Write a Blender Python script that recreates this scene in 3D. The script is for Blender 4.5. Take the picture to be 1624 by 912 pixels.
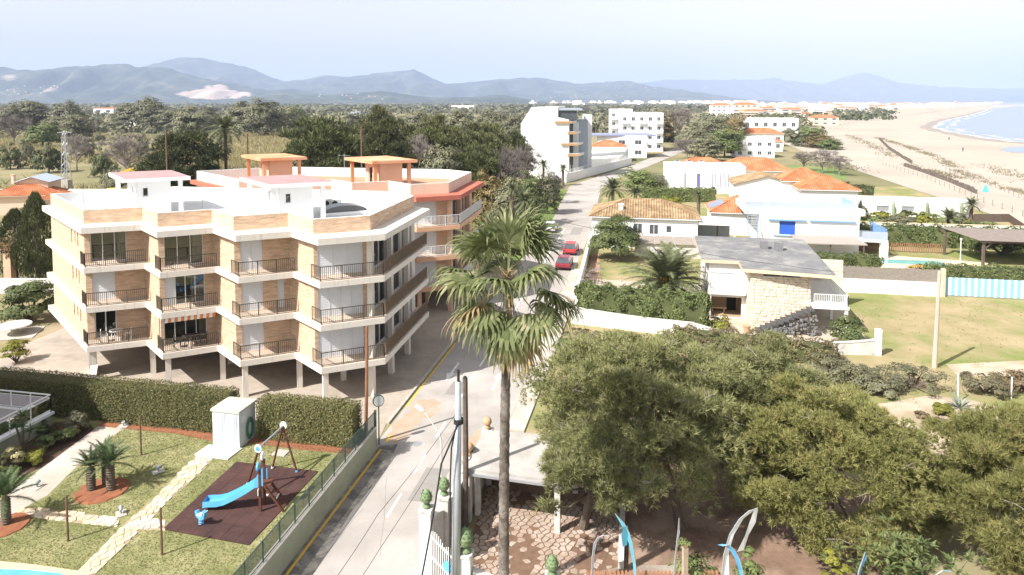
import bpy, math, random
import numpy as np
from mathutils import Vector, Matrix

for o in list(bpy.data.objects):
    bpy.data.objects.remove(o)
random.seed(7)
RNG = np.random.default_rng(11)
SC = bpy.context.scene
COL = SC.collection
PI = math.pi

# ------------------------------------------------------------------ camera
W, H, F = 1624.0, 912.0, 1083.0
PITCH = math.radians(3.5)
HOR, CAMZ = 160.0, 20.0
PPY = HOR + F * math.tan(PITCH)
cd = bpy.data.cameras.new('camera')
cd.sensor_width = 36.0
cd.lens = F / W * 36.0
cd.shift_y = (PPY - H / 2) / W
cd.clip_start, cd.clip_end = 0.5, 90000.0
cam = bpy.data.objects.new('camera', cd)
cam.location = (0, 0, CAMZ)
cam.rotation_euler = (PI / 2 - PITCH, 0, 0)
COL.objects.link(cam)
SC.camera = cam

# ------------------------------------------------------------------ light
SUN_EL = math.radians(46.0)
SUN_H = Vector((-0.805, -0.593, 0)).normalized()          # towards the sun, horizontal
sd = Vector((SUN_H.x * math.cos(SUN_EL), SUN_H.y * math.cos(SUN_EL), math.sin(SUN_EL)))
wd = bpy.data.worlds.new('World')
SC.world = wd
wd.use_nodes = True
nt = wd.node_tree
bg = nt.nodes['Background']
sky = nt.nodes.new('ShaderNodeTexSky')
sky.sky_type = 'NISHITA'
sky.sun_disc = False
sky.sun_elevation = SUN_EL
sky.sun_rotation = math.atan2(SUN_H.x, SUN_H.y)
sky.altitude = 20
sky.air_density = 1.0
sky.dust_density = 2.0
sky.ozone_density = 1.0
hs = nt.nodes.new('ShaderNodeHueSaturation')          # hazy air: a paler sky all round
hs.inputs['Saturation'].default_value = 0.04
hs.inputs['Value'].default_value = 0.97
nt.links.new(sky.outputs[0], hs.inputs['Color'])
nt.links.new(hs.outputs[0], bg.inputs[0])
bg.inputs[1].default_value = 0.115
sl = bpy.data.lights.new('sun', 'SUN')
sl.energy = 5.0
sl.angle = math.radians(0.53)
sl.color = (1.0, 0.955, 0.90)
so = bpy.data.objects.new('sun', sl)
so.rotation_euler = sd.to_track_quat('Z', 'Y').to_euler()
so.location = (-60, -50, 90)
COL.objects.link(so)
SC.view_settings.view_transform = 'Standard'
SC.view_settings.look = 'None'
SC.view_settings.gamma = 1.0
SC.view_settings.exposure = 0.86
SC.view_settings.use_curve_mapping = False
SC.render.engine = 'CYCLES'
SC.cycles.max_bounces = 6
SC.cycles.diffuse_bounces = 3
SC.cycles.glossy_bounces = 2
SC.cycles.transmission_bounces = 3
SC.cycles.transparent_max_bounces = 8
SC.cycles.volume_bounces = 1
SC.cycles.use_denoising = True

# ------------------------------------------------------------------ helpers
def G(u, v, z=0.0):
    """photograph pixel -> the point of the ground (height z) seen there"""
    a = (u - W / 2) / F
    b = (PPY - v) / F
    d = (a, math.cos(PITCH) + b * math.sin(PITCH), -math.sin(PITCH) + b * math.cos(PITCH))
    t = (z - CAMZ) / d[2]
    return Vector((t * d[0], t * d[1], z))

def AT(u, v, Y):
    """photograph pixel -> the point at world depth Y seen there"""
    a = (u - W / 2) / F
    b = (PPY - v) / F
    d = (a, math.cos(PITCH) + b * math.sin(PITCH), -math.sin(PITCH) + b * math.cos(PITCH))
    t = Y / d[1]
    return Vector((t * d[0], Y, CAMZ + t * d[2]))

RA = math.radians(10.9)
DR = Vector((math.sin(RA), math.cos(RA), 0))      # along the street, away
DP = Vector((math.cos(RA), -math.sin(RA), 0))     # across the street, to the right
RO = Vector((-3.0, 47.4, 0))
def R(s, t, z=0.0):
    p = RO + DP * s + DR * t
    return Vector((p.x, p.y, z))

def tag(o, label=None, cat=None, group=None, kind=None):
    if label: o['label'] = label
    if cat: o['category'] = cat
    if group: o['group'] = group
    if kind: o['kind'] = kind
    return o

def rootmat(o):
    while o.parent: o = o.parent
    return Matrix.LocRotScale(o.location, o.rotation_euler, o.scale)

def thing(name, label, cat, loc=(0, 0, 0), rz=0.0, group=None):
    o = bpy.data.objects.new(name, None)
    o.empty_display_size = 0.3
    o.location = loc
    o.rotation_euler = (0, 0, rz)
    COL.objects.link(o)
    return tag(o, label, cat, group)

def link(name, me, parent=None, label=None, cat=None, group=None, kind=None):
    o = bpy.data.objects.new(name, me)
    COL.objects.link(o)
    if parent: o.parent = parent
    return tag(o, label, cat, group, kind)

def copy_tree(o, parent=None):
    c = o.copy()
    COL.objects.link(c)
    c.parent = parent
    for ch in o.children:
        copy_tree(ch, c)
    return c

class MB:
    def __init__(s):
        s.v, s.f, s.mi = [], [], []
    def add(s, vs, fs, mi=0):
        n = len(s.v)
        s.v += [tuple(p) for p in vs]
        for f in fs:
            s.f.append(tuple(i + n for i in f)); s.mi.append(mi)
        return s
    def box(s, x0, y0, z0, x1, y1, z1, mi=0):
        return s.add([(x0,y0,z0),(x1,y0,z0),(x1,y1,z0),(x0,y1,z0),(x0,y0,z1),(x1,y0,z1),(x1,y1,z1),(x0,y1,z1)],
              [(3,2,1,0),(4,5,6,7),(0,1,5,4),(1,2,6,5),(2,3,7,6),(3,0,4,7)], mi)
    def obox(s, c, sx, sy, sz, rz=0.0, mi=0):
        """box centred on c in plan, standing on c.z"""
        ca, sa = math.cos(rz), math.sin(rz)
        pts = []
        for z in (0, sz):
            for (a, b) in ((-1,-1),(1,-1),(1,1),(-1,1)):
                x, y = a*sx/2, b*sy/2
                pts.append((c[0]+x*ca-y*sa, c[1]+x*sa+y*ca, c[2]+z))
        return s.add(pts, [(3,2,1,0),(4,5,6,7),(0,1,5,4),(1,2,6,5),(2,3,7,6),(3,0,4,7)], mi)
    def prism(s, pts, z0, z1, mi=0, top=True, bottom=True):
        n = len(pts)
        vs = [(p[0],p[1],z0) for p in pts] + [(p[0],p[1],z1) for p in pts]
        fs = [(i,(i+1)%n,(i+1)%n+n,i+n) for i in range(n)]
        if top: fs.append(tuple(range(n,2*n)))
        if bottom: fs.append(tuple(range(n-1,-1,-1)))
        return s.add(vs, fs, mi)
    def beam(s, p0, p1, w, h=None, mi=0, up=(0,0,1)):
        p0, p1 = Vector(p0), Vector(p1)
        h = h or w
        d = (p1-p0)
        if d.length < 1e-6: return s
        d.normalize()
        u = Vector(up)
        if abs(d.dot(u)) > .98: u = Vector((0,1,0))
        a = d.cross(u).normalized()
        b = a.cross(d).normalized()
        vs = []
        for p in (p0, p1):
            for (i,j) in ((-1,-1),(1,-1),(1,1),(-1,1)):
                vs.append(p + a*(i*w/2) + b*(j*h/2))
        return s.add(vs, [(0,1,2,3),(7,6,5,4),(0,4,5,1),(1,5,6,2),(2,6,7,3),(3,7,4,0)], mi)
    def tube(s, path, rad, n=8, mi=0, cap=True):
        path = [Vector(p) for p in path]
        if not hasattr(rad, '__len__'): rad = [rad]*len(path)
        vs, fs = [], []
        ref = Vector((1,0,0))
        for i, p in enumerate(path):
            d = (path[min(i+1,len(path)-1)] - path[max(i-1,0)]).normalized()
            if abs(d.dot(ref)) > .95: ref = Vector((0,1,0))
            a = d.cross(ref).normalized(); b = d.cross(a)
            for k in range(n):
                t = 2*PI*k/n
                vs.append(p + a*(math.cos(t)*rad[i]) + b*(math.sin(t)*rad[i]))
        for i in range(len(path)-1):
            for k in range(n):
                fs.append((i*n+k, i*n+(k+1)%n, (i+1)*n+(k+1)%n, (i+1)*n+k))
        if cap:
            fs.append(tuple(range(n-1,-1,-1))); fs.append(tuple(range((len(path)-1)*n, len(path)*n)))
        return s.add(vs, fs, mi)
    def lathe(s, prof, c, n=14, mi=0):
        vs, fs = [], []
        for (r, z) in prof:
            for k in range(n):
                t = 2*PI*k/n
                vs.append((c[0]+r*math.cos(t), c[1]+r*math.sin(t), c[2]+z))
        for i in range(len(prof)-1):
            for k in range(n):
                fs.append((i*n+k, i*n+(k+1)%n, (i+1)*n+(k+1)%n, (i+1)*n+k))
        fs.append(tuple(range(n-1,-1,-1))); fs.append(tuple(range((len(prof)-1)*n, len(prof)*n)))
        return s.add(vs, fs, mi)
    def quad(s, a, b, c, d, mi=0):
        return s.add([a,b,c,d], [(0,1,2,3)], mi)
    def tri(s, a, b, c, mi=0):
        return s.add([a,b,c], [(0,1,2)], mi)
    def mesh(s, name, mats, parent=None, smooth=False, uv=False, local=False):
        vs = s.v
        if parent is not None and not local:
            inv = rootmat(parent).inverted()
            vs = [tuple(inv @ Vector(p)) for p in vs]
        me = bpy.data.meshes.new(name)
        me.from_pydata(vs, [], s.f)
        if not isinstance(mats, (list, tuple)): mats = [mats]
        for m in mats: me.materials.append(m)
        if len(mats) > 1: me.polygons.foreach_set('material_index', s.mi)
        if smooth: me.polygons.foreach_set('use_smooth', [True]*len(me.polygons))
        if uv:
            ul = me.uv_layers.new(name='uv')
            for p in me.polygons:
                n = p.normal
                hor = abs(n.z) > .85
                if not hor:
                    tx, ty = -n.y, n.x
                    l = math.hypot(tx, ty); tx /= l; ty /= l
                for li in p.loop_indices:
                    q = s.v[me.loops[li].vertex_index]
                    ul.data[li].uv = (q[0], q[1]) if hor else (q[0]*tx+q[1]*ty, q[2])
        me.update()
        return me
    def build(s, name, mats, parent=None, label=None, cat=None, group=None, kind=None, smooth=False, uv=False, local=False):
        return link(name, s.mesh(name, mats, parent, smooth, uv, local), parent, label, cat, group, kind)

def np_mesh(name, V, FC, mats, smooth=False):
    """V (n,3), FC (m,k) face index array"""
    me = bpy.data.meshes.new(name)
    V = np.asarray(V, np.float32); FC = np.asarray(FC, np.int32)
    m, k = FC.shape
    me.vertices.add(len(V)); me.vertices.foreach_set('co', V.ravel())
    me.loops.add(m*k); me.loops.foreach_set('vertex_index', FC.ravel())
    me.polygons.add(m); me.polygons.foreach_set('loop_start', np.arange(0, m*k, k, dtype=np.int32))
    if smooth: me.polygons.foreach_set('use_smooth', np.ones(m, bool))
    for mm in (mats if isinstance(mats, (list, tuple)) else [mats]): me.materials.append(mm)
    me.update(calc_edges=True)
    me.validate()
    return me

def ordn(i):
    return ['first','second','third','fourth','fifth','sixth','seventh','eighth','ninth','tenth','eleventh','twelfth',
            'thirteenth','fourteenth','fifteenth','sixteenth','seventeenth','eighteenth','nineteenth','twentieth',
            'twenty-first','twenty-second','twenty-third','twenty-fourth','twenty-fifth','twenty-sixth','twenty-seventh',
            'twenty-eighth','twenty-ninth','thirtieth','thirty-first','thirty-second','thirty-third','thirty-fourth',
            'thirty-fifth','thirty-sixth','thirty-seventh','thirty-eighth','thirty-ninth','fortieth'][i]

# ------------------------------------------------------------------ materials
MATS = {}
def mat(name, col, col2=None, scale=2.0, rough=0.85, bump=0.0, bscale=None, metal=0.0, detail=5.0, lo=.35, hi=.65, spec=0.3, col3=None, scale3=.3, lo3=.45, hi3=.6, streak=False):
    if name in MATS: return MATS[name]
    m = bpy.data.materials.new(name); m.use_nodes = True
    t = m.node_tree; N = t.nodes; L = t.links
    b = N['Principled BSDF']
    b.inputs['Roughness'].default_value = rough
    b.inputs['Metallic'].default_value = metal
    b.inputs['Specular IOR Level'].default_value = spec
    b.inputs['Base Color'].default_value = (*col, 1)
    geo = N.new('ShaderNodeNewGeometry')
    if col2:
        no = N.new('ShaderNodeTexNoise'); no.inputs['Scale'].default_value = scale; no.inputs['Detail'].default_value = detail
        no.inputs['Roughness'].default_value = .62
        L.new(geo.outputs['Position'], no.inputs['Vector'])
        mr = N.new('ShaderNodeMapRange'); mr.inputs[1].default_value = lo; mr.inputs[2].default_value = hi
        L.new(no.outputs['Fac'], mr.inputs[0])
        mx = N.new('ShaderNodeMix'); mx.data_type = 'RGBA'
        mx.inputs[6].default_value = (*col, 1); mx.inputs[7].default_value = (*col2, 1)
        L.new(mr.outputs[0], mx.inputs[0])
        last = mx.outputs[2]
        if col3:
            n3 = N.new('ShaderNodeTexNoise'); n3.inputs['Scale'].default_value = scale3; n3.inputs['Detail'].default_value = 6
            n3.inputs['Roughness'].default_value = .65
            if streak:
                mp = N.new('ShaderNodeMapping'); mp.inputs['Scale'].default_value = (5, 5, .35); L.new(geo.outputs['Position'], mp.inputs[0]); L.new(mp.outputs[0], n3.inputs['Vector'])
            else: L.new(geo.outputs['Position'], n3.inputs['Vector'])
            m3 = N.new('ShaderNodeMapRange'); m3.inputs[1].default_value = lo3; m3.inputs[2].default_value = hi3
            L.new(n3.outputs['Fac'], m3.inputs[0])
            x3 = N.new('ShaderNodeMix'); x3.data_type = 'RGBA'
            x3.inputs[7].default_value = (*col3, 1)
            L.new(last, x3.inputs[6]); L.new(m3.outputs[0], x3.inputs[0])
            last = x3.outputs[2]
        L.new(last, b.inputs['Base Color'])
    if bump:
        nb = N.new('ShaderNodeTexNoise'); nb.inputs['Scale'].default_value = bscale or scale*6; nb.inputs['Detail'].default_value = 4
        L.new(geo.outputs['Position'], nb.inputs['Vector'])
        bp = N.new('ShaderNodeBump'); bp.inputs['Strength'].default_value = bump; bp.inputs['Distance'].default_value = .05
        L.new(nb.outputs['Fac'], bp.inputs['Height']); L.new(bp.outputs[0], b.inputs['Normal'])
    MATS[name] = m
    return m

def leafmat(name, c1, c2, trans=.25, c3=None, tint=0.25):
    """foliage: every leaf its own tone, a slow drift of tone over the crown, some light through the leaf"""
    if name in MATS: return MATS[name]
    m = bpy.data.materials.new(name); m.use_nodes = True
    t = m.node_tree; N = t.nodes; L = t.links
    b = N['Principled BSDF']; b.inputs['Roughness'].default_value = .6; b.inputs['Specular IOR Level'].default_value = .25
    geo = N.new('ShaderNodeNewGeometry')
    no = N.new('ShaderNodeTexNoise'); no.inputs['Scale'].default_value = .9; no.inputs['Detail'].default_value = 3
    L.new(geo.outputs['Position'], no.inputs['Vector'])
    ad = N.new('ShaderNodeMath'); ad.operation = 'MULTIPLY_ADD'; ad.inputs[1].default_value = .75
    L.new(no.outputs['Fac'], ad.inputs[0])
    ri = N.new('ShaderNodeMath'); ri.operation = 'MULTIPLY'; ri.inputs[1].default_value = .5
    L.new(geo.outputs['Random Per Island'], ri.inputs[0]); L.new(ri.outputs[0], ad.inputs[2])
    cr = N.new('ShaderNodeValToRGB')
    e = cr.color_ramp.elements
    e[0].position = .28; e[0].color = (*c1, 1)
    e[1].position = .78; e[1].color = (*c2, 1)
    if c3:
        k = e.new(.92); k.color = (*c3, 1)
    L.new(ad.outputs[0], cr.inputs[0])
    oi = N.new('ShaderNodeObjectInfo')
    hv = N.new('ShaderNodeHueSaturation')
    mr = N.new('ShaderNodeMapRange'); mr.inputs[3].default_value = 1-tint; mr.inputs[4].default_value = 1+tint
    L.new(oi.outputs['Random'], mr.inputs[0]); L.new(mr.outputs[0], hv.inputs['Value'])
    L.new(cr.outputs[0], hv.inputs['Color']); L.new(hv.outputs[0], b.inputs['Base Color'])
    tr = N.new('ShaderNodeBsdfTranslucent'); L.new(hv.outputs[0], tr.inputs['Color'])
    ms = N.new('ShaderNodeMixShader'); ms.inputs[0].default_value = trans
    L.new(b.outputs[0], ms.inputs[1]); L.new(tr.outputs[0], ms.inputs[2])
    L.new(ms.outputs[0], N['Material Output'].inputs['Surface'])
    MATS[name] = m
    return m

def brickmat(name, c1, c2, mortar, sx=.25, sy=.07, bias=0.0):
    if name in MATS: return MATS[name]
    m = bpy.data.materials.new(name); m.use_nodes = True
    t = m.node_tree; N = t.nodes; L = t.links
    b = N['Principled BSDF']; b.inputs['Roughness'].default_value = .85; b.inputs['Specular IOR Level'].default_value = .2
    uv = N.new('ShaderNodeUVMap'); uv.uv_map = 'uv'
    br = N.new('ShaderNodeTexBrick')
    br.inputs['Color1'].default_value = (*c1, 1); br.inputs['Color2'].default_value = (*c2, 1); br.inputs['Mortar'].default_value = (*mortar, 1)
    br.inputs['Scale'].default_value = 1.0; br.inputs['Mortar Size'].default_value = .008; br.inputs['Bias'].default_value = bias
    br.inputs['Brick Width'].default_value = sx; br.inputs['Row Height'].default_value = sy
    L.new(uv.outputs[0], br.inputs['Vector'])
    geo = N.new('ShaderNodeNewGeometry')
    mp = N.new('ShaderNodeMapping'); mp.inputs['Scale'].default_value = (1.2, 1.2, 7)
    L.new(geo.outputs['Position'], mp.inputs[0])
    no = N.new('ShaderNodeTexNoise'); no.inputs['Scale'].default_value = 1.0; no.inputs['Detail'].default_value = 6
    L.new(mp.outputs[0], no.inputs['Vector'])
    hv = N.new('ShaderNodeHueSaturation')
    mr = N.new('ShaderNodeMapRange'); mr.inputs[1].default_value = .3; mr.inputs[2].default_value = .7; mr.inputs[3].default_value = .78; mr.inputs[4].default_value = 1.2
    L.new(no.outputs['Fac'], mr.inputs[0]); L.new(mr.outputs[0], hv.inputs['Value']); L.new(br.outputs['Color'], hv.inputs['Color'])
    L.new(hv.outputs[0], b.inputs['Base Color'])
    bp = N.new('ShaderNodeBump'); bp.inputs['Strength'].default_value = .4; bp.inputs['Distance'].default_value = .01; bp.invert = True
    L.new(br.outputs['Fac'], bp.inputs['Height']); L.new(bp.outputs[0], b.inputs['Normal'])
    MATS[name] = m
    return m

def glassmat(name, tint=(.75,.8,.82), refl=.12):
    if name in MATS: return MATS[name]
    m = bpy.data.materials.new(name); m.use_nodes = True
    t = m.node_tree; N = t.nodes; L = t.links
    N.remove(N['Principled BSDF'])
    tr = N.new('ShaderNodeBsdfTransparent'); tr.inputs[0].default_value = (*tint, 1)
    gl = N.new('ShaderNodeBsdfGlossy'); gl.inputs['Roughness'].default_value = .02; gl.inputs['Color'].default_value = (1,1,1,1)
    fr = N.new('ShaderNodeFresnel'); fr.inputs[0].default_value = 1.5
    ad = N.new('ShaderNodeMath'); ad.operation = 'ADD'; ad.inputs[1].default_value = refl - .04; ad.use_clamp = True
    L.new(fr.outputs[0], ad.inputs[0])
    ms = N.new('ShaderNodeMixShader'); L.new(ad.outputs[0], ms.inputs[0])
    L.new(tr.outputs[0], ms.inputs[1]); L.new(gl.outputs[0], ms.inputs[2])
    L.new(ms.outputs[0], N['Material Output'].inputs['Surface'])
    MATS[name] = m
    return m

# ================================================================== the setting
# ---- ground
m_ground = mat('ground scrub', (.22,.20,.11), (.32,.27,.165), scale=.02, rough=1, bump=.3, bscale=.6, col3=(.10,.115,.05), scale3=.006, lo3=.46, hi3=.62, spec=.05)
mb = MB(); S = 45000
mb.quad((-S,-3000,0),(S,-3000,0),(S,S,0),(-S,S,0))
mb.build('ground', m_ground, kind='structure')

# ---- beach and sea
m_sand = mat('beach sand', (.375,.33,.275), (.42,.375,.315), scale=.05, rough=1, bump=.35, bscale=1.4, col3=(.34,.285,.245), scale3=.016, lo3=.5, hi3=.7, spec=.05)
coast = [(1624,226),(1592,224.5),(1547,218),(1513,210.5),(1495,209),(1475,202),(1492,192),(1534,183),(1576,171.5),(1640,166.5)]
cw = [(205,-600),(228,0),(240,200),(245,290)] + [tuple(G(u,v)[:2]) for u,v in coast]
inner = [(1330,196),(1350,186),(1400,181),(1450,176),(1520,170.2),(1600,166)]
left = [(52,-600),(60,0),(76,80),(83,111),(90,150),(96,180),(108,240),(150,410)] + [tuple(G(u,v)[:2]) for u,v in inner]
sheet = MB()
def strip(mbx, A, B, z):
    """sheet between two polylines"""
    def resample(P, n=60):
        P = np.array(P, float); d = np.r_[0, np.cumsum(np.hypot(*np.diff(P, axis=0).T))]
        t = np.linspace(0, 1, n)**2*d[-1]
        return np.c_[np.interp(t, d, P[:,0]), np.interp(t, d, P[:,1])]
    a, b = resample(A), resample(B)
    for i in range(len(a)-1):
        mbx.quad((*a[i],z),(*b[i],z),(*b[i+1],z),(*a[i+1],z))
mb = MB()
poly = left + cw[::-1]
mb.add([(x,y,.06) for x,y in poly], [tuple(range(len(poly)))])
mb.build('beach', m_sand, kind='structure')
m_sea = mat('sea water', (.19,.235,.29), (.22,.265,.32), scale=.02, rough=.25, bump=.5, bscale=.35, spec=.5)
mb = MB()
poly = [(p[0],p[1]) for p in cw] + [(3200,5200),(12000,12000),(40000,20000),(40000,-600)]
mb.add([(x,y,.1) for x,y in poly], [tuple(range(len(poly)-1,-1,-1))])
# a tidal pool at the water's edge
pl = [(1585,238),(1600,233.5),(1640,232),(1640,243),(1605,242)]
mb.add([(*G(u,v)[:2],.1) for u,v in pl], [tuple(range(len(pl)-1,-1,-1))])
mb.build('sea', m_sea, kind='structure')

# surf and wet sand along the water's edge
def shoreband(name, off0, off1, z, m, seed, n=220, amp=1.0):
    P = np.array(cw[2:], float); d = np.r_[0, np.cumsum(np.hypot(*np.diff(P, axis=0).T))]; t = np.linspace(0,1,n)**2*min(d[-1],1500)
    x, y = np.interp(t, d, P[:,0]), np.interp(t, d, P[:,1]); tx, ty = np.gradient(x), np.gradient(y); l = np.hypot(tx,ty); nx, ny = ty/l, -tx/l
    r = np.random.default_rng(seed); w = amp*(np.sin(t*.05)+.7*np.sin(t*.13+1)+r.normal(size=n)*.4)
    mb = MB()
    for i in range(n-1):
        a = [(x[j]+nx[j]*o, y[j]+ny[j]*o, z) for j,o in ((i,off0+w[i]*.5),(i,off1+w[i]),(i+1,off1+w[i+1]),(i+1,off0+w[i+1]*.5))]
        mb.quad(*a)
    mb.build(name, m, kind='structure')
shoreband('wet_sand', -7, 2, .11, mat('wet sand', (.26,.215,.18), (.31,.265,.225), scale=.1, rough=.5), 1, amp=1.8)
shoreband('surf', 1.5, 4.2, .13, mat('surf foam', (.62,.64,.65), (.3,.34,.38), scale=.35, rough=.8, lo=.45, hi=.6), 2, amp=1.6)
shoreband('surf', 11, 12.6, .12, mat('surf foam', (.62,.64,.65)), 3, amp=2.5)
# ---- hills
def hillmat():
    m = bpy.data.materials.new('hill scrub'); m.use_nodes = True
    t = m.node_tree; N = t.nodes; L = t.links
    b = N['Principled BSDF']; b.inputs['Roughness'].default_value = 1; b.inputs['Specular IOR Level'].default_value = 0
    geo = N.new('ShaderNodeNewGeometry')
    no = N.new('ShaderNodeTexNoise'); no.inputs['Scale'].default_value = .004; no.inputs['Detail'].default_value = 9; no.inputs['Roughness'].default_value = .7
    L.new(geo.outputs['Position'], no.inputs['Vector'])
    cr = N.new('ShaderNodeValToRGB'); e = cr.color_ramp.elements
    e[0].position = .38; e[0].color = (.03,.042,.025,1); e[1].position = .70; e[1].color = (.15,.14,.10,1)
    k = e.new(.52); k.color = (.055,.066,.042,1)
    L.new(no.outputs['Fac'], cr.inputs[0])
    at = N.new('ShaderNodeAttribute'); at.attribute_name = 'rock'
    mx = N.new('ShaderNodeMix'); mx.data_type = 'RGBA'; mx.inputs[7].default_value = (.50,.38,.30,1)
    L.new(at.outputs['Fac'], mx.inputs[0]); L.new(cr.outputs[0], mx.inputs[6]); L.new(mx.outputs[2], b.inputs['Base Color'])
    return m
m_hill = hillmat()
def vnoise(x, y, seed):
    r = np.random.default_rng(seed); T = r.random((64,64))
    xi, yi = np.floor(x).astype(int), np.floor(y).astype(int)
    fx, fy = x-xi, y-yi
    fx = fx*fx*(3-2*fx); fy = fy*fy*(3-2*fy)
    g = lambda i,j: T[i%64, j%64]
    return (g(xi,yi)*(1-fx)+g(xi+1,yi)*fx)*(1-fy) + (g(xi,yi+1)*(1-fx)+g(xi+1,yi+1)*fx)*fy
HILLS = {}
def hill(key, D, depth, sky_pts, seed, nu=260, nd=44, quarry=None, rough=.30):
    P = np.array(sky_pts, float)
    us = np.linspace(P[0,0], P[-1,0], nu)
    vs = np.interp(us, P[:,0], P[:,1])
    ridge = np.maximum(CAMZ + (HOR - vs)*D/F, -5)
    ridge += (vnoise(us/9, us*0, seed)-.5)*D*.0022 * np.clip(ridge/150,0,1)
    ds = np.linspace(-1, 1, nd)                        # -1 foot on this side, 0 crest, 1 foot behind
    UU, DD = np.meshgrid(us, ds, indexing='ij')
    y = D + DD*depth
    x = (UU-W/2)/F*D*(1+0.0*DD) + (vnoise(UU/40, DD*2+5, seed+1)-.5)*0
    base = np.clip(1-np.abs(DD), 0, 1)**1.15
    # gullies run down the slope; none on the crest itself, so that the skyline stays
    n = (vnoise(UU/22, DD*2.2, seed+2)-.5) + .5*(vnoise(UU/9, DD*5, seed+3)-.5) + .25*(vnoise(UU/4, DD*9, seed+4)-.5)
    amp = rough*np.clip(np.abs(DD)*2.2, 0, 1)*np.clip((1-np.abs(DD))*2.5, 0, 1)
    z = ridge[:,None]*(base + n*amp*1.6)
    z = np.where(np.abs(DD) > .985, -8, z)
    V = np.stack([x, y, z], -1).reshape(-1,3)
    I = np.arange(nu*nd).reshape(nu,nd)
    FC = np.stack([I[:-1,:-1], I[1:,:-1], I[1:,1:], I[:-1,1:]], -1).reshape(-1,4)
    me = np_mesh('hills', V, FC, m_hill, smooth=True)
    a = me.attributes.new('rock', 'FLOAT', 'POINT')
    val = np.zeros(len(V), np.float32)
    if quarry:
        for (q, soft) in quarry:
            q = np.array(q)
            rel = V - np.array([0,0,CAMZ])
            fw = rel[:,1]*math.cos(PITCH) - rel[:,2]*math.sin(PITCH); up = rel[:,1]*math.sin(PITCH)+rel[:,2]*math.cos(PITCH)
            pu, pv = W/2+F*rel[:,0]/fw, PPY-F*up/fw
            pv = pv + (vnoise(pu/5, pv/3, 5)-.5)*5
            inside = np.zeros(len(V), bool)
            for i in range(len(q)):
                x1,y1 = q[i]; x2,y2 = q[(i+1)%len(q)]
                c = ((y1 > pv) != (y2 > pv)) & (pu < (x2-x1)*(pv-y1)/(y2-y1+1e-9)+x1)
                inside ^= c
            val[inside & (V[:,1] < D)] = soft
    a.data.foreach_set('value', val)
    HILLS[key] = (V.reshape(nu,nd,3))
    return link('hills', me, kind='structure')
hill('far', 17000, 3500, [(960,168),(1010,131),(1050,127),(1100,126),(1150,125),(1180,126),(1210,124.5),(1232,123),(1240,127),(1252,128),(1270,130),(1290,133),(1310,131),(1330,124),(1350,119),(1367,114),(1382,119),(1400,127),(1430,132),(1480,137),(1540,139.5),(1624,140),(1750,143),(1900,160)], 3)
hill('mid', 10500, 2600, [(-700,150),(-300,125),(-60,116),(100,112),(205,108),(240,103),(270,96),(300,89),(318,91),(340,94),(370,100),(400,107),(425,120),(450,128),(480,127),(500,123),(517,117),(540,121),(570,120),(600,115),(640,111),(658,110),(668,114),(688,125),(706,132),(740,130),(780,127),(805,125),(830,122.5),(862,124),(890,128),(915,132),(950,130),(990,127.5),(1010,131),(1032,136),(1052,140),(1082,142),(1112,147),(1140,153),(1180,160)], 21)
hill('near', 7200, 1700, [(-800,155),(-400,140),(-120,118),(0,110),(10,107),(24,112),(60,111),(100,107),(150,104),(205,101),(216,106),(235,107),(258,105),(275,109),(290,116),(310,121),(330,125),(360,131),(380,133),(400,140),(430,143),(460,141),(500,147),(560,158)], 44, nu=340, nd=80,
     quarry=[([(275,150),(318,141),(340,134),(356,133),(362,143),(395,148),(398,154),(350,155),(320,157)], .95), ([(5,121),(14,116),(24,121),(18,127),(8,126)], .5), ([(68,143),(84,137),(87,139),(74,145)], .6)])
hill('low', 6000, 900, [(360,166),(420,149),(470,146),(520,151),(580,146),(610,144),(650,150),(690,155),(740,154),(790,150),(810,152),(850,160),(900,166)], 63, nu=160)
hill('low2', 5200, 800, [(640,166),(690,160),(740,156),(790,154),(830,157),(880,164)], 71, nu=120)

# ---- haze: the air of the bay
hz = bpy.data.materials.new('haze air'); hz.use_nodes = True
t = hz.node_tree; t.nodes.remove(t.nodes['Principled BSDF'])
pv = t.nodes.new('ShaderNodeVolumePrincipled')
pv.inputs['Color'].default_value = (.53,.65,.95,1)
pv.inputs['Density'].default_value = 9.0e-5
pv.inputs['Density Attribute'].default_value = ''
pv.inputs['Color Attribute'].default_value = ''
pv.inputs['Temperature Attribute'].default_value = ''
t.links.new(pv.outputs[0], t.nodes['Material Output'].inputs['Volume'])
try: hz.cycles.homogeneous_volume = True
except Exception: pass
MB().box(-44000,-2900,-12, 44000,42000,820).build('haze', hz, kind='stuff')

# ================================================================== shared materials
m_white = mat('white render', (.80,.79,.76), (.74,.72,.68), scale=.6, rough=.8, bump=.05, bscale=18)
m_whiteclean = mat('white paint', (.82,.82,.81), (.78,.78,.77), scale=.8, rough=.6)
m_slabw = mat('white slab paint', (.72,.67,.60), (.64,.59,.52), scale=.9, rough=.75, lo=.4, hi=.8, col3=(.42,.37,.31), scale3=1.0, lo3=.56, hi3=.80, streak=True)
m_brick = brickmat('tan brick', (.65,.455,.31), (.54,.35,.22), (.60,.50,.40))
m_brickdk = m_brick
m_steel = mat('dark railing paint', (.05,.045,.035), (.09,.075,.055), scale=3, rough=.5)
m_bronze = mat('bronze railing', (.21,.155,.105), (.16,.115,.08), scale=3, rough=.5)
m_wrail = mat('white railing', (.75,.75,.74), rough=.5)
m_shut = mat('white shutter', (.70,.72,.75), (.66,.68,.71), scale=1.5, rough=.6)
m_frame = mat('window frame', (.72,.72,.71), rough=.4)
m_glass = glassmat('window glass', (.6,.64,.66), .13)
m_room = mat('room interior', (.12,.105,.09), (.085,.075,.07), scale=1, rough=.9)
m_curtain = mat('curtain cloth', (.62,.52,.42), (.5,.42,.34), scale=4, rough=.9)
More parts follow.
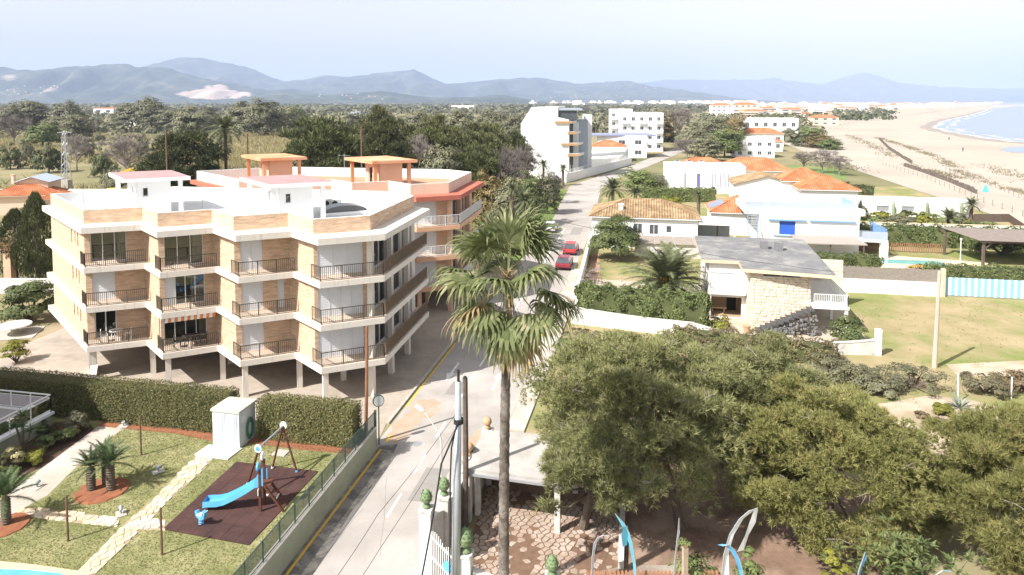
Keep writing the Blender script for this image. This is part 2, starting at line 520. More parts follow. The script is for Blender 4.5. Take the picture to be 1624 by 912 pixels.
m_floor = mat('terrace tiles', (.55,.45,.36), (.48,.39,.31), scale=2, rough=.7)
m_roofw = mat('white roof membrane', (.78,.78,.77), (.70,.70,.69), scale=.5, rough=.8, col3=(.6,.59,.57), scale3=.5, lo3=.55, hi3=.8)
m_pink = mat('pink roof paint', (.38,.255,.25), (.34,.225,.22), scale=.8, rough=.8)
m_coral = mat('coral paint', (.66,.31,.16), (.58,.27,.14), scale=.9, rough=.8, col3=(.66,.38,.24), scale3=.4)
m_peach = mat('peach render', (.70,.46,.32), (.64,.42,.29), scale=.7, rough=.85)
m_peachp = mat('pale peach render', (.74,.57,.44), (.68,.52,.40), scale=.7, rough=.85)
m_redtop = mat('red roof tiles flat', (.46,.15,.10), (.38,.12,.08), scale=1.5, rough=.8)
m_conc = mat('pale concrete', (.46,.43,.38), (.38,.35,.31), scale=1.2, rough=.9, bump=.15, bscale=12)
m_paving = mat('forecourt paving', (.40,.345,.285), (.34,.29,.24), scale=1.1, rough=.9, bump=.1, col3=(.27,.235,.2), scale3=.35, lo3=.5, hi3=.7)
m_dark = mat('dark opening', (.03,.03,.03), rough=.9)
m_grey = mat('grey metal', (.42,.43,.44), (.36,.37,.38), scale=2, rough=.5, metal=.4)
m_doorw = mat('brown cladding', (.17,.085,.05), (.12,.06,.035), scale=2, rough=.7)
m_acunit = mat('air unit casing', (.70,.70,.68), (.62,.62,.6), scale=3, rough=.5)
m_orangeaw = mat('orange awning cloth', (.72,.25,.07), rough=.9)

def offset_poly(P, offs):
    """P counter-clockwise; edge i (P[i]->P[i+1]) moved inwards by offs[i]"""
    n = len(P); L = []
    for i in range(n):
        a, b = Vector(P[i][:2]), Vector(P[(i+1)%n][:2])
        d = (b-a).normalized(); nrm = Vector((-d.y, d.x))
        L.append((a+nrm*offs[i], d))
    out = []
    for i in range(n):
        (p, d), (q, e) = L[i-1], L[i]
        den = d.x*e.y - d.y*e.x
        if abs(den) < 1e-5: out.append(Vector((q.x, q.y))); continue
        s = ((q.x-p.x)*e.y - (q.y-p.y)*e.x)/den
        out.append(p + d*s)
    return out

def wallquads(mb, a, b, z0, z1, ops=(), th=.18, mi=0):
    """wall face a->b (outside on its right) with real openings (s0,s1,h0,h1) and reveals of depth th"""
    a, b = Vector((a[0],a[1])), Vector((b[0],b[1]))
    L = (b-a).length; d = (b-a)/L; nin = Vector((-d.y, d.x))
    P = lambda s, z, k=0.0: (a.x+d.x*s+nin.x*k, a.y+d.y*s+nin.y*k, z)
    S = sorted({0.0, L, *[min(max(o[0],0),L) for o in ops], *[min(max(o[1],0),L) for o in ops]})
    Z = sorted({z0, z1, *[z0+o[2] for o in ops], *[z0+o[3] for o in ops]})
    Z = [z for z in Z if z0-1e-6 <= z <= z1+1e-6]
    for i in range(len(S)-1):
        for j in range(len(Z)-1):
            cs, cz = (S[i]+S[i+1])/2, (Z[j]+Z[j+1])/2-z0
            if any(o[0] < cs < o[1] and o[2] < cz < o[3] for o in ops): continue
            mb.quad(P(S[i],Z[j]), P(S[i+1],Z[j]), P(S[i+1],Z[j+1]), P(S[i],Z[j+1]), mi)
    for (s0,s1,h0,h1) in ops:
        za, zb = z0+h0, z0+h1
        mb.quad(P(s0,za), P(s0,zb), P(s0,zb,th), P(s0,za,th), mi)
        mb.quad(P(s1,za), P(s1,za,th), P(s1,zb,th), P(s1,zb), mi)
        mb.quad(P(s0,zb), P(s1,zb), P(s1,zb,th), P(s0,zb,th), mi)
        mb.quad(P(s0,za), P(s0,za,th), P(s1,za,th), P(s1,za), mi)
    return d, nin

def window(parent, a, b, z0, op, panes=2, depth=.12, frame=m_frame, shutter=0, room=1.6, name='window', glass=None, curtain=0, bars=.05):
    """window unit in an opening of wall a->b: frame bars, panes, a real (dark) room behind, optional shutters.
    shutter: number of panels from the left that are closed by shutters (-1: all)"""
    a, b = Vector((a[0],a[1])), Vector((b[0],b[1]))
    d = (b-a).normalized(); nin = Vector((-d.y, d.x))
    s0,s1,h0,h1 = op
    P = lambda s, z, k=0.0: Vector((a.x+d.x*s+nin.x*k, a.y+d.y*s+nin.y*k, z0+z))
    w = (s1-s0)/panes
    fm = MB()
    B = bars
    fm.beam(P(s0,h0+B/2,depth), P(s1,h0+B/2,depth), .06, B); fm.beam(P(s0,h1-B/2,depth), P(s1,h1-B/2,depth), .06, B)
    for k in range(panes+1):
        s = s0+w*k + (B/2 if k == 0 else -B/2 if k == panes else 0)
        fm.beam(P(s,h0+B,depth-.004), P(s,h1-B,depth-.004), B, .068, up=(nin.x,nin.y,0))
    wo = fm.build(name, frame, parent)
    closed = panes if shutter < 0 else shutter
    for k in range(panes):
        x0, x1 = s0+w*k+B*.6, s0+w*(k+1)-B*.6
        if k < closed:
            sm = MB(); n = max(4, int((h1-h0)/.16))
            for i in range(n):
                za = h0+B+(h1-h0-2*B)*i/n; zb = h0+B+(h1-h0-2*B)*(i+1)/n
                sm.quad(P(x0,za,depth-.025), P(x1,za,depth-.025), P(x1,zb,depth-.008), P(x0,zb,depth-.008))
                sm.quad(P(x0,zb,depth-.008), P(x1,zb,depth-.008), P(x1,zb,depth-.025), P(x0,zb,depth-.025))
            sm.build('shutter', m_shut, wo)
        else:
            MB().quad(P(x0,h0+B,depth+.01), P(x1,h0+B,depth+.01), P(x1,h1-B,depth+.01), P(x0,h1-B,depth+.01)).build('pane', glass or m_glass, wo)
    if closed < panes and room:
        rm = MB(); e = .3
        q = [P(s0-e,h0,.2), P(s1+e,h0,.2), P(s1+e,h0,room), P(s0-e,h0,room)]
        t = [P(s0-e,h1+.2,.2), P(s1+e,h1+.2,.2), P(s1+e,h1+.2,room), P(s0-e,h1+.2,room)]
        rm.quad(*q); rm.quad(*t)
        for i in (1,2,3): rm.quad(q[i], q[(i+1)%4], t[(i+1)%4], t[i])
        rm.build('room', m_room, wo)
        if curtain:
            cm = MB(); n = 14; x0, x1 = s1-curtain, s1
            pts = [(x0+(x1-x0)*i/n, .32+.05*(i%2)) for i in range(n+1)]
            for i in range(n):
                cm.quad(P(pts[i][0],h0,pts[i][1]), P(pts[i+1][0],h0,pts[i+1][1]), P(pts[i+1][0],h1,pts[i+1][1]), P(pts[i][0],h1,pts[i][1]))
            cm.build('curtain', m_curtain, wo)
    return wo

def railing(parent, pts, z, h=.95, m=m_steel, gap=.125, bal=.022, post=1.4, top=.045, name='railing'):
    """handrail and posts one part, thin balusters its sub-part"""
    r = MB(); b = MB()
    for p, q in zip(pts[:-1], pts[1:]):
        p, q = Vector((p[0],p[1],z)), Vector((q[0],q[1],z))
        L = (q-p).length
        up = Vector((0,0,1))
        r.beam(p+up*h, q+up*h, top, top)
        r.beam(p+up*.12, q+up*.12, .03, .03)
        n = max(1, round(L/post))
        for k in range(n+1):
            c = p.lerp(q, k/n); r.beam(c+up*.01, c+up*(h-top/2), .04)
        n = int(L/gap)
        for k in range(1, n):
            c = p.lerp(q, k/n); b.beam(c+up*.13, c+up*(h-top/2), bal)
    ro = r.build(name, m, parent)
    b.build('balusters', m, ro, kind='stuff')
    return ro

# ================================================================== the two apartment blocks
SLAB0 = [(-30.0,47.2),(-26.5,48.6),(-24.0,45.9),(-20.9,47.5),(-18.15,44.6),(-14.95,46.1),(-12.4,43.4),(-8.55,45.1),(-6.85,55.4),(-10.8,59.2),(-31,62.5),(-39.5,57.2)]
ZB = [2.25, 5.08, 7.91, 10.74]; TH = .40

def block(off, pal, label):
    P = [(x+off[0], y+off[1]) for x,y in SLAB0]
    base = Vector((sum(p[0] for p in P)/len(P), sum(p[1] for p in P)/len(P), 0))
    T = thing('apartment_building', label, 'building', base)
    n = len(P)
    offs = [1.5,.35,1.5,.35,1.5,.35,1.5,1.3,.4,.4,.4,.38]
    Wl = offset_poly(P, offs)
    wall, slab = pal['wall'], pal['slab']
    det = pal['detail']
    # slabs
    for k, z in enumerate(ZB[:3]):
        MB().prism(P, z, z+TH).build('floor_slab', slab, T)
        ins = offset_poly(P, [.06]*n)
        MB().prism(ins, z+TH, z+TH+.02, bottom=False).build('terrace_floor', m_floor, T)
    rp = offset_poly(P, [-.12]*n)
    MB().prism(rp, ZB[3], ZB[3]+TH+.03).build('roof_slab', pal['eave'], T)
    # walls, storey by storey, with their openings
    for k in range(3):
        z0, z1 = ZB[k]+TH+.02, ZB[k+1]
        for e in range(n):
            a, b = Wl[e], Wl[(e+1)%n]
            L = (b-a).length
            ops = []; kw = []
            if e in (0,2,4,6):
                bay = e//2
                ops, kw = pal['bays'](bay, k, L)
            elif e == 7:
                ops = [(.5,3.0,.05,2.3),(3.9,6.2,.05,2.3),(7.0,9.0,.05,2.3)]
                kw = [dict(panes=2,bars=.07),dict(panes=1),dict(panes=2)]
            elif e == 11:
                ops = [(L-4.3,L-3.9,.9,2.2),(L-3.1,L-2.75,1.1,2.0),(L-2.2,L-1.85,.9,2.2)] if det else []
                kw = [dict(panes=1,shutter=-1)]*3
            ops = [o for o in ops if o[1] < L-.02]
            mb = MB(); wallquads(mb, a, b, z0, z1, ops)
            wo = mb.build('wall', wall if e != 7 else pal['side'], T, uv=True)
            for o, kk in zip(ops, kw):
                window(T, a, b, z0, o, **kk)
    # columns between the bays (front) and along the street, from the ground to the first slab; street ones go on upwards
    colp = offset_poly(P, [.45]*n)
    for i in (0,1,2,3,4,5,6):
        c = colp[i]
        MB().obox((c.x,c.y,.02), .36,.36, ZB[0]-.02, math.radians(25)).build('column', pal['column'], T)
    sidec = offset_poly(P, [.45]*7+[1.0]+[.45]*4)
    a, b = sidec[7], sidec[8]
    for t in (.02,.38,.74):
        c = a.lerp(b, t)
        MB().obox((c.x,c.y,.02), .38,.42, ZB[0]-.02, -RA).build('column', pal['column'], T)
        for k in range(3):
            MB().obox((c.x,c.y,ZB[k]+TH+.021), .36,.40, ZB[k+1]-ZB[k]-TH-.022, -RA).build('pillar', pal['column'], T)
    # inner columns and the closed core of the ground floor
    for (x,y) in ((-28,52),(-21.5,51),(-15.2,50.2),(-12.1,47.9)):
        MB().obox((x+off[0],y+off[1],.02), .36,.36, ZB[0]-.02, math.radians(25)).build('column', pal['column'], T)
    core = [(-33.5,56.0),(-22,53.3),(-13,52.2),(-10.2,53.5),(-11.5,58.6),(-30.6,61.8)]
    core = [(x+off[0],y+off[1]) for x,y in core]
    for e in range(len(core)):
        a, b = core[e], core[(e+1)%len(core)]
        L = math.dist(a,b)
        ops = [(L*.42,L*.42+.9,.05,2.0)] if e in (0,1) else []
        mb = MB(); wallquads(mb, a, b, .03, ZB[0], ops)
        mb.build('wall', pal['core'], T)
        for o in ops:
            A, B_ = Vector(a), Vector(b); d = (B_-A).normalized(); nn = Vector((-d.y,d.x))
            p, q = A+d*o[0]+nn*.14, A+d*o[1]+nn*.14
            MB().quad((p.x,p.y,.04),(q.x,q.y,.04),(q.x,q.y,2.04),(p.x,p.y,2.04)).build('door', pal['door'], T)
    # railings: each balcony's own
    rl = offset_poly(P, [.10]*n)
    for k in range(3):
        z = ZB[k]+TH+.02
        for e in (0,2,4):
            a, b = rl[e], rl[e+1]
            prev = rl[e-1]
            back = a + (prev-a).normalized()*1.25
            railing(T, [back,a,b], z, m=pal['rail'])
        a, b = rl[6], rl[7]
        back = a + (rl[5]-a).normalized()*1.25
        railing(T, [back,a,b], z, m=pal['rail'])
        c = rl[8]
        railing(T, [b, b.lerp(c,.985)], z, m=pal['rail2'], gap=.10, bal=.036, name='railing')
    # parapet: brick outside, white inside and on top
    zt = ZB[3]+TH+.03
    wo2, wi = offset_poly(P, [o+.02 for o in offs]), offset_poly(P, [o+.22 for o in offs])
    for e in range(n):
        a, b, c, d = wo2[e], wo2[(e+1)%n], wi[(e+1)%n], wi[e]
        h = zt+1.02
        mb = MB()
        mb.quad((*a,zt),(*b,zt),(*b,h),(*a,h),0)
        mb.quad((*c,zt),(*d,zt),(*d,h),(*c,h),1)
        mb.quad((*a,h),(*b,h),(*c,h),(*d,h),1)
        mb.build('parapet', [pal['parapet'], m_roofw], T, uv=True)
    MB().prism(wi, zt-.005, zt+.012, bottom=False).build('roof_deck', pal['deck'], T)
    # stair houses on the roof
    fd, dd = math.radians(26), math.radians(129)
    FD, DD = Vector((math.cos(fd),math.sin(fd))), Vector((math.cos(dd),math.sin(dd)))
    for (cx,cy) in ((-29.8,52.0),(-17.5,48.6)):
        c = Vector((cx+off[0],cy+off[1]))
        sl = [c, c+FD*4.7, c+FD*4.7+DD*6.3, c+DD*6.3]
        zs = pal['stairtop']
        rf = MB().prism(sl, zs-.28, zs).build('stair_roof', pal['stairedge'], T)
        tp = offset_poly(sl, [.10]*4)
        MB().prism(tp, zs, zs+.03, bottom=False).build('roof_paint', pal['stairroof'], rf)
        wl = offset_poly(sl, [.55,.6,.6,.55])
        # closed part at the front right, an open porch with two pillars at the left
        w0 = wl[0].lerp(wl[1], .0); 
        room = [wl[0].lerp(wl[1],.14), wl[0].lerp(wl[1],.80), wl[0].lerp(wl[1],.80)+(wl[3]-wl[0])*.62, wl[0].lerp(wl[1],.14)+(wl[3]-wl[0])*.62]
        for e in range(4):
            a, b = room[e], room[(e+1)%4]; L = (b-a).length
            ops = [(.7,1.55,.05,2.05)] if e == 3 else [(.35,.75,1.35,2.05)] if e == 0 and det else []
            mb = MB(); wallquads(mb, a, b, zt, zs-.28, ops)
            mb.build('stair_wall', pal['stairwall'], T)
            for o in ops: window(T, a, b, zt, o, panes=1, room=.8, name='door' if e == 3 else 'window')
        for q in (wl[0], wl[3], wl[2], wl[1]):
            MB().obox((q.x,q.y,zt+.01), .34,.34, zs-.28-zt-.012, fd).build('pillar', pal['stairpillar'], T)
    return T, P, Wl

def bays1(bay, k, L):
    if bay == 0:
        if k == 2: return [(.35,2.65,.02,2.2)], [dict(panes=3,curtain=.6)]
        if k == 1: return [(.40,1.85,.02,2.1)], [dict(panes=1,shutter=-1)]
        return [(.45,1.85,.02,2.1)], [dict(panes=2,bars=.07)]
    if bay == 1:
        if k == 2: return [(.35,2.85,.02,2.2)], [dict(panes=3,curtain=.7)]
        if k == 1: return [(.35,2.9,.02,2.15)], [dict(panes=4,shutter=1,bars=.06,curtain=.9)]
        return [(.2,2.95,.02,2.2)], [dict(panes=4,bars=.05,curtain=.5)]
    if bay == 2:
        if k == 1: return [(.4,1.8,.02,2.1),(2.75,3.2,.02,2.0)], [dict(panes=1,shutter=-1),dict(panes=1,shutter=-1)]
        return [(.4,1.8,.02,2.1)], [dict(panes=2 if k == 2 else 1,shutter=-1)]
    return [(.25,3.25,.02,2.22)], [dict(panes=3 if k == 2 else 4,shutter=-1,depth=.06)]
def bays2(bay, k, L):
    return [(.3,2.5,.02,2.2)], [dict(panes=2,shutter=-1,depth=.06)]

pal1 = dict(wall=m_brick, side=m_slabw, slab=m_slabw, eave=m_slabw, column=m_slabw, core=m_white, door=m_dark, rail=m_steel, rail2=m_bronze,
            parapet=m_brick, deck=m_roofw, stairroof=m_pink, stairedge=m_whiteclean, stairwall=m_whiteclean, stairpillar=m_whiteclean, stairtop=14.0, bays=bays1, detail=True)
pal2 = dict(wall=m_peach, side=m_peach, slab=mat('coral slab edge', (.70,.42,.27),(.62,.36,.23),scale=1,rough=.8), eave=m_redtop, column=m_peach, core=m_doorw, door=m_dark, rail=m_wrail, rail2=m_wrail,
            parapet=m_peachp, deck=mat('terracotta roof deck',(.50,.27,.17),(.45,.24,.15),scale=.8,rough=.8), stairroof=m_coral, stairedge=m_coral, stairwall=m_peach, stairpillar=m_coral, stairtop=14.0, bays=bays2, detail=False)
B1, P1, W1 = block((0,0), pal1, 'tan brick apartment block with zigzag balconies and white slabs in the left foreground')
B2, P2, W2 = block((3.63,18.85), pal2, 'peach apartment block with coral stair towers and red eaves behind the brick one')

# roof furniture of the brick block
zt = ZB[3]+TH+.05
def aerial(p, h, label, arms=True):
    T = thing('television_aerial', label, 'aerial', p)
    MB().tube([p, p+Vector((0,0,h))], .022, 6).build('mast', m_grey, T)
    if arms:
        m = MB(); top = p+Vector((0,0,h-.15))
        m.beam(top+Vector((-.5,-.1,0)), top+Vector((.5,.1,0)), .02)
        for k in range(7):
            c = top+Vector((-.5+k/6,-.1+.2*k/6,0)); m.beam(c+Vector((.06,-.22,0)), c+Vector((-.06,.22,0)), .012)
        m.build('antenna', m_grey, T)
aerial(G(132.5,329,zt), 1.6, 'thin aerial mast at the left corner of the brick roof', False)
aerial(G(321,330,zt), 1.7, 'thin aerial mast near the middle of the brick roof', False)
aerial(G(547,320,zt), 4.2, 'tall aerial mast beside the right white stair tower', True)
aerial(G(577,338,zt), 1.5, 'short aerial mast by the dark dome of the brick roof', False)
aerial(G(354,338,zt), 2.6, 'aerial with cross arms in front of the right white stair tower', True)
for i, (u,v) in enumerate(((519,331),(533,331))):
    p = G(u,v,zt)
    T = thing('air_conditioner', ['white rooftop air conditioner nearer the stair tower','white rooftop air conditioner farther from the stair tower'][i], 'air conditioner', p, math.radians(26), 'air conditioners on the brick roof')
    MB().box(-.42,-.16,.06,.42,.16,.78).build('casing', m_acunit, T, local=True)
    MB().box(-.4,-.14,0,-.3,.14,.062).box(.3,-.14,0,.4,.14,.062).build('foot', m_grey, T, local=True)
    fan = MB()
    pr = [(-.12+.26*math.cos(2*PI*k/16), -.166, .42+.26*math.sin(2*PI*k/16)) for k in range(16)]
    fan.add(pr, [tuple(range(16))]); fan.build('fan_grille', m_dark, T, local=True)
p = G(545,338,zt)
T = thing('roof_skylight', 'low dark domed skylight on the white roof by the parapet', 'skylight', p, math.radians(26))
MB().box(-1.9,-.9,0,1.9,.9,.22).build('kerb', m_whiteclean, T, local=True)
dm = MB()
for i in range(10):
    a0, a1 = PI*i/10, PI*(i+1)/10
    dm.quad((-1.7*math.cos(a0),-.8,.22+.5*math.sin(a0)),(-1.7*math.cos(a1),-.8,.22+.5*math.sin(a1)),(-1.7*math.cos(a1),.8,.22+.5*math.sin(a1)),(-1.7*math.cos(a0),.8,.22+.5*math.sin(a0)))
dm.add([(-1.7*math.cos(PI*i/10),-.8,.22+.5*math.sin(PI*i/10)) for i in range(11)], [tuple(range(11))])
dm.build('dome', mat('smoked dome', (.06,.065,.07), rough=.2, spec=.5), T, local=True, smooth=False)
# striped awning over the lowest balcony of the second bay
a, b = Vector(W1[2]), Vector(W1[3]); rl = offset_poly(P1, [.12]*len(P1))
p, q = rl[2], rl[3]
T = thing('awning', 'orange and white striped awning valance above the lowest dark glazed balcony', 'awning', (p.x,p.y,ZB[1]-.4))
n = 16
for k in range(n):
    A, B_ = p.lerp(q, .04+.92*k/n), p.lerp(q, .04+.92*(k+1)/n)
    MB().quad((A.x,A.y,ZB[1]-.02),(B_.x,B_.y,ZB[1]-.02),(B_.x-.02,B_.y-.03,ZB[1]-.34),(A.x-.02,A.y-.03,ZB[1]-.34)).build('stripe', m_orangeaw if k%2 else m_whiteclean, T)
# furniture on the balconies
def garden_table(c, z, label, m, r=.45):
    T = thing('balcony_table', label, 'table', (c.x,c.y,z))
    MB().lathe([(r,.70),(r,.74)], (c.x,c.y,z), 14).build('table_top', m, T)
    for k in range(4):
        a = PI/4+k*PI/2
        MB().beam((c.x+.8*r*math.cos(a),c.y+.8*r*math.sin(a),z), (c.x+.5*r*math.cos(a),c.y+.5*r*math.sin(a),z+.7), .04).build('leg', m, T)
def garden_chair(c, z, rz, label, m, group):
    T = thing('balcony_chair', label, 'chair', (c.x,c.y,z), rz, group)
    MB().box(-.22,-.22,.42,.22,.22,.46).build('seat', m, T, local=True)
    MB().box(-.22,.19,.46,.22,.23,.86).build('backrest', m, T, local=True)
    for sx in (-1,1):
        for sy in (-1,1):
            MB().box(sx*.2-.02,sy*.2-.02,0,sx*.2+.02,sy*.2+.02,.42).build('leg', m, T, local=True)
z1 = ZB[0]+TH+.045
m_dkf = mat('dark rattan', (.05,.045,.04), rough=.8)
c0 = Vector(P1[0]).lerp(Vector(P1[1]),.46)+Vector((-.32,.72))
fdv = (Vector(P1[1])-Vector(P1[0])).normalized()
garden_table(c0, z1, 'small white table on the lowest balcony of the leftmost bay', m_whiteclean)
garden_chair(c0-fdv*.75, z1, math.radians(120), 'white balcony chair left of the small white table', m_whiteclean, 'white balcony chairs')
garden_chair(c0+fdv*.78, z1, math.radians(-70), 'white balcony chair right of the small white table', m_whiteclean, 'white balcony chairs')
c1 = Vector(P1[2]).lerp(Vector(P1[3]),.5)+Vector((-.32,.72))
garden_table(c1, z1, 'dark round table on the balcony below the striped awning', m_dkf, .55)
garden_chair(c1-fdv*.85, z1, math.radians(110), 'dark balcony chair left of the dark table', m_dkf, 'dark balcony chairs')
garden_chair(c1+fdv*.85, z1, math.radians(-70), 'dark balcony chair right of the dark table', m_dkf, 'dark balcony chairs')

# ================================================================== street
m_asph = mat('worn pale asphalt', (.365,.335,.31), (.31,.285,.262), scale=.5, rough=.95, bump=.12, bscale=14, col3=(.42,.39,.365), scale3=.14, lo3=.45, hi3=.65, spec=.15)
m_walk = mat('pavement concrete', (.43,.375,.315), (.36,.315,.265), scale=1.0, rough=.95, bump=.12, col3=(.5,.46,.41), scale3=.3)
m_kerb = mat('kerb stone', (.46,.43,.38), (.36,.33,.29), scale=2, rough=.9)
m_mark = mat('white road paint', (.74,.74,.72), (.42,.40,.36), scale=3.2, rough=.8, lo=.5, hi=.75)
m_yel = mat('yellow road paint', (.70,.44,.05), (.55,.36,.10), scale=3, rough=.8, lo=.45, hi=.75)
def rsheet(name, pts, z, m, **kw):
    mb = MB(); v = [(*R(s,t)[:2], z) for s,t in pts]
    mb.add(v, [tuple(range(len(v)))]); return mb.build(name, m, **kw)
SL, SR = -3.35, 3.75           # road edges (across), metres from the centre line
rsheet('road', [(SL,-40),(SR,-40),(4.2,60),(2.6,108),(-4.6,108),(-2.9,60)], .012, m_asph, kind='structure')
mb = MB()
def kerbrun(mb, s0, t0, t1, w=.18, h=.13):
    n = int((t1-t0)/1.0)
    for k in range(n):
        a, b = t0+(t1-t0)*k/n, t0+(t1-t0)*(k+1)/n-.02
        q = [R(s0,a),R(s0+w,a),R(s0+w,b),R(s0,b)]
        mb.prism([(p.x,p.y) for p in q], 0, h+.01*random.random())
sidewalk_r = MB().prism([tuple(R(s,t)[:2]) for s,t in ((SR+.18,-6.5),(SR+1.3,-6.5),(SR+1.5,9),(SR+1.6,34),(SR+.18,34))], .0, .115).build('pavement', m_walk, kind='structure')
fore = MB().prism([tuple(R(s,t)[:2]) for s,t in ((-38,9),(-38,-10.29),(-3.0,-10.29),(SL-.2,-7),(SL-.2,30),(-34,30))], .0, .02).build('forecourt', m_paving, kind='structure')
for (s0,t0,t1,name) in ((SR,-6.5,34,'kerb'),(SL-.18,-7,9.0,'kerb')):
    parent = sidewalk_r if s0 == SR else fore
    n = int((t1-t0)/1.2)
    for k in range(n):
        a, b = t0+(t1-t0)*k/n, t0+(t1-t0)*(k+1)/n-.015
        q = [R(s0,a),R(s0+.175,a),R(s0+.175,b),R(s0,b)]
        MB().prism([(p.x,p.y) for p in q], 0, .125+.008*random.random()).build('kerb_stone', m_kerb, parent)
# markings
mk = MB()
def mstrip(s0,s1,t0,t1,z=.017,mi=0):
    mk.add([(*R(s,t)[:2],z) for s,t in ((s0,t0),(s1,t0),(s1,t1),(s0,t1))], [(0,1,2,3)], mi)
for t in range(-18, 60, 1):
    if t % 4 in (0,1) and t < 3: mstrip(-.06,.06,t,t+.98)
mstrip(-.06,.06,3,60)
def arrow(s, t, d, w):
    """lane arrow of length w pointing along d*street"""
    pts = [(-.09,0),(.09,0),(.09,w*.6),(.34,w*.6),(0,w),(-.34,w*.6),(-.09,w*.6)]
    pts = [(s+x*d, t+y*d) for x,y in pts]
    if True: v = [(*R(a,b)[:2],.018) for a,b in pts]; mk.add(v, [(0,1,2,6),(2,3,4,5,6)] if False else [(0,1,2,6),(3,4,5)])
arrow(-1.75, 3.4, -1, 3.4)
arrow(1.85, -.9, 1, 3.4)
mk.add([(*R(a,b)[:2],.017) for a,b in ((-2.75,-36),(-2.62,-36),(-2.62,-10),(-2.75,-10))],[(0,1,2,3)],1); mk.add([(*R(a,b)[:2],.017) for a,b in ((-3.2,-4.5),(-3.07,-4.5),(-3.07,7.5),(-3.2,7.5))],[(0,1,2,3)],1); mk.add([(*R(a,b)[:2],.017) for a,b in ((-2.77,-9.2),(-2.62,-9.2),(-2.7,-8.3),(-2.85,-8.3))],[(0,1,2,3)],1); mstrip(SR-.25,SR-.13,2.0,12,mi=1); mstrip(SR-.25,SR-.13,-22,-12,mi=1)
rr_ = random.Random(3)
rd_ = bpy.data.objects['road']
def blob(s, t, a, b, z, m, name, seed):
    q = random.Random(seed); pts = [(s+a*math.cos(2*PI*k/18)*(.8+.4*q.random()), t+b*math.sin(2*PI*k/18)*(.8+.4*q.random())) for k in range(18)]
    mbb = MB(); mbb.add([(*R(x,y)[:2], z) for x,y in pts], [tuple(range(18))]); mbb.build(name, m, rd_)
m_dirt = mat('tan road dirt', (.36,.27,.19), (.40,.33,.26), scale=.8, rough=1)
m_patch = mat('fresh asphalt patch', (.235,.22,.205), (.27,.25,.23), scale=1.5, rough=.95, bump=.15)
blob(-2.3,-7.0,.75,2.4,.0135,m_dirt,'dirt_patch',1); blob(-1.9,-4.6,1.0,1.6,.0133,m_dirt,'dirt_patch',2); blob(2.5,-8.5,.55,2.2,.0134,m_dirt,'dirt_patch',3); blob(-2.0,14,.9,3.5,.0132,m_patch,'repair_patch',4)
for (s0,t0,w,l) in ((.5,-14.5,1.3,3.2),(-1.2,-2.2,1.1,2.2),(1.4,9,1.5,4.0),(-1.5,30,1.2,5),(1.2,55,1.6,6)):
    mbb = MB(); mbb.add([(*R(a,b)[:2], .0138) for a,b in ((s0,t0),(s0+w,t0+.05),(s0+w,t0+l),(s0,t0+l-.04))], [(0,1,2,3)]); mbb.build('repair_patch', m_patch, rd_)
ck = MB(); q = random.Random(8)
for k in range(8):
    s, t = q.uniform(-2.6,3.2), q.uniform(-26,25); ds, dt = q.uniform(-.5,.5), q.uniform(.4,1)
    for j in range(14):
        s2, t2 = s+ds*.35+q.uniform(-.05,.05), t+dt*.45
        ck.add([(*R(s-.007,t)[:2],.0142),(*R(s+.007,t)[:2],.0142),(*R(s2+.007,t2)[:2],.0142),(*R(s2-.007,t2)[:2],.0142)], [(0,1,2,3)]); s, t = s2, t2
        if not -2.8 < s < 3.5: break
ck.build('cracks', mat('crack filler',(.15,.14,.13),rough=.9), rd_, kind='stuff')
for (s,t) in ((-.9,-9.0),(.8,4.5),(-1.0,22)):
    pp_ = R(s,t,.0145); mbb = MB(); mbb.lathe([(.32,0),(.32,.008),(.28,.01)], pp_, 18); mbb.build('manhole_cover', m_grey, rd_)
mk.build('road_marking', [m_mark, m_yel], bpy.data.objects['road'])

# ================================================================== plant builders
m_pine = leafmat('pine needles', (.14,.155,.062), (.32,.325,.145), .3, (.40,.37,.20), tint=.1)
m_pine2 = leafmat('yellow green pine needles', (.14,.15,.045), (.32,.315,.115), .3, (.40,.33,.14), tint=.1)
m_leafd = leafmat('dark tree leaves', (.042,.056,.024), (.135,.15,.062), .2)
m_leafo = leafmat('olive grey leaves', (.095,.10,.055), (.215,.21,.125), .2)
m_leafg = leafmat('green shrub leaves', (.06,.088,.027), (.18,.215,.08), .25)
m_leafy = leafmat('yellow green leaves', (.11,.13,.02), (.27,.26,.05), .3)
m_leafb = leafmat('brown dry leaves', (.12,.085,.05), (.24,.18,.10), .2)
m_hedge = leafmat('clipped hedge leaves', (.07,.08,.03), (.235,.215,.085), .2, (.16,.13,.06))
m_bark = mat('grey bark', (.16,.125,.095), (.10,.08,.06), scale=4, rough=.95, bump=.4)
m_twig = mat('pale bare twigs', (.30,.26,.225), (.24,.205,.18), scale=3, rough=.95)
m_palmg = leafmat('palm fronds', (.09,.12,.045), (.27,.30,.13), .35, (.42,.40,.24))
m_palmd = leafmat('dry palm fronds', (.23,.15,.075), (.42,.31,.17), .3)
m_phx = leafmat('date palm fronds', (.05,.065,.03), (.15,.165,.08), .2)
m_cyc = leafmat('cycad fronds', (.03,.055,.022), (.11,.15,.065), .2)

def rdir(n, r=RNG):
    d = r.normal(size=(n,3)); return d/np.linalg.norm(d, axis=1, keepdims=True)

def leaves(C, D, size, r=RNG, asp=.6):
    """one quad per centre C, lying across direction D"""
    n = len(C)
    a = np.cross(D, rdir(n, r)); a /= np.linalg.norm(a, axis=1, keepdims=True)+1e-9
    b = np.cross(D, a)
    s = (size*(.6+.8*r.random(n)))[:,None]
    V = np.stack([C-a*s*.5, C-b*s*.5*asp, C+a*s*.5, C+b*s*.5*asp], 1).reshape(-1,3)
    return V, np.arange(n*4).reshape(-1,4)

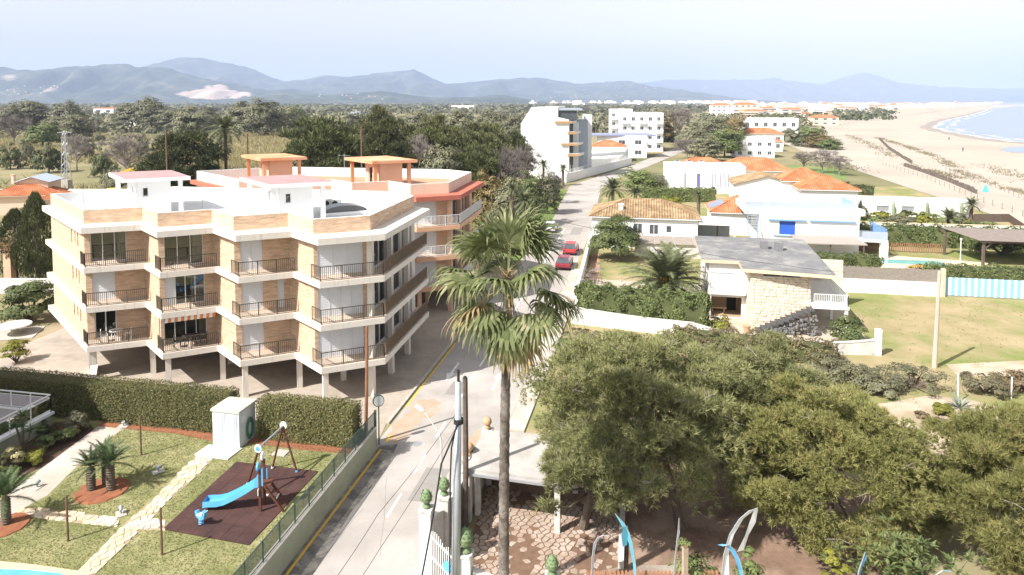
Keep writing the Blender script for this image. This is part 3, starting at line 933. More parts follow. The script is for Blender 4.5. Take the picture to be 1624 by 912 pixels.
def tufts(C, D, ln, k, w, r=RNG, spread=.8):
    """k thin needles fanning out of every centre"""
    n = len(C)
    C3 = np.repeat(C, k, 0)
    D3 = np.repeat(D, k, 0) + rdir(n*k, r)*spread
    D3 /= np.linalg.norm(D3, axis=1, keepdims=True)
    s = np.cross(D3, rdir(n*k, r)); s /= np.linalg.norm(s, axis=1, keepdims=True)+1e-9
    l = (ln*(.6+.7*r.random(n*k)))[:,None]
    V = np.stack([C3-s*w*.5, C3+s*w*.5, C3+D3*l], 1).reshape(-1,3)
    return V, np.arange(n*k*3).reshape(-1,3)

def clumped(nc, shape, cr, per, r, low=-.1, hollow=.5):
    """points and outward directions of a clumpy crown inside a unit dome scaled by shape (rx,ry,rz)"""
    d = rdir(nc*3, r); d = d[d[:,2] > low][:nc]
    rad = hollow + (1-hollow)*r.random(len(d))**.6
    lump = 1 + .22*np.sin(d[:,0]*5+d[:,1]*4+r.random()*6) * np.cos(d[:,2]*6+d[:,1]*3)
    cc = d*(rad*lump)[:,None]*np.array(shape)
    k = np.repeat(np.arange(len(d)), per)
    q = rdir(len(k), r); q[:,2] = np.abs(q[:,2])*1.0 - .25
    cs = cr*(.55+.7*r.random(len(d)))
    P = cc[k] + q*(cs[k]*r.random(len(k))**.4)[:,None]*np.array([1,1,.62])
    D = q*.7 + d[k]*.5 + np.array([0,0,.35]); D /= np.linalg.norm(D, axis=1, keepdims=True)
    return P, D, cc

def limbs(mb, base, top, cc, n, r, rad):
    """trunk and limbs towards some clump centres"""
    base, top = Vector(base), Vector(top)
    path = [base.lerp(top, t)+Vector((math.sin(t*3.2)*.25*rad*3, math.cos(t*2.3)*.2*rad*3, 0)) for t in (0,.25,.5,.75,1)]
    mb.tube(path, [rad*1.25,rad,rad*.85,rad*.7,rad*.5], 8)
    idx = r.choice(len(cc), min(n, len(cc)), replace=False)
    for i in idx:
        c = Vector(cc[i]); s = path[2].lerp(path[4], r.random())
        m = s.lerp(c, .5)+Vector((0,0,-.12*(c-s).length))
        mb.tube([s, m, c], [rad*.4, rad*.25, rad*.07], 5, cap=False)
    return mb

def pinnate(nf, L, e0, e1, nl, ll, seed, droop=1.1, wd=.045, rach=.03):
    """crown of feather fronds; returns triangle soup"""
    r = np.random.default_rng(seed); V = []
    for i in range(nf):
        az = i*2.39996 + r.normal()*.15; f = (i+.5)/nf
        el = math.radians(e0 + (e1-e0)*f + r.normal()*5)
        Lf = L*(.8+.3*r.random())*(.75+.25*min(1, f*3)); p = np.zeros(3); st = Lf/nl
        side = np.array([-math.sin(az), math.cos(az), 0.])
        dr = droop*(.7+.6*r.random())
        for k in range(nl):
            t = k/nl; e = el - dr*t*t*1.1
            d = np.array([math.cos(az)*math.cos(e), math.sin(az)*math.cos(e), math.sin(e)])
            up = np.cross(d, side); up *= np.sign(up[2]) if abs(up[2]) > .05 else 1
            q = p + d*st
            w = rach*(1-t)
            V += [p-side*w, p+side*w, q]
            if t > .06:
                l = ll*(math.sin(PI*min(1, .12+t*.9))**.6)
                for s in (-1,1):
                    for dd in (0,.5):
                        b = p + d*st*dd
                        ld = side*s*.78 + d*.55 + up*(.22-.35*r.random()) + np.array([0,0,-.15])
                        ld = ld/np.linalg.norm(ld)
                        V += [b-d*wd*.5, b+d*wd*.5, b+ld*l*(.85+.3*r.random())]
            p = q
    V = np.array(V); return V, np.arange(len(V)).reshape(-1,3)

def fanleaf(r, az, el, pet, R, droop, nseg=26, span=118):
    """one fan leaf: petiole and blade of separate drooping segments"""
    d = np.array([math.cos(az)*math.cos(el), math.sin(az)*math.cos(el), math.sin(el)])
    side = np.array([-math.sin(az), math.cos(az), 0.])
    V = []
    # petiole bends a little
    p = np.zeros(3); n = 4; e = el
    for k in range(n):
        e2 = e - droop*.25/n
        dd = np.array([math.cos(az)*math.cos(e2), math.sin(az)*math.cos(e2), math.sin(e2)])
        q = p + dd*pet/n; w = .03
        V += [p-side*w, p+side*w, q+side*w*.8, p-side*w, q+side*w*.8, q-side*w*.8]
        p, e = q, e2
    d = dd; nrm = np.cross(d, side)
    if nrm[2] < 0: nrm = -nrm
    roll = r.normal()*.25
    side = side*math.cos(roll) + nrm*math.sin(roll); nrm = np.cross(d, side)
    if nrm[2] < 0: nrm = -nrm
    for k in range(nseg):
        th = math.radians(-span + 2*span*k/(nseg-1))
        sd = d*math.cos(th) + side*math.sin(th) + nrm*(.10*(1 if k%2 else -1) - .12*abs(math.sin(th)))
        l = R*(.72+.28*math.cos(th*.8))*(.88+.24*r.random())
        cr = np.cross(sd, nrm); cr /= np.linalg.norm(cr)+1e-9
        pts = []; pos = p.copy(); cur = sd/np.linalg.norm(sd)
        ws = [.012, .068, .05, .03, .016, 0]
        for j in range(6):
            pts.append((pos.copy(), ws[j]*R))
            g = [0,.06,.5,1.3,1.7][j] if j < 5 else 0
            cur = cur + np.array([0,0,-1.])*g*droop*(.6+.8*r.random())*.55; cur /= np.linalg.norm(cur)
            pos = pos + cur*l/5
        for j in range(5):
            (a,wa),(b,wb) = pts[j], pts[j+1]
            V += [a-cr*wa, a+cr*wa, b+cr*wb]
            if wb: V += [a-cr*wa, b+cr*wb, b-cr*wb]
    return V

def leafhedge(name, label, P0, P1, w, z0, h, m, n, size, parent=None, cat='hedge', bulge=.12, wob=.10, group=None):
    """clipped hedge P0->P1: a dark woody core with leaves all over its faces"""
    P0, P1 = Vector(P0), Vector(P1); d = (P1-P0); L = d.length; d.normalize(); s = Vector((-d.y,d.x,0))
    T = thing(name, label, cat, (P0+P1)/2 if False else (P0.x,P0.y,z0), 0, group)
    core = MB()
    q = [P0+s*(w/2-.12)+d*.1, P0-s*(w/2-.12)+d*.1, P1-s*(w/2-.12)-d*.1, P1+s*(w/2-.12)-d*.1]
    core.prism([(p.x,p.y) for p in q][::-1], z0, z0+h-.14)
    core.build('branches', m_leafd, T)
    r = np.random.default_rng(int(abs(P0.x*37+P0.y*11)*10)%100000)
    area = [L*h, L*h, L*w, w*h, w*h]; tot = sum(area)
    Cs, Ds = [], []
    dn, sn = np.array(d), np.array(s)
    for i, a in enumerate(area):
        k = int(n*a/tot); u, v = r.random(k), r.random(k)
        o = np.array([P0.x,P0.y,z0])
        if i < 2:
            sg = 1 if i == 0 else -1
            C = o + dn*(u*L)[:,None] + sn*(sg*w/2) + np.array([0,0,1])*(v*h)[:,None]; D = np.tile(sn*sg, (k,1))
        elif i == 2:
            C = o + dn*(u*L)[:,None] + sn*((v-.5)*w)[:,None] + np.array([0,0,h]); D = np.tile([0,0,1.], (k,1))
        else:
            sg = 0 if i == 3 else 1
            C = o + dn*(sg*L) + sn*((u-.5)*w)[:,None] + np.array([0,0,1])*(v*h)[:,None]; D = np.tile(dn*(1 if sg else -1), (k,1))
        Cs.append(C); Ds.append(D)
    C, D = np.concatenate(Cs), np.concatenate(Ds)
    nz = np.sin(C[:,0]*1.7)*np.cos(C[:,1]*2.1+C[:,2]*1.3) + .6*np.sin(C[:,0]*4.1+C[:,2]*3)
    C = C + D*(nz*wob*.5 + r.normal(size=len(C))*.05)[:,None]
    D = D + rdir(len(D), r)*.8 + np.array([0,0,.25]); D /= np.linalg.norm(D, axis=1, keepdims=True)
    V, FC = leaves(C, D, size, r)
    V = V - np.array(T.location)
    link('foliage', np_mesh('foliage', V, FC, m), T)
    return T

def bush(name, label, c, rx, rz, m, seed, n=1800, size=.14, cat='shrub', group=None, ry=None, stems=True, low=-.35, hollow=.45, nc=26):
    T = thing(name, label, cat, c, 0, group)
    r = np.random.default_rng(seed)
    P, D, cc = clumped(nc, (rx*.85, (ry or rx)*.85, rz*.62), min(rx,rz)*.42, max(4, int(n*1.7)//nc), r, low=low, hollow=hollow)
    P[:,2] += rz*.45; P[:,2] = np.maximum(P[:,2], .03)
    V, FC = leaves(P, D, size, r)
    link('foliage', np_mesh('foliage', V, FC, m), T)
    if stems:
        sm = MB(); cc = cc + np.array([0,0,rz*.45])
        for i in range(min(9, len(cc))):
            e = Vector(cc[i]); e.z = max(e.z, .2)
            sm.tube([(0.05*math.cos(i),0.05*math.sin(i),-.02), e*.55+Vector((0,0,.06)), e], [.035*rx+.01,.025*rx+.008,.008], 5, cap=False)
        sm.build('stem', m_bark, T, local=True)
    return T

def inpoly(x, y, P):
    c = False
    for i in range(len(P)):
        x1,y1 = P[i][:2]; x2,y2 = P[(i+1)%len(P)][:2]
        if (y1 > y) != (y2 > y) and x < (x2-x1)*(y-y1)/(y2-y1)+x1: c = not c
    return c
# ================================================================== the garden on the left
GZ = 1.2
def RG(s, t, z=GZ): return R(s, t, z)
m_lawn = mat('mown lawn', (.22,.22,.10), (.31,.285,.15), scale=2.2, rough=1, bump=.5, bscale=30, col3=(.175,.185,.075), scale3=.45, lo3=.42, hi3=.62, spec=.05)
m_soil = mat('red garden soil', (.30,.12,.06), (.22,.085,.045), scale=3, rough=1, bump=.5, bscale=20)
m_flag = mat('flagstone', (.62,.49,.34), (.52,.39,.26), scale=1.4, rough=.9, bump=.2, bscale=9, col3=(.68,.58,.45), scale3=1.1)
m_joint = mat('sandy joint', (.36,.29,.19), (.28,.22,.15), scale=5, rough=1)
m_wallg = mat('sage render', (.335,.345,.255), (.285,.295,.215), scale=.8, rough=.9, col3=(.24,.245,.185), scale3=.5, lo3=.5, hi3=.75)
MB().prism([tuple(R(s,t)[:2]) for s,t in ((-62,-40),(-3.16,-40),(-3.16,-10.3),(-62,-10.3))], -.2, GZ).build('garden_lawn', m_lawn, kind='structure')
r = np.random.default_rng(61); n = 36000
S_ = r.uniform(-24,-3.2,n); T_ = r.uniform(-25,-12.6,n)
Pg = np.stack([RO.x+DP.x*S_+DR.x*T_, RO.y+DP.y*S_+DR.y*T_, np.full(n,GZ)],1)
_ex = [[tuple(G(u,v,GZ)[:2]) for u,v in q] for q in (((258,840),(375,733),(505,748),(395,865)),((-40,740),(172,660),(205,668),(75,790),(20,820),(-40,870)),((118,912),(200,828),(322,714),(350,716),(238,828),(150,912)),((10,806),(190,820),(262,823),(262,843),(20,820)),((-160,890),(128,906),(165,925),(-160,960)),((130,765),(200,765),(200,792),(130,792)))]
_k = np.array([not any(inpoly(x,y,q) for q in _ex) for x,y,_ in Pg]); Pg = Pg[_k]
V, FC = tufts(Pg, np.tile([0,0,1.],(len(Pg),1)), .06, 4, .02, r, .8)
link('lawn_grass', np_mesh('lawn_grass', V, FC, leafmat('lawn blades',(.245,.245,.115),(.315,.30,.15),.5)), kind='stuff')['label'] = 'short mown grass of the playground lawn'
# retaining wall along the street with its green mesh fence
T = thing('retaining_wall', 'long sage green retaining wall between playground garden and street', 'wall', R(-3.05,-22,0))
MB().prism([tuple(R(s,t)[:2]) for s,t in ((-3.155,-36),(-2.95,-36),(-2.95,-10.0),(-3.155,-10.0))], 0, GZ+.06).build('wall_body', m_wallg, T)
MB().prism([tuple(R(s,t)[:2]) for s,t in ((-3.2,-36),(-2.92,-36),(-2.92,-9.97),(-3.2,-9.97))], GZ+.062, GZ+.11).build('coping', m_slabw, T)
T = thing('mesh_fence', 'dark green panel fence on top of the sage wall', 'fence', R(-3.05,-22,GZ+.11))
m_gfence = mat('green fence paint', (.035,.075,.06), (.05,.09,.075), scale=2, rough=.5)
m_gmesh = bpy.data.materials.new('green fence mesh'); m_gmesh.use_nodes = True
_t = m_gmesh.node_tree; _b = _t.nodes['Principled BSDF']; _b.inputs['Base Color'].default_value = (.05,.085,.075,1); _b.inputs['Roughness'].default_value = .6
_tr = _t.nodes.new('ShaderNodeBsdfTransparent'); _mx = _t.nodes.new('ShaderNodeMixShader'); _mx.inputs[0].default_value = .72
_t.links.new(_tr.outputs[0], _mx.inputs[1]); _t.links.new(_b.outputs[0], _mx.inputs[2]); _t.links.new(_mx.outputs[0], _t.nodes['Material Output'].inputs['Surface'])
npan = 20; t0, t1 = -36.0, -10.05
for k in range(npan):
    a, b = t0+(t1-t0)*k/npan, t0+(t1-t0)*(k+1)/npan
    z0, z1 = GZ+.16, GZ+1.0
    MB().beam(R(-3.05,b,GZ+.112), R(-3.05,b,z1+.03), .05).build('post', m_gfence, T)
    MB().beam(R(-3.05,a+.03,z1), R(-3.05,b-.03,z1), .035).build('rail', m_gfence, T)
    MB().beam(R(-3.05,a+.03,z0), R(-3.05,b-.03,z0), .035).build('rail', m_gfence, T)
    MB().quad(R(-3.05,a+.03,z0+.02),R(-3.05,b-.03,z0+.02),R(-3.05,b-.03,z1-.02),R(-3.05,a+.03,z1-.02)).build('mesh_panel', m_gmesh, T)
MB().beam(R(-3.05,-9.9,0), R(-3.05,-9.9,GZ+1.05), .12).build('corner_post', m_gfence, T)
# hedges
leafhedge('hedge', 'long clipped hedge running to the left of the white shed', R(-34,-11.6), R(-11.0,-11.6), 1.25, GZ-.1, 2.3, m_hedge, 60000, .085)
leafhedge('hedge', 'short clipped hedge between the white shed and the street', R(-9.0,-11.8), R(-3.3,-11.8), 1.15, GZ-.1, 2.3, m_hedge, 19000, .085)
mb = MB(); v = [(*RG(s,t)[:2], GZ+.006) for s,t in ((-19,-12.1),(-19,-12.75),(-14,-12.7),(-11.2,-13.1),(-9,-12.9),(-6,-13.0),(-3.25,-12.9),(-3.25,-12.2))]
mb.add(v, [tuple(range(len(v)))]); mb.build('soil_strip', m_soil, kind='structure')

# --- flagstone paths: every stone a piece of its own
def clip_half(P, m, n):
    out = []
    for i in range(len(P)):
        a, b = P[i], P[(i+1)%len(P)]
        da, db = (a-m).dot(n), (b-m).dot(n)
        if da <= 0: out.append(a)
        if (da < 0) != (db < 0) and abs(da-db) > 1e-9: out.append(a.lerp(b, da/(da-db)))
    return out
def stones(parent, poly, size, z, m, seed, gap=.03, h=.035, limit=300, name='stone', drop=0.0):
    """irregular flagstones filling poly; returns count"""
    rr = random.Random(seed)
    xs = [p[0] for p in poly]; ys = [p[1] for p in poly]
    sites = []
    y = min(ys)-size
    row = 0
    while y < max(ys)+size:
        x = min(xs)-size + (size*.5 if row%2 else 0)
        while x < max(xs)+size:
            sites.append(Vector((x+rr.uniform(-.34,.34)*size, y+rr.uniform(-.34,.34)*size))); x += size
        y += size*.86; row += 1
    cnt = 0; rest = MB()
    for i, c in enumerate(sites):
        if not inpoly(c.x, c.y, poly): continue
        P = [c+Vector((a,b)) for a,b in ((-size,-size),(size,-size),(size,size),(-size,size))]
        for j, o in enumerate(sites):
            if j == i: continue
            dv = o-c
            if dv.length < size*2.6 and len(P) > 2:
                P = clip_half(P, c+dv*(.5-gap/2/dv.length), dv.normalized())
        for k in range(len(poly)):
            a, b = Vector(poly[k][:2]), Vector(poly[(k+1)%len(poly)][:2])
            dd = (b-a).normalized(); nn = Vector((dd.y,-dd.x))
            if abs((c-a).dot(nn)) < size*1.2 and len(P) > 2 and (c-a).dot(nn) < 0 and -.5 < (c-a).dot(dd) < (b-a).length+.5:
                P = clip_half(P, a, nn)
        if len(P) < 3 or rr.random() < drop + (.55 if drop and math.sin(c.x*1.9+1)+math.cos(c.y*1.3) > .75 else 0): continue
        hh = z+h+rr.uniform(-.008,.010)
        top = [c+(p-c)*.94 for p in P]
        mb = MB() if cnt < limit else rest
        n = len(P)
        mb.add([(p.x,p.y,z) for p in P]+[(p.x,p.y,hh) for p in top], [(k,(k+1)%n,(k+1)%n+n,k+n) for k in range(n)]+[tuple(range(n,2*n))])
        if cnt < limit: mb.build(name, m, parent)
        cnt += 1
    if rest.v: rest.build('stones', m, parent, kind='stuff')
    return cnt
def gpath(name, px, label, size, seed, z=GZ):
    poly = [tuple(G(u,v,z)[:2]) for u,v in px]
    a = sum(poly[i][0]*poly[(i+1)%len(poly)][1]-poly[(i+1)%len(poly)][0]*poly[i][1] for i in range(len(poly)))
    if a < 0: poly = poly[::-1]
    mb = MB(); mb.add([(x,y,z+.005) for x,y in poly], [tuple(range(len(poly)))])
    o = mb.build(name, m_joint, kind='structure')
    stones(o, poly, size, z+.006, m_flag, seed)
gpath('flagstone_path', [(118,912),(160,870),(200,828),(245,790),(290,742),(322,716),(348,716),(318,750),(270,792),(238,826),(196,868),(150,912)], '', .34, 3)
gpath('flagstone_path', [(30,808),(60,806),(120,812),(190,822),(186,836),(120,830),(60,822),(20,816)], '', .38, 5)
gpath('flagstone_path', [(222,823),(262,824),(262,842),(210,840)], '', .34, 6)
# concrete garden walk
mb = MB(); v = [(*G(u,v_,GZ)[:2], GZ+.005) for u,v_ in ((-40,830),(30,770),(100,718),(172,664),(203,668),(196,680),(150,712),(75,786),(20,815),(-40,870))][::-1]
mb.add(v, [tuple(range(len(v)))]); mb.build('garden_walk', m_walk, kind='structure')
# pool corner at the bottom left with its coping
pool = thing('swimming_pool', 'corner of a blue pool with sandy coping at the bottom left edge', 'pool', G(0,930,GZ))
pc = [(-160,893),(0,892),(60,898),(128,908),(165,925),(-160,960)]
v = [(*G(u,v_,GZ)[:2], GZ+.012) for u,v_ in pc][::-1]
MB().prism([p[:2] for p in v], GZ+.002, GZ+.06).build('coping', mat('sandy coping', (.62,.47,.31), (.56,.42,.28), scale=1, rough=.85), pool)
v = [(*G(u,v_,GZ)[:2], GZ) for u,v_ in ((-160,905),(0,905),(40,906),(100,912),(60,960),(-160,960))][::-1]
MB().prism([p[:2] for p in v], GZ+.061, GZ+.066, bottom=False).build('water', mat('pool water', (.10,.36,.55), (.14,.42,.6), scale=1.5, rough=.08, bump=.2, spec=.5), pool)

# --- terrace at the left edge and the tall neighbour block it belongs to
tc = R(-21.15,-13.5)
T = thing('neighbour_building', 'raised terrace with white railing and grey floor at the left edge', 'building', R(-26,-18,GZ))
tp = [R(-21.15,-13.4), R(-44,-13.4), R(-44,-30), R(-21.15,-30)]
tp2 = [(p.x,p.y) for p in tp]
a2 = sum(tp2[i][0]*tp2[(i+1)%4][1]-tp2[(i+1)%4][0]*tp2[i][1] for i in range(4))
if a2 < 0: tp2 = tp2[::-1]
MB().prism(offset_poly(tp2,[.12]*4), GZ, 2.05).build('terrace_wall', m_wallg, T)
MB().prism(tp2, 2.05, 2.2).build('terrace_slab', m_whiteclean, T)
MB().prism(offset_poly(tp2,[.3]*4), 2.2, 2.212, bottom=False).build('terrace_floor', mat('grey terrace tiles',(.36,.33,.33),(.32,.29,.29),scale=1.5,rough=.8), T)
rail = MB(); gl = MB()
for (p,q) in ((R(-21.27,-13.52),R(-40,-13.52)),(R(-21.27,-13.52),R(-21.27,-29))):
    for z in (3.2,3.02,2.32):
        rail.beam((p.x,p.y,z),(q.x,q.y,z), .06 if z > 3.1 else .035)
    L = (q-p).length; n = int(L/1.25)
    for k in range(n+1):
        c = p.lerp(q,k/n); rail.beam((c.x,c.y,2.2),(c.x,c.y,3.2),.05)
    n0 = (q-p).normalized()
    gl.quad((p.x,p.y,2.36),(q.x,q.y,2.36),(q.x,q.y,2.98),(p.x,p.y,2.98))
ro = rail.build('railing', m_wrail, T); gl.build('glass_panel', glassmat('railing glass',(.8,.85,.85),.08), ro)
# the block itself stands just outside the picture and shades hedge and flower bed
bb = [R(-55,-40), R(-28.6,-40), R(-28.6,-17.6), R(-55,-17.6)]; bb2 = [(p.x,p.y) for p in bb]
MB().prism(bb2, GZ, 15.0).build('wall', m_white, T)
for k in range(4):
    MB().prism([(p.x,p.y) for p in (R(-28.7,-38),R(-27.0,-38),R(-27.0,-17.2),R(-28.7,-17.2))], 4.9+k*2.9, 5.15+k*2.9).build('balcony_slab', m_whiteclean, T)
for i,(s,t) in enumerate(((-21.8,-14.3),(-21.8,-18.6))):
    p = R(s,t,2.215)
    T2 = thing('planter', ['square white planter at the corner of the terrace','square white planter with a dark plant farther along the terrace'][i], 'planter', p, -RA)
    MB().box(-.28,-.28,0,.28,.28,.55).build('pot', m_whiteclean, T2, local=True)
    if i:
        r = np.random.default_rng(4); V, FC = tufts(np.tile([0,0,.5],(26,1))+rdir(26,r)*.08, rdir(26,r)*.6+np.array([0,0,.7]), .6, 2, .06, r)
        link('plant', np_mesh('plant', V, FC, m_cyc), T2)
# flower bed with shrubs below the terrace
mb = MB(); v = [(*G(u,v_,GZ)[:2], GZ+.004) for u,v_ in ((-40,750),(0,716),(88,670),(140,668),(150,682),(80,735),(10,768),(-40,800))][::-1]
mb.add(v, [tuple(range(len(v)))]); mb.build('flower_bed', mat('dark bed soil',(.10,.06,.04),(.07,.045,.03),scale=3,rough=1,bump=.4), kind='structure')
bush('round_shrub', 'grey green ball shaped shrub beside the garden walk below the terrace', G(122,686,GZ), .58, 1.15, m_leafo, 31, n=2600, size=.08, hollow=.8, nc=60, stems=False)
bush('low_shrub', 'dark spreading shrub in the bed left of the ball shrub', G(100,700,GZ), .65, .75, m_leafg, 32, n=1500, size=.1)
bush('low_shrub', 'small dark round shrub against the terrace wall', G(68,690,GZ), .4, .8, m_leafd, 33, n=900, size=.09)
bush('low_shrub', 'bright yellow green shrub at the edge of the flower bed', G(54,733,GZ), .55, .55, m_leafy, 34, n=900, size=.12)
bush('low_shrub', 'mid green spiky shrub in the middle of the flower bed', G(74,712,GZ), .45, .75, m_leafg, 35, n=900, size=.13)
bush('tall_shrub', 'pale cream flowering shrub at the front of the flower bed', G(20,745,GZ), .6, 1.3, leafmat('cream flower heads',(.20,.19,.08),(.42,.38,.2),.2), 36, n=1200, size=.12)
bush('low_shrub', 'dark green shrub at the left edge beside the garden walk', G(4,768,GZ), .7, .8, m_leafg, 37, n=1400, size=.12)
# dragon tree: forked stem with spiky heads
p = G(36,722,GZ)
T = thing('dragon_tree', 'forked dragon tree with spiky heads in front of the terrace', 'tree', p)
mb = MB(); heads = [(-.35,.1,1.5),(.0,.1,2.1),(.5,0,1.35),(.2,-.2,1.7)]
for h in heads:
    mb.tube([(0,0,-.02),(h[0]*.25,h[1]*.3,.6),(h[0]*.7,h[1],h[2]*.7),h], [.09,.075,.06,.05], 7)
mb.build('trunk', m_bark, T, local=True)
r = np.random.default_rng(9); VV=[]; n0=0
C = np.concatenate([np.tile(h,(26,1)) for h in heads]); D = rdir(len(C),r); D[:,2] = np.abs(D[:,2])*.9-.1
V, FC = tufts(C, D, .55, 2, .06, r, .3); link('crown', np_mesh('crown', V, FC, m_cyc), T)

# --- cycads
cyV, cyF = pinnate(26, 1.3, 80, 2, 18, .19, 5, droop=.6, wd=.04, rach=.02)
cyme = np_mesh('cycad_crown', cyV, cyF, m_cyc)
def cycad(u, v, h, sc, label, group, rz=0):
    p = G(u,v,GZ)
    T = thing('cycad', label, 'cycad', p, rz, group)
    mb = MB(); mb.tube([(0,0,-.05),(0,0,h*.5),(.02,0,h)], [.19,.17,.15], 10)
    for k in range(int(h/.12)):
        mb.lathe([(.18,k*.12),(.215,k*.12+.03),(.18,k*.12+.07)], (0,0,0), 10)
    mb.build('trunk', m_bark, T, local=True)
    c = link('crown', cyme, T); c.location = (0.02,0,h+.04); c.scale = (sc,)*3; c.rotation_euler = (0,0,rz*2)
    return T
cycad(145,778,1.15,.85,'shorter cycad on the left of the pair in the red soil bed','cycads in the red soil bed',.4)
cycad(176,778,1.35,1.0,'taller cycad at the front right of the red soil bed','cycads in the red soil bed',1.2)
cycad(169,768,1.3,.9,'cycad standing just behind the taller one in the red bed','cycads in the red soil bed',2.2)
cycad(10,832,1.25,1.15,'cycad at the left edge in its own red soil ring','cycads at the left edge',.9)
for (u,v,rx,ry) in ((162,778,1.15,.75),(10,834,.85,.6)):
    c = G(u,v,GZ); pts = [(c.x+rx*math.cos(2*PI*k/20)*(1+.08*math.sin(3*k)), c.y+ry*1.5*math.sin(2*PI*k/20), GZ+.02) for k in range(20)]
    mb = MB(); mb.add([(x,y,GZ+.005+.05) for x,y,z in pts]+[(c.x+(x-c.x)*1.05,c.y+(y-c.y)*1.05,GZ-.01) for x,y,z in pts], [tuple(range(20))]+[(k+20,(k+1)%20+20,(k+1)%20,k) for k in range(20)])
    mb.build('soil_bed', m_soil, kind='structure')

# --- posts, garden lights, covers
m_wood = mat('weathered wood', (.19,.12,.075), (.13,.08,.05), scale=6, rough=.9)
for i,(ub,vb,vt,lab) in enumerate(((224,722,660,'slim wooden post on the lawn nearest the hedge'),(108,858,785,'slim wooden post on the lawn nearest the pool'),(257,880,805,'slim wooden post at the front corner of the rubber mat'))):
    p = G(ub,vb,GZ); h = AT(ub,vt,p.y).z-GZ
    T = thing('wooden_post', lab, 'post', p, 0, 'wooden posts on the lawn')
    MB().tube([p, p+Vector((0,0,h-.06))], [.05,.045], 8).build('shaft', m_wood, T)
    MB().tube([p+Vector((0,0,h-.06)), p+Vector((0,0,h))], [.055,.03], 8).build('cap', m_wood, T)
m_lampg = mat('garden light metal', (.35,.38,.42), rough=.4, metal=.5)
for i,(u,v,lab) in enumerate(((196,676,'garden spotlight beside the end of the concrete walk'),(251,748,'garden spotlight on the lawn between cycads and stone path'),(59,773,'garden spotlight by the middle of the concrete walk'),(192,815,'garden spotlight where the stone paths meet'))):
    p = G(u,v,GZ+.006)
    T = thing('garden_spotlight', lab, 'garden light', p, i*.7, 'garden spotlights')
    MB().box(-.28,-.22,0,.28,.22,.03).build('base_plate', m_conc, T, local=True)
    MB().tube([(0,0,.03),(0,0,.16)], .035, 8).build('stem', m_lampg, T, local=True)
    MB().tube([(-.1,0,.20),(.13,0,.27)], [.06,.10], 10).build('lamp_head', m_lampg, T, local=True)
T = thing('manhole_cover', 'pale concrete inspection cover on the lawn behind the swing', 'cover', G(445,719,GZ))
MB().obox(G(445,719,GZ+.002), .75,.6,.05, -RA).build('lid', m_conc, T)

# --- shed with hose
p = R(-10.15,-12.75,GZ)
T = thing('garden_shed', 'small white utility shed with louvred doors between the hedges', 'shed', p, -RA-.03)
sw, sdp, sh = 1.62, 1.5, 1.95
m_shed = mat('shed paint', (.66,.70,.75), (.62,.66,.71), scale=1.4, rough=.7)
MB().box(-sw/2,-sdp/2,0,sw/2,sdp/2,sh).build('wall', m_shed, T, local=True)
rf = MB(); o = .07
rf.box(-sw/2-o,-sdp/2-o,sh,sw/2+o,sdp/2+o,sh+.12)
rf.add([(-sw/2-o,-sdp/2-o,sh+.121),(sw/2+o,-sdp/2-o,sh+.121),(sw/2+o,sdp/2+o,sh+.121),(-sw/2-o,sdp/2+o,sh+.121),(0,0,sh+.30)], [(0,1,4),(1,2,4),(2,3,4),(3,0,4)])
rf.build('roof', mat('shed roof',(.55,.53,.45),(.48,.46,.39),scale=2,rough=.9), T, local=True)
for sx in (-.36,.36):
    d = MB().box(sx-.3,-sdp/2-.03,.1,sx+.3,-sdp/2-.002,sh-.1).build('door', m_shed, T, local=True)
    mb = MB()
    for k in range(12): mb.box(sx+.14,-sdp/2-.045,.2+k*.13,sx+.24,-sdp/2-.031,.28+k*.13)
    mb.build('louvres', mat('blue louvre',(.25,.36,.5),rough=.6), d, local=True)
MB().box(sw/2+.002,-.5,1.3,sw/2+.02,-.15,1.65).build('sign_plate', m_whiteclean, T, local=True)
MB().prism([(R(s,t).x,R(s,t).y) for s,t in ((-11.3,-14.6),(-9.3,-14.7),(-9.2,-13.55),(-11.2,-13.55))], GZ+.004, GZ+.07).build('step_slab', m_whiteclean, T)
hp = R(-9.30,-12.65,GZ)
T = thing('garden_hose', 'coiled green hose hanging on the right side of the shed', 'hose', hp)
mb = MB()
for k in range(5):
    r0 = .26+.035*k
    mb.tube([hp+Vector((DP.x*.04*(1+k%2),DP.y*.04*(1+k%2),.75))+Vector((DR.x*r0*.8*math.cos(a),DR.y*r0*.8*math.cos(a),r0*1.5*math.sin(a))) for a in [2*PI*j/18 for j in range(19)]], .022, 5, cap=False)
mb.build('coil', mat('green hose',(.06,.17,.12),rough=.5), T)

# --- playground: rubber tiles, slide, swing, spring rider
A_, B_, C_, D_ = [G(u,v,GZ) for u,v in ((258,840),(375,733),(505,748),(395,865))]
m_rub = mat('brown rubber', (.062,.030,.026), (.085,.042,.036), scale=1.6, rough=.95, bump=.2, bscale=40, col3=(.05,.026,.024), scale3=.6)
mat_o = MB().prism([(p.x,p.y) for p in (A_,D_,C_,B_)], GZ-.01, GZ+.006).build('playground_surface', m_rub, kind='structure')
nt_, nn_ = 6, 6
for i in range(nt_):
    for j in range(nn_):
        q = []
        for (a,b) in ((i,j),(i+1,j),(i+1,j+1),(i,j+1)):
            a = a/nt_; b = b/nn_
            q.append(A_.lerp(D_,a).lerp(B_.lerp(C_,a), b))
        c = sum(q, Vector())/4
        q = [c+(x-c)*.985 for x in q]
        MB().prism([(x.x,x.y) for x in q], GZ+.007, GZ+.035+.006*random.random()).build('rubber_tile', m_rub, mat_o)
PZ = GZ+.042
m_red = mat('brown stained timber', (.13,.05,.028), (.09,.035,.02), scale=5, rough=.7)
m_blue = mat('light blue plastic', (.12,.42,.72), (.10,.37,.66), scale=2, rough=.35, spec=.5)
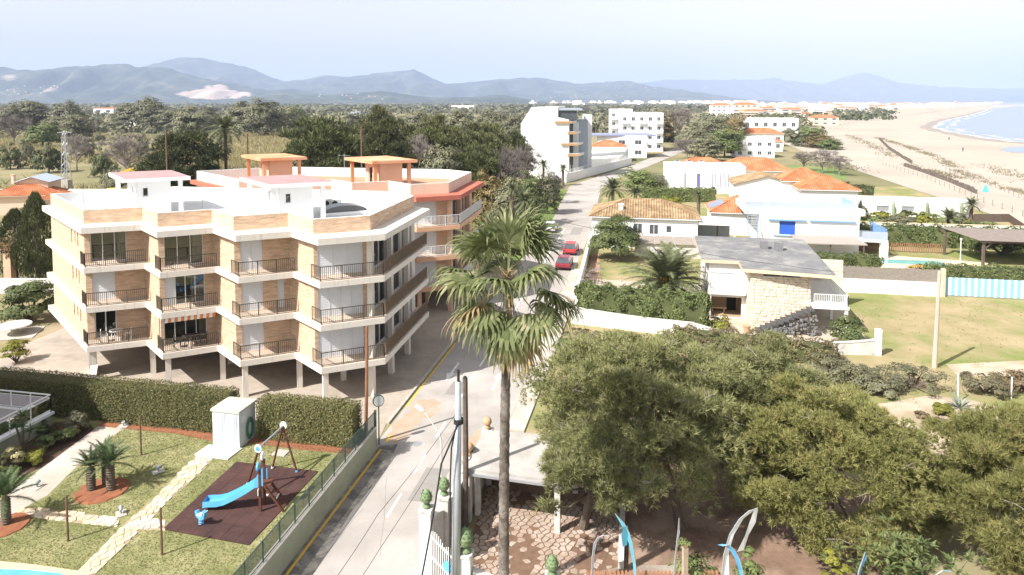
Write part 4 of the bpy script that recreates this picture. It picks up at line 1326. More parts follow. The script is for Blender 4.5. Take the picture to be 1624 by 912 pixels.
m_plw = mat('white plastic', (.78,.78,.76), rough=.4)
def disc(mb, c, r, th, nrm, n=16, mi=0):
    nrm = Vector(nrm).normalized(); a = nrm.cross(Vector((0,0,1))).normalized(); b = a.cross(nrm)
    f = [c+nrm*th/2+a*(r*math.cos(2*PI*k/n))+b*(r*math.sin(2*PI*k/n)) for k in range(n)]
    g = [p-nrm*th for p in f]
    mb.add(f+g, [tuple(range(n)), tuple(range(2*n-1,n-1,-1))]+[(k,k+n,(k+1)%n+n,(k+1)%n) for k in range(n)], mi)
# swing
a0, a1 = G(393,768,PZ), G(425,785,PZ)
b0, b1 = G(432,742,PZ), G(471,748,PZ)
ta = AT(411,710,(a0.y+a1.y)/2); tb = AT(448,676,(b0.y+b1.y)/2+.1)
T = thing('swing_set', 'timber swing frame with grey bar and round white caps on the mat', 'swing', (ta.x,ta.y,PZ))
for (g,tp) in ((a0,ta),(a1,ta),(b0,tb),(b1,tb)):
    lg = MB().tube([g, tp], .055, 8).build('leg', m_red, T)
    MB().tube([g+Vector((0,0,-.005)), g+(tp-g)*.03], .075, 8).build('foot', m_blue if g is b1 else m_plw, lg)
MB().tube([ta,tb], .045, 8).build('top_bar', m_grey, T)
ax = (tb-ta).normalized()
for (c,s) in ((ta,-1),(tb,1)):
    m = MB(); disc(m, c+ax*s*.08, .20, .06, ax); m.build('end_cap', m_plw, T)
    m = MB(); disc(m, c+ax*s*.115, .12, .02, ax); m.build('cap_badge', m_blue, T)
for t in (.22,.32,.62,.72):
    p = ta.lerp(tb,t); MB().beam(p, p-Vector((0,0,.14)), .05).build('hanger', m_grey, T)
# slide: tower of four posts, platform, ladder, chute
base = [G(415,816,PZ), G(432,822,PZ)]
sp = [G(413,812,PZ), G(437,823,PZ), G(441,806,PZ)]
c = G(420,805,PZ)
e = (G(330,805,PZ)-c); e.z = 0; e.normalize(); f_ = Vector((-e.y,e.x,0))
T = thing('slide', 'light blue slide on a brown timber tower on the rubber mat', 'slide', c)
def L3(x, y, z): return c + e*x + f_*y + Vector((0,0,z))
for (x,y,h) in ((.1,.28,1.95),(.1,-.28,2.15)):
    MB().beam(L3(x,y,0), L3(x,y,h), .10).build('post', m_red, T)
for y in (.28,-.28):
    MB().beam(L3(-.95,y,0), L3(-.08,y,1.25), .09).build('ladder_rail', m_red, T)
for k in range(4):
    t = .2+.22*k; MB().beam(L3(-.95+.87*t,-.26,1.25*t), L3(-.95+.87*t,.26,1.25*t), .05).build('rung', m_plw if k%2 else m_red, T)
MB().obox(L3(-.05,0,1.16), .62,.56,.06, math.atan2(e.y,e.x)).build('platform', m_red, T)
ch = MB()
prof = [(.05,1.22),(.35,1.16),(.8,.86),(1.3,.58),(1.8,.34),(2.15,.26),(2.55,.25),(2.75,.22)]
for (x0,z0),(x1,z1) in zip(prof[:-1],prof[1:]):
    for (y0,y1,k0,k1) in ((-.24,.24,0,0),(.24,.27,0,.2),(-.27,-.24,.2,0)):
        ch.quad(L3(x0,y0,z0+k0),L3(x1,y0,z1+k0),L3(x1,y1,z1+k1),L3(x0,y1,z0+k1))
    for y in (.30,-.30):
        ch.quad(L3(x0,y,z0-.06),L3(x1,y,z1-.06),L3(x1,y*.9,z1+.2),L3(x0,y*.9,z0+.2))
    ch.quad(L3(x0,-.3,z0-.06),L3(x1,-.3,z1-.06),L3(x1,.3,z1-.06),L3(x0,.3,z0-.06))
ch.quad(L3(2.75,-.3,.16),L3(2.75,.3,.16),L3(2.75,.27,.42),L3(2.75,-.27,.42))
for y in (.27,-.27):
    ch.add([L3(-.05,y,1.2),L3(.35,y,1.14),L3(.35,y,1.45),L3(.2,y,1.72),L3(-.05,y,1.72)], [(0,1,2,3,4)])
    ch.add([L3(-.05,y*1.12,1.2),L3(.35,y*1.12,1.14),L3(.35,y*1.12,1.45),L3(.2,y*1.12,1.72),L3(-.05,y*1.12,1.72)], [(0,1,2,3,4)])
ch.quad(L3(-.05,.27,1.72),L3(.2,.27,1.72),L3(.2,.302,1.72),L3(-.05,.302,1.72)).quad(L3(-.05,-.302,1.72),L3(.2,-.302,1.72),L3(.2,-.27,1.72),L3(-.05,-.27,1.72))
ch.quad(L3(.2,.27,1.72),L3(.35,.27,1.45),L3(.35,.302,1.45),L3(.2,.302,1.72)).quad(L3(.35,.27,1.45),L3(.35,.27,1.14),L3(.35,.302,1.14),L3(.35,.302,1.45))
ch.build('chute', m_blue, T)
for (y,h,m1) in ((.28,2.1,m_blue),(-.28,2.3,m_plw)):
    m = MB(); disc(m, L3(.16,y,h), .2, .07, e); o_ = m.build('round_cap', m1, T)
    m = MB(); disc(m, L3(.20,y,h), .1, .03, e); m.build('cap_badge', m_plw if m1 is m_blue else m_red, o_)
MB().obox(L3(.15,.3,.8), .03,.22,.3, math.atan2(e.y,e.x)).build('sign_plate', m_plw, T)
# spring rider
c = G(319,832,PZ); 
T = thing('spring_rider', 'small light blue spring rocker on the mat in front of the slide', 'spring rider', c)
sp_ = MB(); sp_.tube([c+Vector((.09*math.cos(a),.09*math.sin(a),.02+a/(2*PI)*.07)) for a in [j*.5 for j in range(50)]], .018, 5); sp_.build('spring', m_blue, T)
bd = MB(); pts = [(-.3,.36),(-.2,.28),(.15,.28),(.3,.40),(.34,.66),(.2,.72),(.12,.5),(-.12,.46),(-.2,.60),(-.34,.55)]
dirx = Vector((.85,-.5,0)).normalized(); dy = Vector((.5,.85,0))
for s in (-1,1):
    pp = [c+dirx*x+dy*(s*.07)+Vector((0,0,z)) for x,z in pts]; bd.add(pp, [tuple(range(len(pp)))])
n = len(pts)
for k in range(n):
    x0,z0 = pts[k]; x1,z1 = pts[(k+1)%n]
    bd.quad(c+dirx*x0-dy*.07+Vector((0,0,z0)), c+dirx*x1-dy*.07+Vector((0,0,z1)), c+dirx*x1+dy*.07+Vector((0,0,z1)), c+dirx*x0+dy*.07+Vector((0,0,z0)))
bd.build('body', m_blue, T)
MB().beam(c+dirx*.2-dy*.2+Vector((0,0,.6)), c+dirx*.2+dy*.2+Vector((0,0,.6)), .035).build('handlebar', m_plw, T)
MB().obox(c+Vector((0,0,.44)), .3,.2,.04, math.atan2(dirx.y,dirx.x)).build('seat', m_plw, T)

# ================================================================== near right: villa entrance, carport, poles
def finial_artichoke(mb, c, s=1.0, mi=0):
    prof = [(.10,0),(.20,.06),(.17,.12),(.09,.18),(.16,.24),(.25,.36),(.26,.50),(.20,.66),(.10,.78),(.02,.84)]
    mb.lathe([(r*s,z*s) for r,z in prof], c, 12, mi)
    for row in range(4):
        for k in range(8):
            a = 2*PI*(k+.5*(row%2))/8; z = (.32+.12*row)*s; r = [.25,.255,.225,.17][row]*s
            d = Vector((math.cos(a),math.sin(a),0)); p = Vector(c)+d*r+Vector((0,0,z))
            sd_ = Vector((-d.y,d.x,0))
            mb.add([p-sd_*.06*s, p+sd_*.06*s, p+d*.035*s+Vector((0,0,.11*s))], [(0,1,2)], mi)
def finial_ball(mb, c, s=1.0):
    mb.lathe([(.12*s,0),(.17*s,.05*s),(.15*s,.16*s),(.10*s,.20*s),(.17*s,.27*s),(.22*s,.38*s),(.20*s,.52*s),(.12*s,.61*s),(.02*s,.64*s)], c, 14)
m_mossf = mat('mossy green glaze', (.13,.20,.095), (.20,.25,.13), scale=6, rough=.7, bump=.3)
m_terra = mat('weathered terracotta', (.50,.33,.19), (.42,.27,.16), scale=4, rough=.9)
m_oldwall = mat('stained white wall', (.66,.63,.58), (.52,.49,.45), scale=1.3, rough=.9, bump=.15, col3=(.30,.28,.25), scale3=1.6, lo3=.58, hi3=.72)
PIL = {'A':(3.14,-19.45),'B':(3.5,-18.1),'C':(3.63,-14.3),'D':(3.94,-11.5),'E':(5.40,-21.6),'F':(8.7,-21.3)}
labs = {'A':'white gate pillar with a green artichoke finial, street side of the gate','B':'white wall pillar with green artichoke finial, second along the street wall','C':'wall pillar with terracotta ball finial beside the carport roof','D':'farthest wall pillar with terracotta ball finial at the end of the street wall','E':'white gate pillar with tall green double finial, inner side of the gate','F':'low garden wall pillar with a round green finial beyond the palm'}
for k,(s,t) in PIL.items():
    h = {'A':2.95,'B':2.75,'C':2.55,'D':2.55,'E':2.75,'F':2.05}[k]
    T = thing('gate_pillar', labs[k], 'pillar', R(s,t,0), -RA, 'pillars of the villa entrance')
    MB().box(-.24,-.24,0,.24,.24,h-.12).build('shaft', m_white if k in 'AEF' else m_oldwall, T, local=True)
    MB().box(-.28,-.28,h-.119,.28,.28,h).build('cap', m_oldwall, T, local=True)
    fm = MB()
    if k in 'CD': finial_ball(fm, (0,0,h), 1.05)
    else:
        finial_artichoke(fm, (0,0,h), .95 if k != 'E' else 1.15)
    fm.build('finial', m_terra if k in 'CD' else m_mossf, T, local=True, smooth=k in 'CD')
def wallrun(name, label, a, b, h0, h1, sag, m, th=.24, cap=True, n=14):
    """garden wall whose top sags or rises between two pillars"""
    T = thing(name, label, 'wall', R(*a,0))
    A, B = R(*a), R(*b); d = (B-A).normalized(); s = Vector((-d.y,d.x,0)); mb = MB(); cp = MB()
    top = lambda t: h0+(h1-h0)*t - sag*math.sin(PI*t)
    for i in range(n):
        t0, t1 = i/n, (i+1)/n
        p, q = A.lerp(B,t0), A.lerp(B,t1)
        for (o, sg) in ((th/2,1),(-th/2,-1)):
            v = [(p+s*o), (q+s*o), (q+s*o)+Vector((0,0,top(t1))), (p+s*o)+Vector((0,0,top(t0)))]
            mb.add(v if sg < 0 else v[::-1], [(0,1,2,3)])
        o = th/2+.04
        z0, z1 = Vector((0,0,top(t0)+.002)), Vector((0,0,top(t1)+.002)); u = Vector((0,0,.07))
        P8 = [p-s*o+z0, q-s*o+z1, q+s*o+z1, p+s*o+z0]
        cp.add(P8+[x+u for x in P8], [(3,2,1,0),(4,5,6,7),(0,1,5,4),(2,3,7,6)]+([(3,0,4,7)] if i == 0 else [])+([(1,2,6,5)] if i == n-1 else []))
    mb.build('wall_body', m, T); cp.build('coping', m_oldwall, T)
    return T
wallrun('garden_wall', 'short stained wall between the two street side pillars of the villa', (3.26,-19.15),(3.46,-18.4),2.35,2.2,-.05,m_oldwall)
wallrun('garden_wall', 'street wall with sagging top from the artichoke pillar to the carport', (3.52,-17.8),(3.62,-14.6),2.3,2.3,.25,m_oldwall)
wallrun('garden_wall', 'street wall with deep curved top beside the flat carport roof', (3.65,-14.0),(3.92,-11.8),2.9,2.6,.55,m_oldwall)
wallrun('garden_wall', 'low bright white garden wall behind the foreground palm trunk', (5.7,-21.58),(8.42,-21.32),2.0,1.35,.12,m_white)
wallrun('garden_wall', 'low white garden wall running right towards the flags', (8.98,-21.28),(24,-20.5),1.3,1.1,.0,m_white)
# gate of white bars
a, b = R(3.32,-19.75), R(5.2,-21.45)
T = thing('entrance_gate', 'white barred iron gate with a light blue emblem between the villa pillars', 'gate', a)
fr = MB()
for z in (.2,1.15,2.0):
    fr.beam(a+Vector((0,0,z)), b+Vector((0,0,z)), .05)
fr.build('frame', m_wrail, T)
for k in range(17):
    t = (k+.5)/17; p = a.lerp(b,t); h = 2.1+.25*math.sin(PI*((t*2)%1))
    MB().beam(p+Vector((0,0,.1)), p+Vector((0,0,h)), .035).build('bar', m_wrail, T)
m = MB(); nrm = DP*-.7-DR*.7
disc(m, a.lerp(b,.62)+Vector((-.04,-.04,1.5)), .22, .05, (-.6,-.75,0)); m.build('emblem', m_blue, T)
# carport
CF = [(3.78,-15.7),(3.52+.3,-11.9),(9.0,-11.6),(8.5,-15.95)]
T = thing('carport', 'flat pale concrete carport roof on square posts beside the street wall', 'carport', R(6,-13.7,0))
MB().prism([tuple(R(s,t)[:2]) for s,t in CF][::-1] , 2.5, 2.68).build('roof_slab', mat('pale roof screed',(.40,.375,.35),(.33,.31,.285),scale=.9,rough=.9,col3=(.44,.42,.39),scale3=.5), T)
for s,t in ((3.95,-15.5),(4.25,-14.9),(4.2,-12.3),(8.7,-12.2),(8.2,-15.6)):
    MB().obox(R(s,t,0), .26,.26,2.5,-RA).build('post', m_oldwall, T)
MB().beam(R(3.85,-15.72,2.44), R(8.5,-15.97,2.44), .14,.12).build('gutter', m_grey, T)
MB().prism([tuple(R(s,t)[:2]) for s,t in ((4.0,-11.95),(8.8,-11.7),(8.8,-11.6),(4.0,-11.8))], 0, 2.49).build('back_wall', m_oldwall, T)
# villa yard: crazy paving, beds, bare soil
yard = [(4.4,-20.6),(8.5,-20.7),(15,-20.5),(24,-20),(24,-8),(4.2,-8)]
MB().prism([tuple(R(s,t)[:2]) for s,t in yard], 0, .02).build('yard_soil', mat('yard soil', (.25,.165,.115), (.17,.11,.075), scale=.9, rough=1, bump=.5, bscale=8, col3=(.33,.24,.18), scale3=.4), kind='structure')
m_crazy = mat('crazy paving stone', (.37,.28,.22), (.29,.215,.165), scale=1.3, rough=.9, bump=.2, bscale=10, col3=(.43,.36,.30), scale3=.9)
pp = [tuple(R(s,t)[:2]) for s,t in ((4.5,-19.2),(8.5,-18.8),(11.2,-17.4),(11.0,-13.2),(4.2,-12.4))]
mb = MB(); mb.add([(x,y,.026) for x,y in pp], [tuple(range(len(pp)))]); cz = mb.build('crazy_paving', mat('brown joint soil',(.20,.12,.08),(.14,.09,.06),scale=3,rough=1), kind='structure')
stones(cz, pp, .34, .027, m_crazy, 17, gap=.055, h=.022, drop=.08)
mb = MB(); mb.add([(*R(s,t)[:2],.03) for s,t in ((5.6,-20.4),(9.5,-20.3),(13.6,-18.5),(13.4,-16.9),(11.5,-17.3),(8.5,-19.0),(5.4,-19.6))], [tuple(range(7))])
mb.build('concrete_apron', mat('dusty concrete',(.35,.31,.26),(.28,.24,.2),scale=.8,rough=1,col3=(.22,.17,.13),scale3=.5), kind='structure')
T = thing('retaining_step', 'low whitish wall edging the paved yard near the young tree', 'wall', R(11.2,-15.5,0))
MB().prism([tuple(R(s,t)[:2]) for s,t in ((11.05,-17.6),(11.3,-17.6),(11.25,-13.2),(11.0,-13.2))], 0, .32).build('wall_body', m_oldwall, T)
# galvanised pole with cable, wooden pole, street lamp
pb = Vector((AT(721.5,900,25.0).x, 25.0, 0)); top = AT(727,605,25.0)
T = thing('steel_pole', 'tall galvanised utility pole in front of the villa gate', 'pole', pb)
m_galv = mat('galvanised steel', (.44,.47,.50), (.38,.41,.44), scale=1.5, rough=.45, metal=.35)
MB().tube([pb, Vector((top.x,25.0,top.z))], [.20,.11], 12).build('shaft', m_galv, T, smooth=True)
MB().tube([Vector((top.x,25,top.z)), Vector((top.x,25,top.z+.45))], .05, 8).build('tip', m_dark, T)
bz = AT(724,668,25.0).z
MB().tube([Vector((top.x,25,bz-.08)), Vector((top.x,25,bz+.1))], .19, 10).build('clamp', m_dark, T)
def cable(label, pts, r, cat='cable'):
    T = thing('cable', label, cat, pts[0])
    mb = MB(); P = []
    for p, q in zip(pts[:-1], pts[1:]):
        L = (q-p).length
        for i in range(10):
            t = i/10; c = p.lerp(q,t); c.z -= math.sin(PI*t)*L*.015; P.append(c)
    P.append(pts[-1])
    mb.tube(P, r, 5); mb.build('strand', m_dark, T)
cp_ = Vector((top.x,24.8,bz))
cable('thick black cable hanging from the steel pole down past the gate', [cp_, AT(700,735,24.4), AT(690,800,24), AT(666,930,23.5)], .035)
cable('black cable running down along the steel pole', [cp_+Vector((-.05,0,0)), AT(716,710,24.7), AT(714,760,24.8), AT(713,935,24.75)], .03)
cable('thin overhead wire above the street, the upper of two', [cp_+Vector((0,0,.5)), AT(600,815,19.5), AT(520,935,17)], .008)
cable('thin overhead wire above the street, the lower of two', [cp_, AT(600,874,19.5), AT(560,935,18)], .008)
wp = Vector((AT(737,700,31.0).x, 31.0, 0)); wt = AT(737.5,600,31.0)
T = thing('wooden_pole', 'dark weathered wooden utility pole behind the steel pole', 'pole', wp)
MB().tube([wp, wp.lerp(wt,.5)+Vector((.03,0,0)), wt], [.15,.135,.12], 9).build('shaft', mat('old grey timber',(.17,.13,.105),(.10,.08,.065),scale=5,rough=.95,bump=.4), T)
MB().tube([wt, wt+Vector((0,0,.1))], [.12,.06], 9).build('cap', m_dark, T)
lb = Vector((AT(699.5,760,31.0).x,31.0,0))
T = thing('street_lamp', 'slim pale street lamp with curved arm reaching over the street', 'street lamp', lb)
k1, k2, k3 = AT(700,705,31.0), AT(692,680,31.1), AT(672,652,31.3); k4 = AT(659,643,31.4)
MB().tube([lb, k1, AT(698,690,31.05), k2, k3], [.05,.045,.04,.035,.03], 8).build('mast', mat('pale lamp paint',(.56,.53,.49),rough=.5), T)
MB().tube([k3, k3.lerp(k4,.25), k4], [.06,.11,.08], 8).build('lamp_head', m_wrail, T)
# feather flags
def flag(pts, label, wid, m, dr=None, extra=None):
    """banner pole bent by the wind, cloth along it"""
    P = [AT(u,v,Y) for u,v,Y in pts]
    b = Vector((P[0].x,P[0].y,0))
    T = thing('feather_flag', label, 'flag', b, 0, 'tattered feather flags')
    n = len(P)
    MB().tube([b]+P, [.03]+[.026-.016*i/n for i in range(n)], 6).build('pole', m_grey, T)
    c = MB()
    for i in range(n-1):
        w0, w1 = wid[i], wid[i+1]
        d0 = Vector((dr or 1,.25,0))
        c.quad(P[i], P[i]+d0*w0+Vector((0,.04*(i%2),-.05*w0)), P[i+1]+d0*w1+Vector((0,.04*((i+1)%2),-.05*w1)), P[i+1])
    c.build('cloth', m, T)
    if extra:
        E = [AT(u,v,Y) for u,v,Y in extra]; c = MB()
        for i in range(len(E)-1):
            d0 = Vector((.09+.05*(i%2),.05,0)); d1 = Vector((.09+.05*((i+1)%2),.05,0))
            c.quad(E[i]-d0, E[i]+d0, E[i+1]+d1, E[i+1]-d1)
        c.build('torn_strip', m, T)
def clothmat(name, c1, c2): return leafmat(name, c1, c2, .12, tint=.02)
m_fl1 = clothmat('lilac white flag cloth',(.55,.57,.72),(.62,.64,.78)); m_fl2 = clothmat('teal flag cloth',(.08,.34,.46),(.12,.42,.55)); m_fl3 = clothmat('white flag cloth',(.84,.84,.88),(.88,.88,.9)); m_fl4 = clothmat('blue flag cloth',(.07,.29,.55),(.12,.38,.66))
Yf = 24.0
flag([(938,930,Yf),(939,885,Yf),(942,862,Yf),(948,852,Yf),(957,849,Yf),(964,851,Yf)], 'pale lilac feather flag with drooping tip, leftmost of the flags', [.05,.08,.10,.12,.10,.02], m_fl1)
flag([(1010,930,Yf),(1008,895,Yf),(1003,862,Yf),(998,845,Yf),(990,830,Yf),(976,815,Yf)], 'teal feather flag bending to the left with a hanging strip', [.05,.09,.13,.15,.14,.03], m_fl2, -1, [(992,835,Yf),(991,848,Yf),(991,866,Yf)])
flag([(1067,930,Yf),(1071,880,Yf),(1075,845,Yf),(1077,822,Yf)], 'thin blue and white feather flag in front of the pine trunk', [.04,.06,.07,.03], m_fl1)
flag([(1143,930,23.5),(1148,880,23.5),(1157,848,23.5),(1172,824,23.5),(1188,810,23.5),(1201,806,23.5)], 'tall white feather flag arching to the right', [.34,.20,.18,.20,.22,.05], m_fl3, 1, [(1199,808,23.5),(1193,830,23.5),(1184,850,23.5),(1174,874,23.5)])
flag([(1181,930,22.8),(1178,905,22.8),(1172,885,22.8),(1165,872,22.8),(1156,864,22.8),(1146,866,22.8)], 'blue feather flag folded over in front of the white one', [.10,.12,.14,.18,.22,.16], m_fl4, -1)
flag([(1358,930,22.0),(1362,905,22.0),(1368,888,22.0),(1372,876,22.0)], 'pale blue torn flag beside the large leaved bush', [.10,.12,.14,.06], m_fl4)
flag([(1478,930,21.5),(1484,912,21.5),(1495,905,21.5),(1508,907,21.5)], 'light blue flag tip at the bottom edge right of the large leaved bush', [.08,.12,.14,.04], m_fl4)
p = G(1086,930,0); p = Vector((AT(1086,912,24).x,24,0))
T = thing('timber_post', 'sawn timber post standing among the feather flags', 'post', p)
MB().obox(p, .17,.17,AT(1086,868,24).z, .2).build('shaft', mat('sawn timber',(.40,.32,.24),(.34,.27,.2),scale=4,rough=.9), T)
MB().obox(p+Vector((0,0,AT(1086,868,24).z)), .15,.15,.03,.2).build('cap', m_wood, T)
# terracotta picket edging
T = thing('picket_edging', 'terracotta coloured picket edging at the bottom edge behind the lilac flag', 'fence', Vector((AT(960,912,24.4).x,24.4,0)))
zt_ = AT(960,905,24.4).z
a, b = AT(928,912,24.4), AT(1140,912,24.4); a.z = b.z = zt_-.16
m_tp = mat('terracotta paint',(.42,.20,.11),(.36,.17,.09),scale=3,rough=.8)
MB().prism([(a.x,24.35),(b.x,24.35),(b.x,24.5),(a.x,24.5)], 0, zt_-.2).build('wall_body', m_oldwall, T)
for k in range(34):
    p = a.lerp(b,(k+.5)/34)
    MB().add([(p.x-.05,24.4,zt_-.2),(p.x+.05,24.4,zt_-.2),(p.x+.05,24.4,zt_-.06),(p.x,24.4,zt_+.02),(p.x-.05,24.4,zt_-.06),(p.x-.05,24.43,zt_-.2),(p.x+.05,24.43,zt_-.2),(p.x+.05,24.43,zt_-.06),(p.x,24.43,zt_+.02),(p.x-.05,24.43,zt_-.06)],
             [(0,1,2,3,4),(9,8,7,6,5),(0,5,6,1),(1,6,7,2),(2,7,8,3),(3,8,9,4),(4,9,5,0)]).build('picket', m_tp, T)

# ================================================================== the big fan palm
pbx = AT(799,912,24.2); pb = Vector((pbx.x, 24.2, 0)); pt = AT(806,440,24.2)
T = thing('fan_palm', 'tall fan palm with drooping green and brown leaves in the foreground centre', 'palm', pb)
tr = MB(); N_ = 110; path = []; rad = []
for i in range(N_+1):
    t = i/N_; p = pb.lerp(pt, t); p.x += .10*math.sin(t*PI)*(-.6); path.append(p)
    rad.append((.205-.055*t)*(1+.09*(i%3==0)+.03*math.sin(i*1.3)))
tr.tube(path, rad, 12); tr.build('trunk', mat('palm bark',(.15,.125,.105),(.075,.062,.052),scale=3,rough=.95,bump=.8,bscale=14,col3=(.22,.19,.165),scale3=1.8), T, smooth=True)
r = np.random.default_rng(77)
VG, VD, VP = [], [], []
heart = np.array(pt)-np.array(pb)
for i in range(27):
    f = i/26.0; az = i*2.39996 + r.normal()*.3
    el = math.radians(86 - 128*f + r.normal()*15)
    pet = .95+.5*min(1,f*2.2)+.6*r.random()
    V = fanleaf(r, az, el, pet*.92, 1.4+.28*r.random(), .45+.7*f, nseg=34)
    off = heart + np.array([.12*math.cos(az),.12*math.sin(az), .35-.75*f])
    (VG if f < .95 else VD).extend([v+off for v in V])
for i in range(10):
    az = i*2.1 + .6*r.random() + 2.4; el = math.radians(-50-26*r.random())
    V = fanleaf(r, az, el, 1.1+.6*r.random(), 1.25, 1.0, nseg=26)
    off = heart + np.array([.12*math.cos(az),.12*math.sin(az), -.5-.3*r.random()])
    (VD if i%2 or i > 6 else VG).extend([v+off for v in V])
V = np.array(VG); link('crown', np_mesh('crown', V, np.arange(len(V)).reshape(-1,3), m_palmg), T)
V = np.array(VD); link('dry_leaves', np_mesh('dry_leaves', V, np.arange(len(V)).reshape(-1,3), m_palmd), T)
bs = MB()
for i in range(26):
    az = i*2.39996; d = Vector((math.cos(az),math.sin(az),0)); p = pt+Vector((0,0,-.9+1.1*i/26))
    bs.beam(p, p+d*.32+Vector((0,0,.25)), .09,.04)
bs.build('leaf_bases', m_palmd, T, kind='stuff')

# ================================================================== foreground pines
def bigpine(label, c, rad, z0, z1, m, seed, nc=150, per=52, ln=.34, w=.05, trunk=None, twigs=26, cr=.85, ry=None, low=-.3, k=8, hollow=.45):
    T = thing('pine_tree', label, 'tree', Vector((c[0],c[1],0)) if not trunk else trunk)
    r = np.random.default_rng(seed); h = z1-z0
    P, D, cc = clumped(nc, (rad, ry or rad, h*.62), cr, per, r, low=low, hollow=hollow)
    o = np.array([c[0]-T.location.x, c[1]-T.location.y, z0+h*.40])
    keep = (P[:,2]+o[2] > .4)
    P, D = P[keep], D[keep]
    hf = r.random(len(P)) < .45
    V, FC = tufts((P+o)[hf], D[hf], ln*1.05, k+3, w*.72, r, .8); V2, F2 = tufts((P+o)[~hf], D[~hf], ln*.62, k+5, w*.68, r, 1.0)
    FC = np.concatenate([FC, F2+len(V)]); V = np.concatenate([V, V2])
    link('crown', np_mesh('crown', V, FC, m), T)
    mb = MB(); limbs(mb, (0,0,-.05), (o[0],o[1],z0+h*.55), cc+o, 24, r, .2); mb.build('trunk', m_bark, T, local=True)
    tw = MB(); idx = r.choice(len(cc), twigs)
    for i in idx:
        s = Vector(cc[i]+o); d = Vector(rdir(1,r)[0]); d.z = abs(d.z)*.6; e = s+d*(cr*1.25)
        tw.tube([s,(s+e)/2+Vector((0,0,.1)),e],[.028,.018,.006],4,cap=False)
        for q in range(3):
            g = s.lerp(e,.3+.2*q); h2 = g+Vector(rdir(1,r)[0])*.45; tw.tube([g,h2],[.012,.004],4,cap=False)
    tw.build('twigs', m_twig, T, local=True, kind='stuff')
    return T
bigpine('broad dark pine with pale twigs over the villa yard beside the carport', (6.6,33.0), 5.2, 1.5, 8.2, m_pine, 5, nc=270, per=80, low=-.45, trunk=Vector((7.9,30.6,0)), cr=1.0, k=9, twigs=170, ry=5.0)
bigpine('dense yellow green pine crown reaching almost to the ground, centre right', (14.4,30.3), 4.1, .5, 6.5, m_pine2, 6, nc=240, per=84, ln=.25, k=9, trunk=Vector((14.6,30.3,0)), cr=.85, twigs=40, low=-.55, hollow=.6)
bigpine('green pine rising behind the dense yellow green pine', (12.6,34.6), 3.6, 2.2, 7.2, m_pine, 7, nc=140, per=70, ln=.3, k=9, cr=.85, twigs=16)
bigpine('light green pine with feathery shoots at the right edge', (22.2,28.0), 4.3, .6, 6.2, m_pine2, 8, nc=210, per=78, ln=.34, k=9, cr=.95, twigs=22, low=-.55)
p = Vector((AT(926,842,30.5).x,30.5,0)); p = G(925,840)
bigpine('young olive green pine overhanging the paved yard by the carport', (p.x+.1,p.y-.9), 2.3, 1.9, 4.9, m_pine, 9, nc=70, per=60, ln=.3, trunk=p, cr=.6, twigs=14)
# palm between the pines, big leaved bush and yard plants
phV, phF = pinnate(46, 2.3, 82, -25, 22, .42, 8, droop=1.0, wd=.055, rach=.03)
phme = np_mesh('date_palm_crown', phV, phF, m_phx)
phV, phF = pinnate(95, 2.3, 84, -38, 24, .40, 18, droop=1.0, wd=.05, rach=.03)
phme2 = np_mesh('dense_palm_crown', phV, phF, m_phx)
def datepalm(name, label, p, h, sc, rz, m=None, group=None, skirt=True, tr=.26, cat='palm'):
    T = thing(name, label, cat, p, rz, group)
    mb = MB(); mb.tube([(0,0,-.05),(.03,0,h*.4),(0,0,h)], [tr*1.2,tr,tr*1.1], 9)
    n = int(h/.25)
    for k in range(n): mb.lathe([(tr*.95,k*.25),(tr*1.2,k*.25+.1),(tr*.95,k*.25+.2)], (0,0,0), 9)
    mb.build('trunk', m_bark, T, local=True)
    c = link('crown', m or phme, T); c.location = (0,0,h); c.scale = (sc,)*3
    return T
p = G(1478,815); datepalm('date_palm', 'dark young palm growing between the two right pines', Vector((18.4,30.8,0)), 2.6, .85, .5)
r = np.random.default_rng(3)
p = Vector((AT(1435,912,23).x,23,0)); zt_ = AT(1435,872,23).z
T = thing('large_leaved_shrub', 'glossy large leaved shrub with upright leaves at the bottom edge', 'shrub', p)
n = 90; C = r.normal(size=(n,3))*np.array([.85,.6,.35]); C[:,2] += zt_-.45
V, FC = [], []
def bigleaf(C, D, ln, w, r, V):
    for c, d in zip(C, D):
        d = d/np.linalg.norm(d); s = np.cross(d,[0,0,1.]); s /= np.linalg.norm(s)+1e-9; l = ln*(.7+.6*r.random()); up = np.cross(s,d)
        V += [c, c+d*l*.45+s*w, c+d*l*.5-up*.02, c, c+d*l*.5-up*.02, c+d*l*.45-s*w, c+d*l*.45+s*w, c+d*l+up*-.05, c+d*l*.5-up*.02, c+d*l*.5-up*.02, c+d*l+up*-.05, c+d*l*.45-s*w]
C2 = np.repeat(C,7,0)+r.normal(size=(n*7,3))*.03; D2 = rdir(n*7,r); D2[:,2] = np.abs(D2[:,2])*.8+.15
bigleaf(C2, D2, .34, .065, r, V); V = np.array(V)-0
link('foliage', np_mesh('foliage', V, np.arange(len(V)).reshape(-1,3), leafmat('glossy leaves',(.055,.08,.03),(.16,.19,.07),.25,(.26,.24,.09))), T)
mb = MB()
for i in range(0,n,4): mb.tube([(0.1*math.cos(i),.1*math.sin(i),-.02), tuple(C[i]*np.array([.5,.5,.55])), tuple(C[i])],[.035,.025,.01],5,cap=False)
mb.build('stem', m_bark, T, local=True)
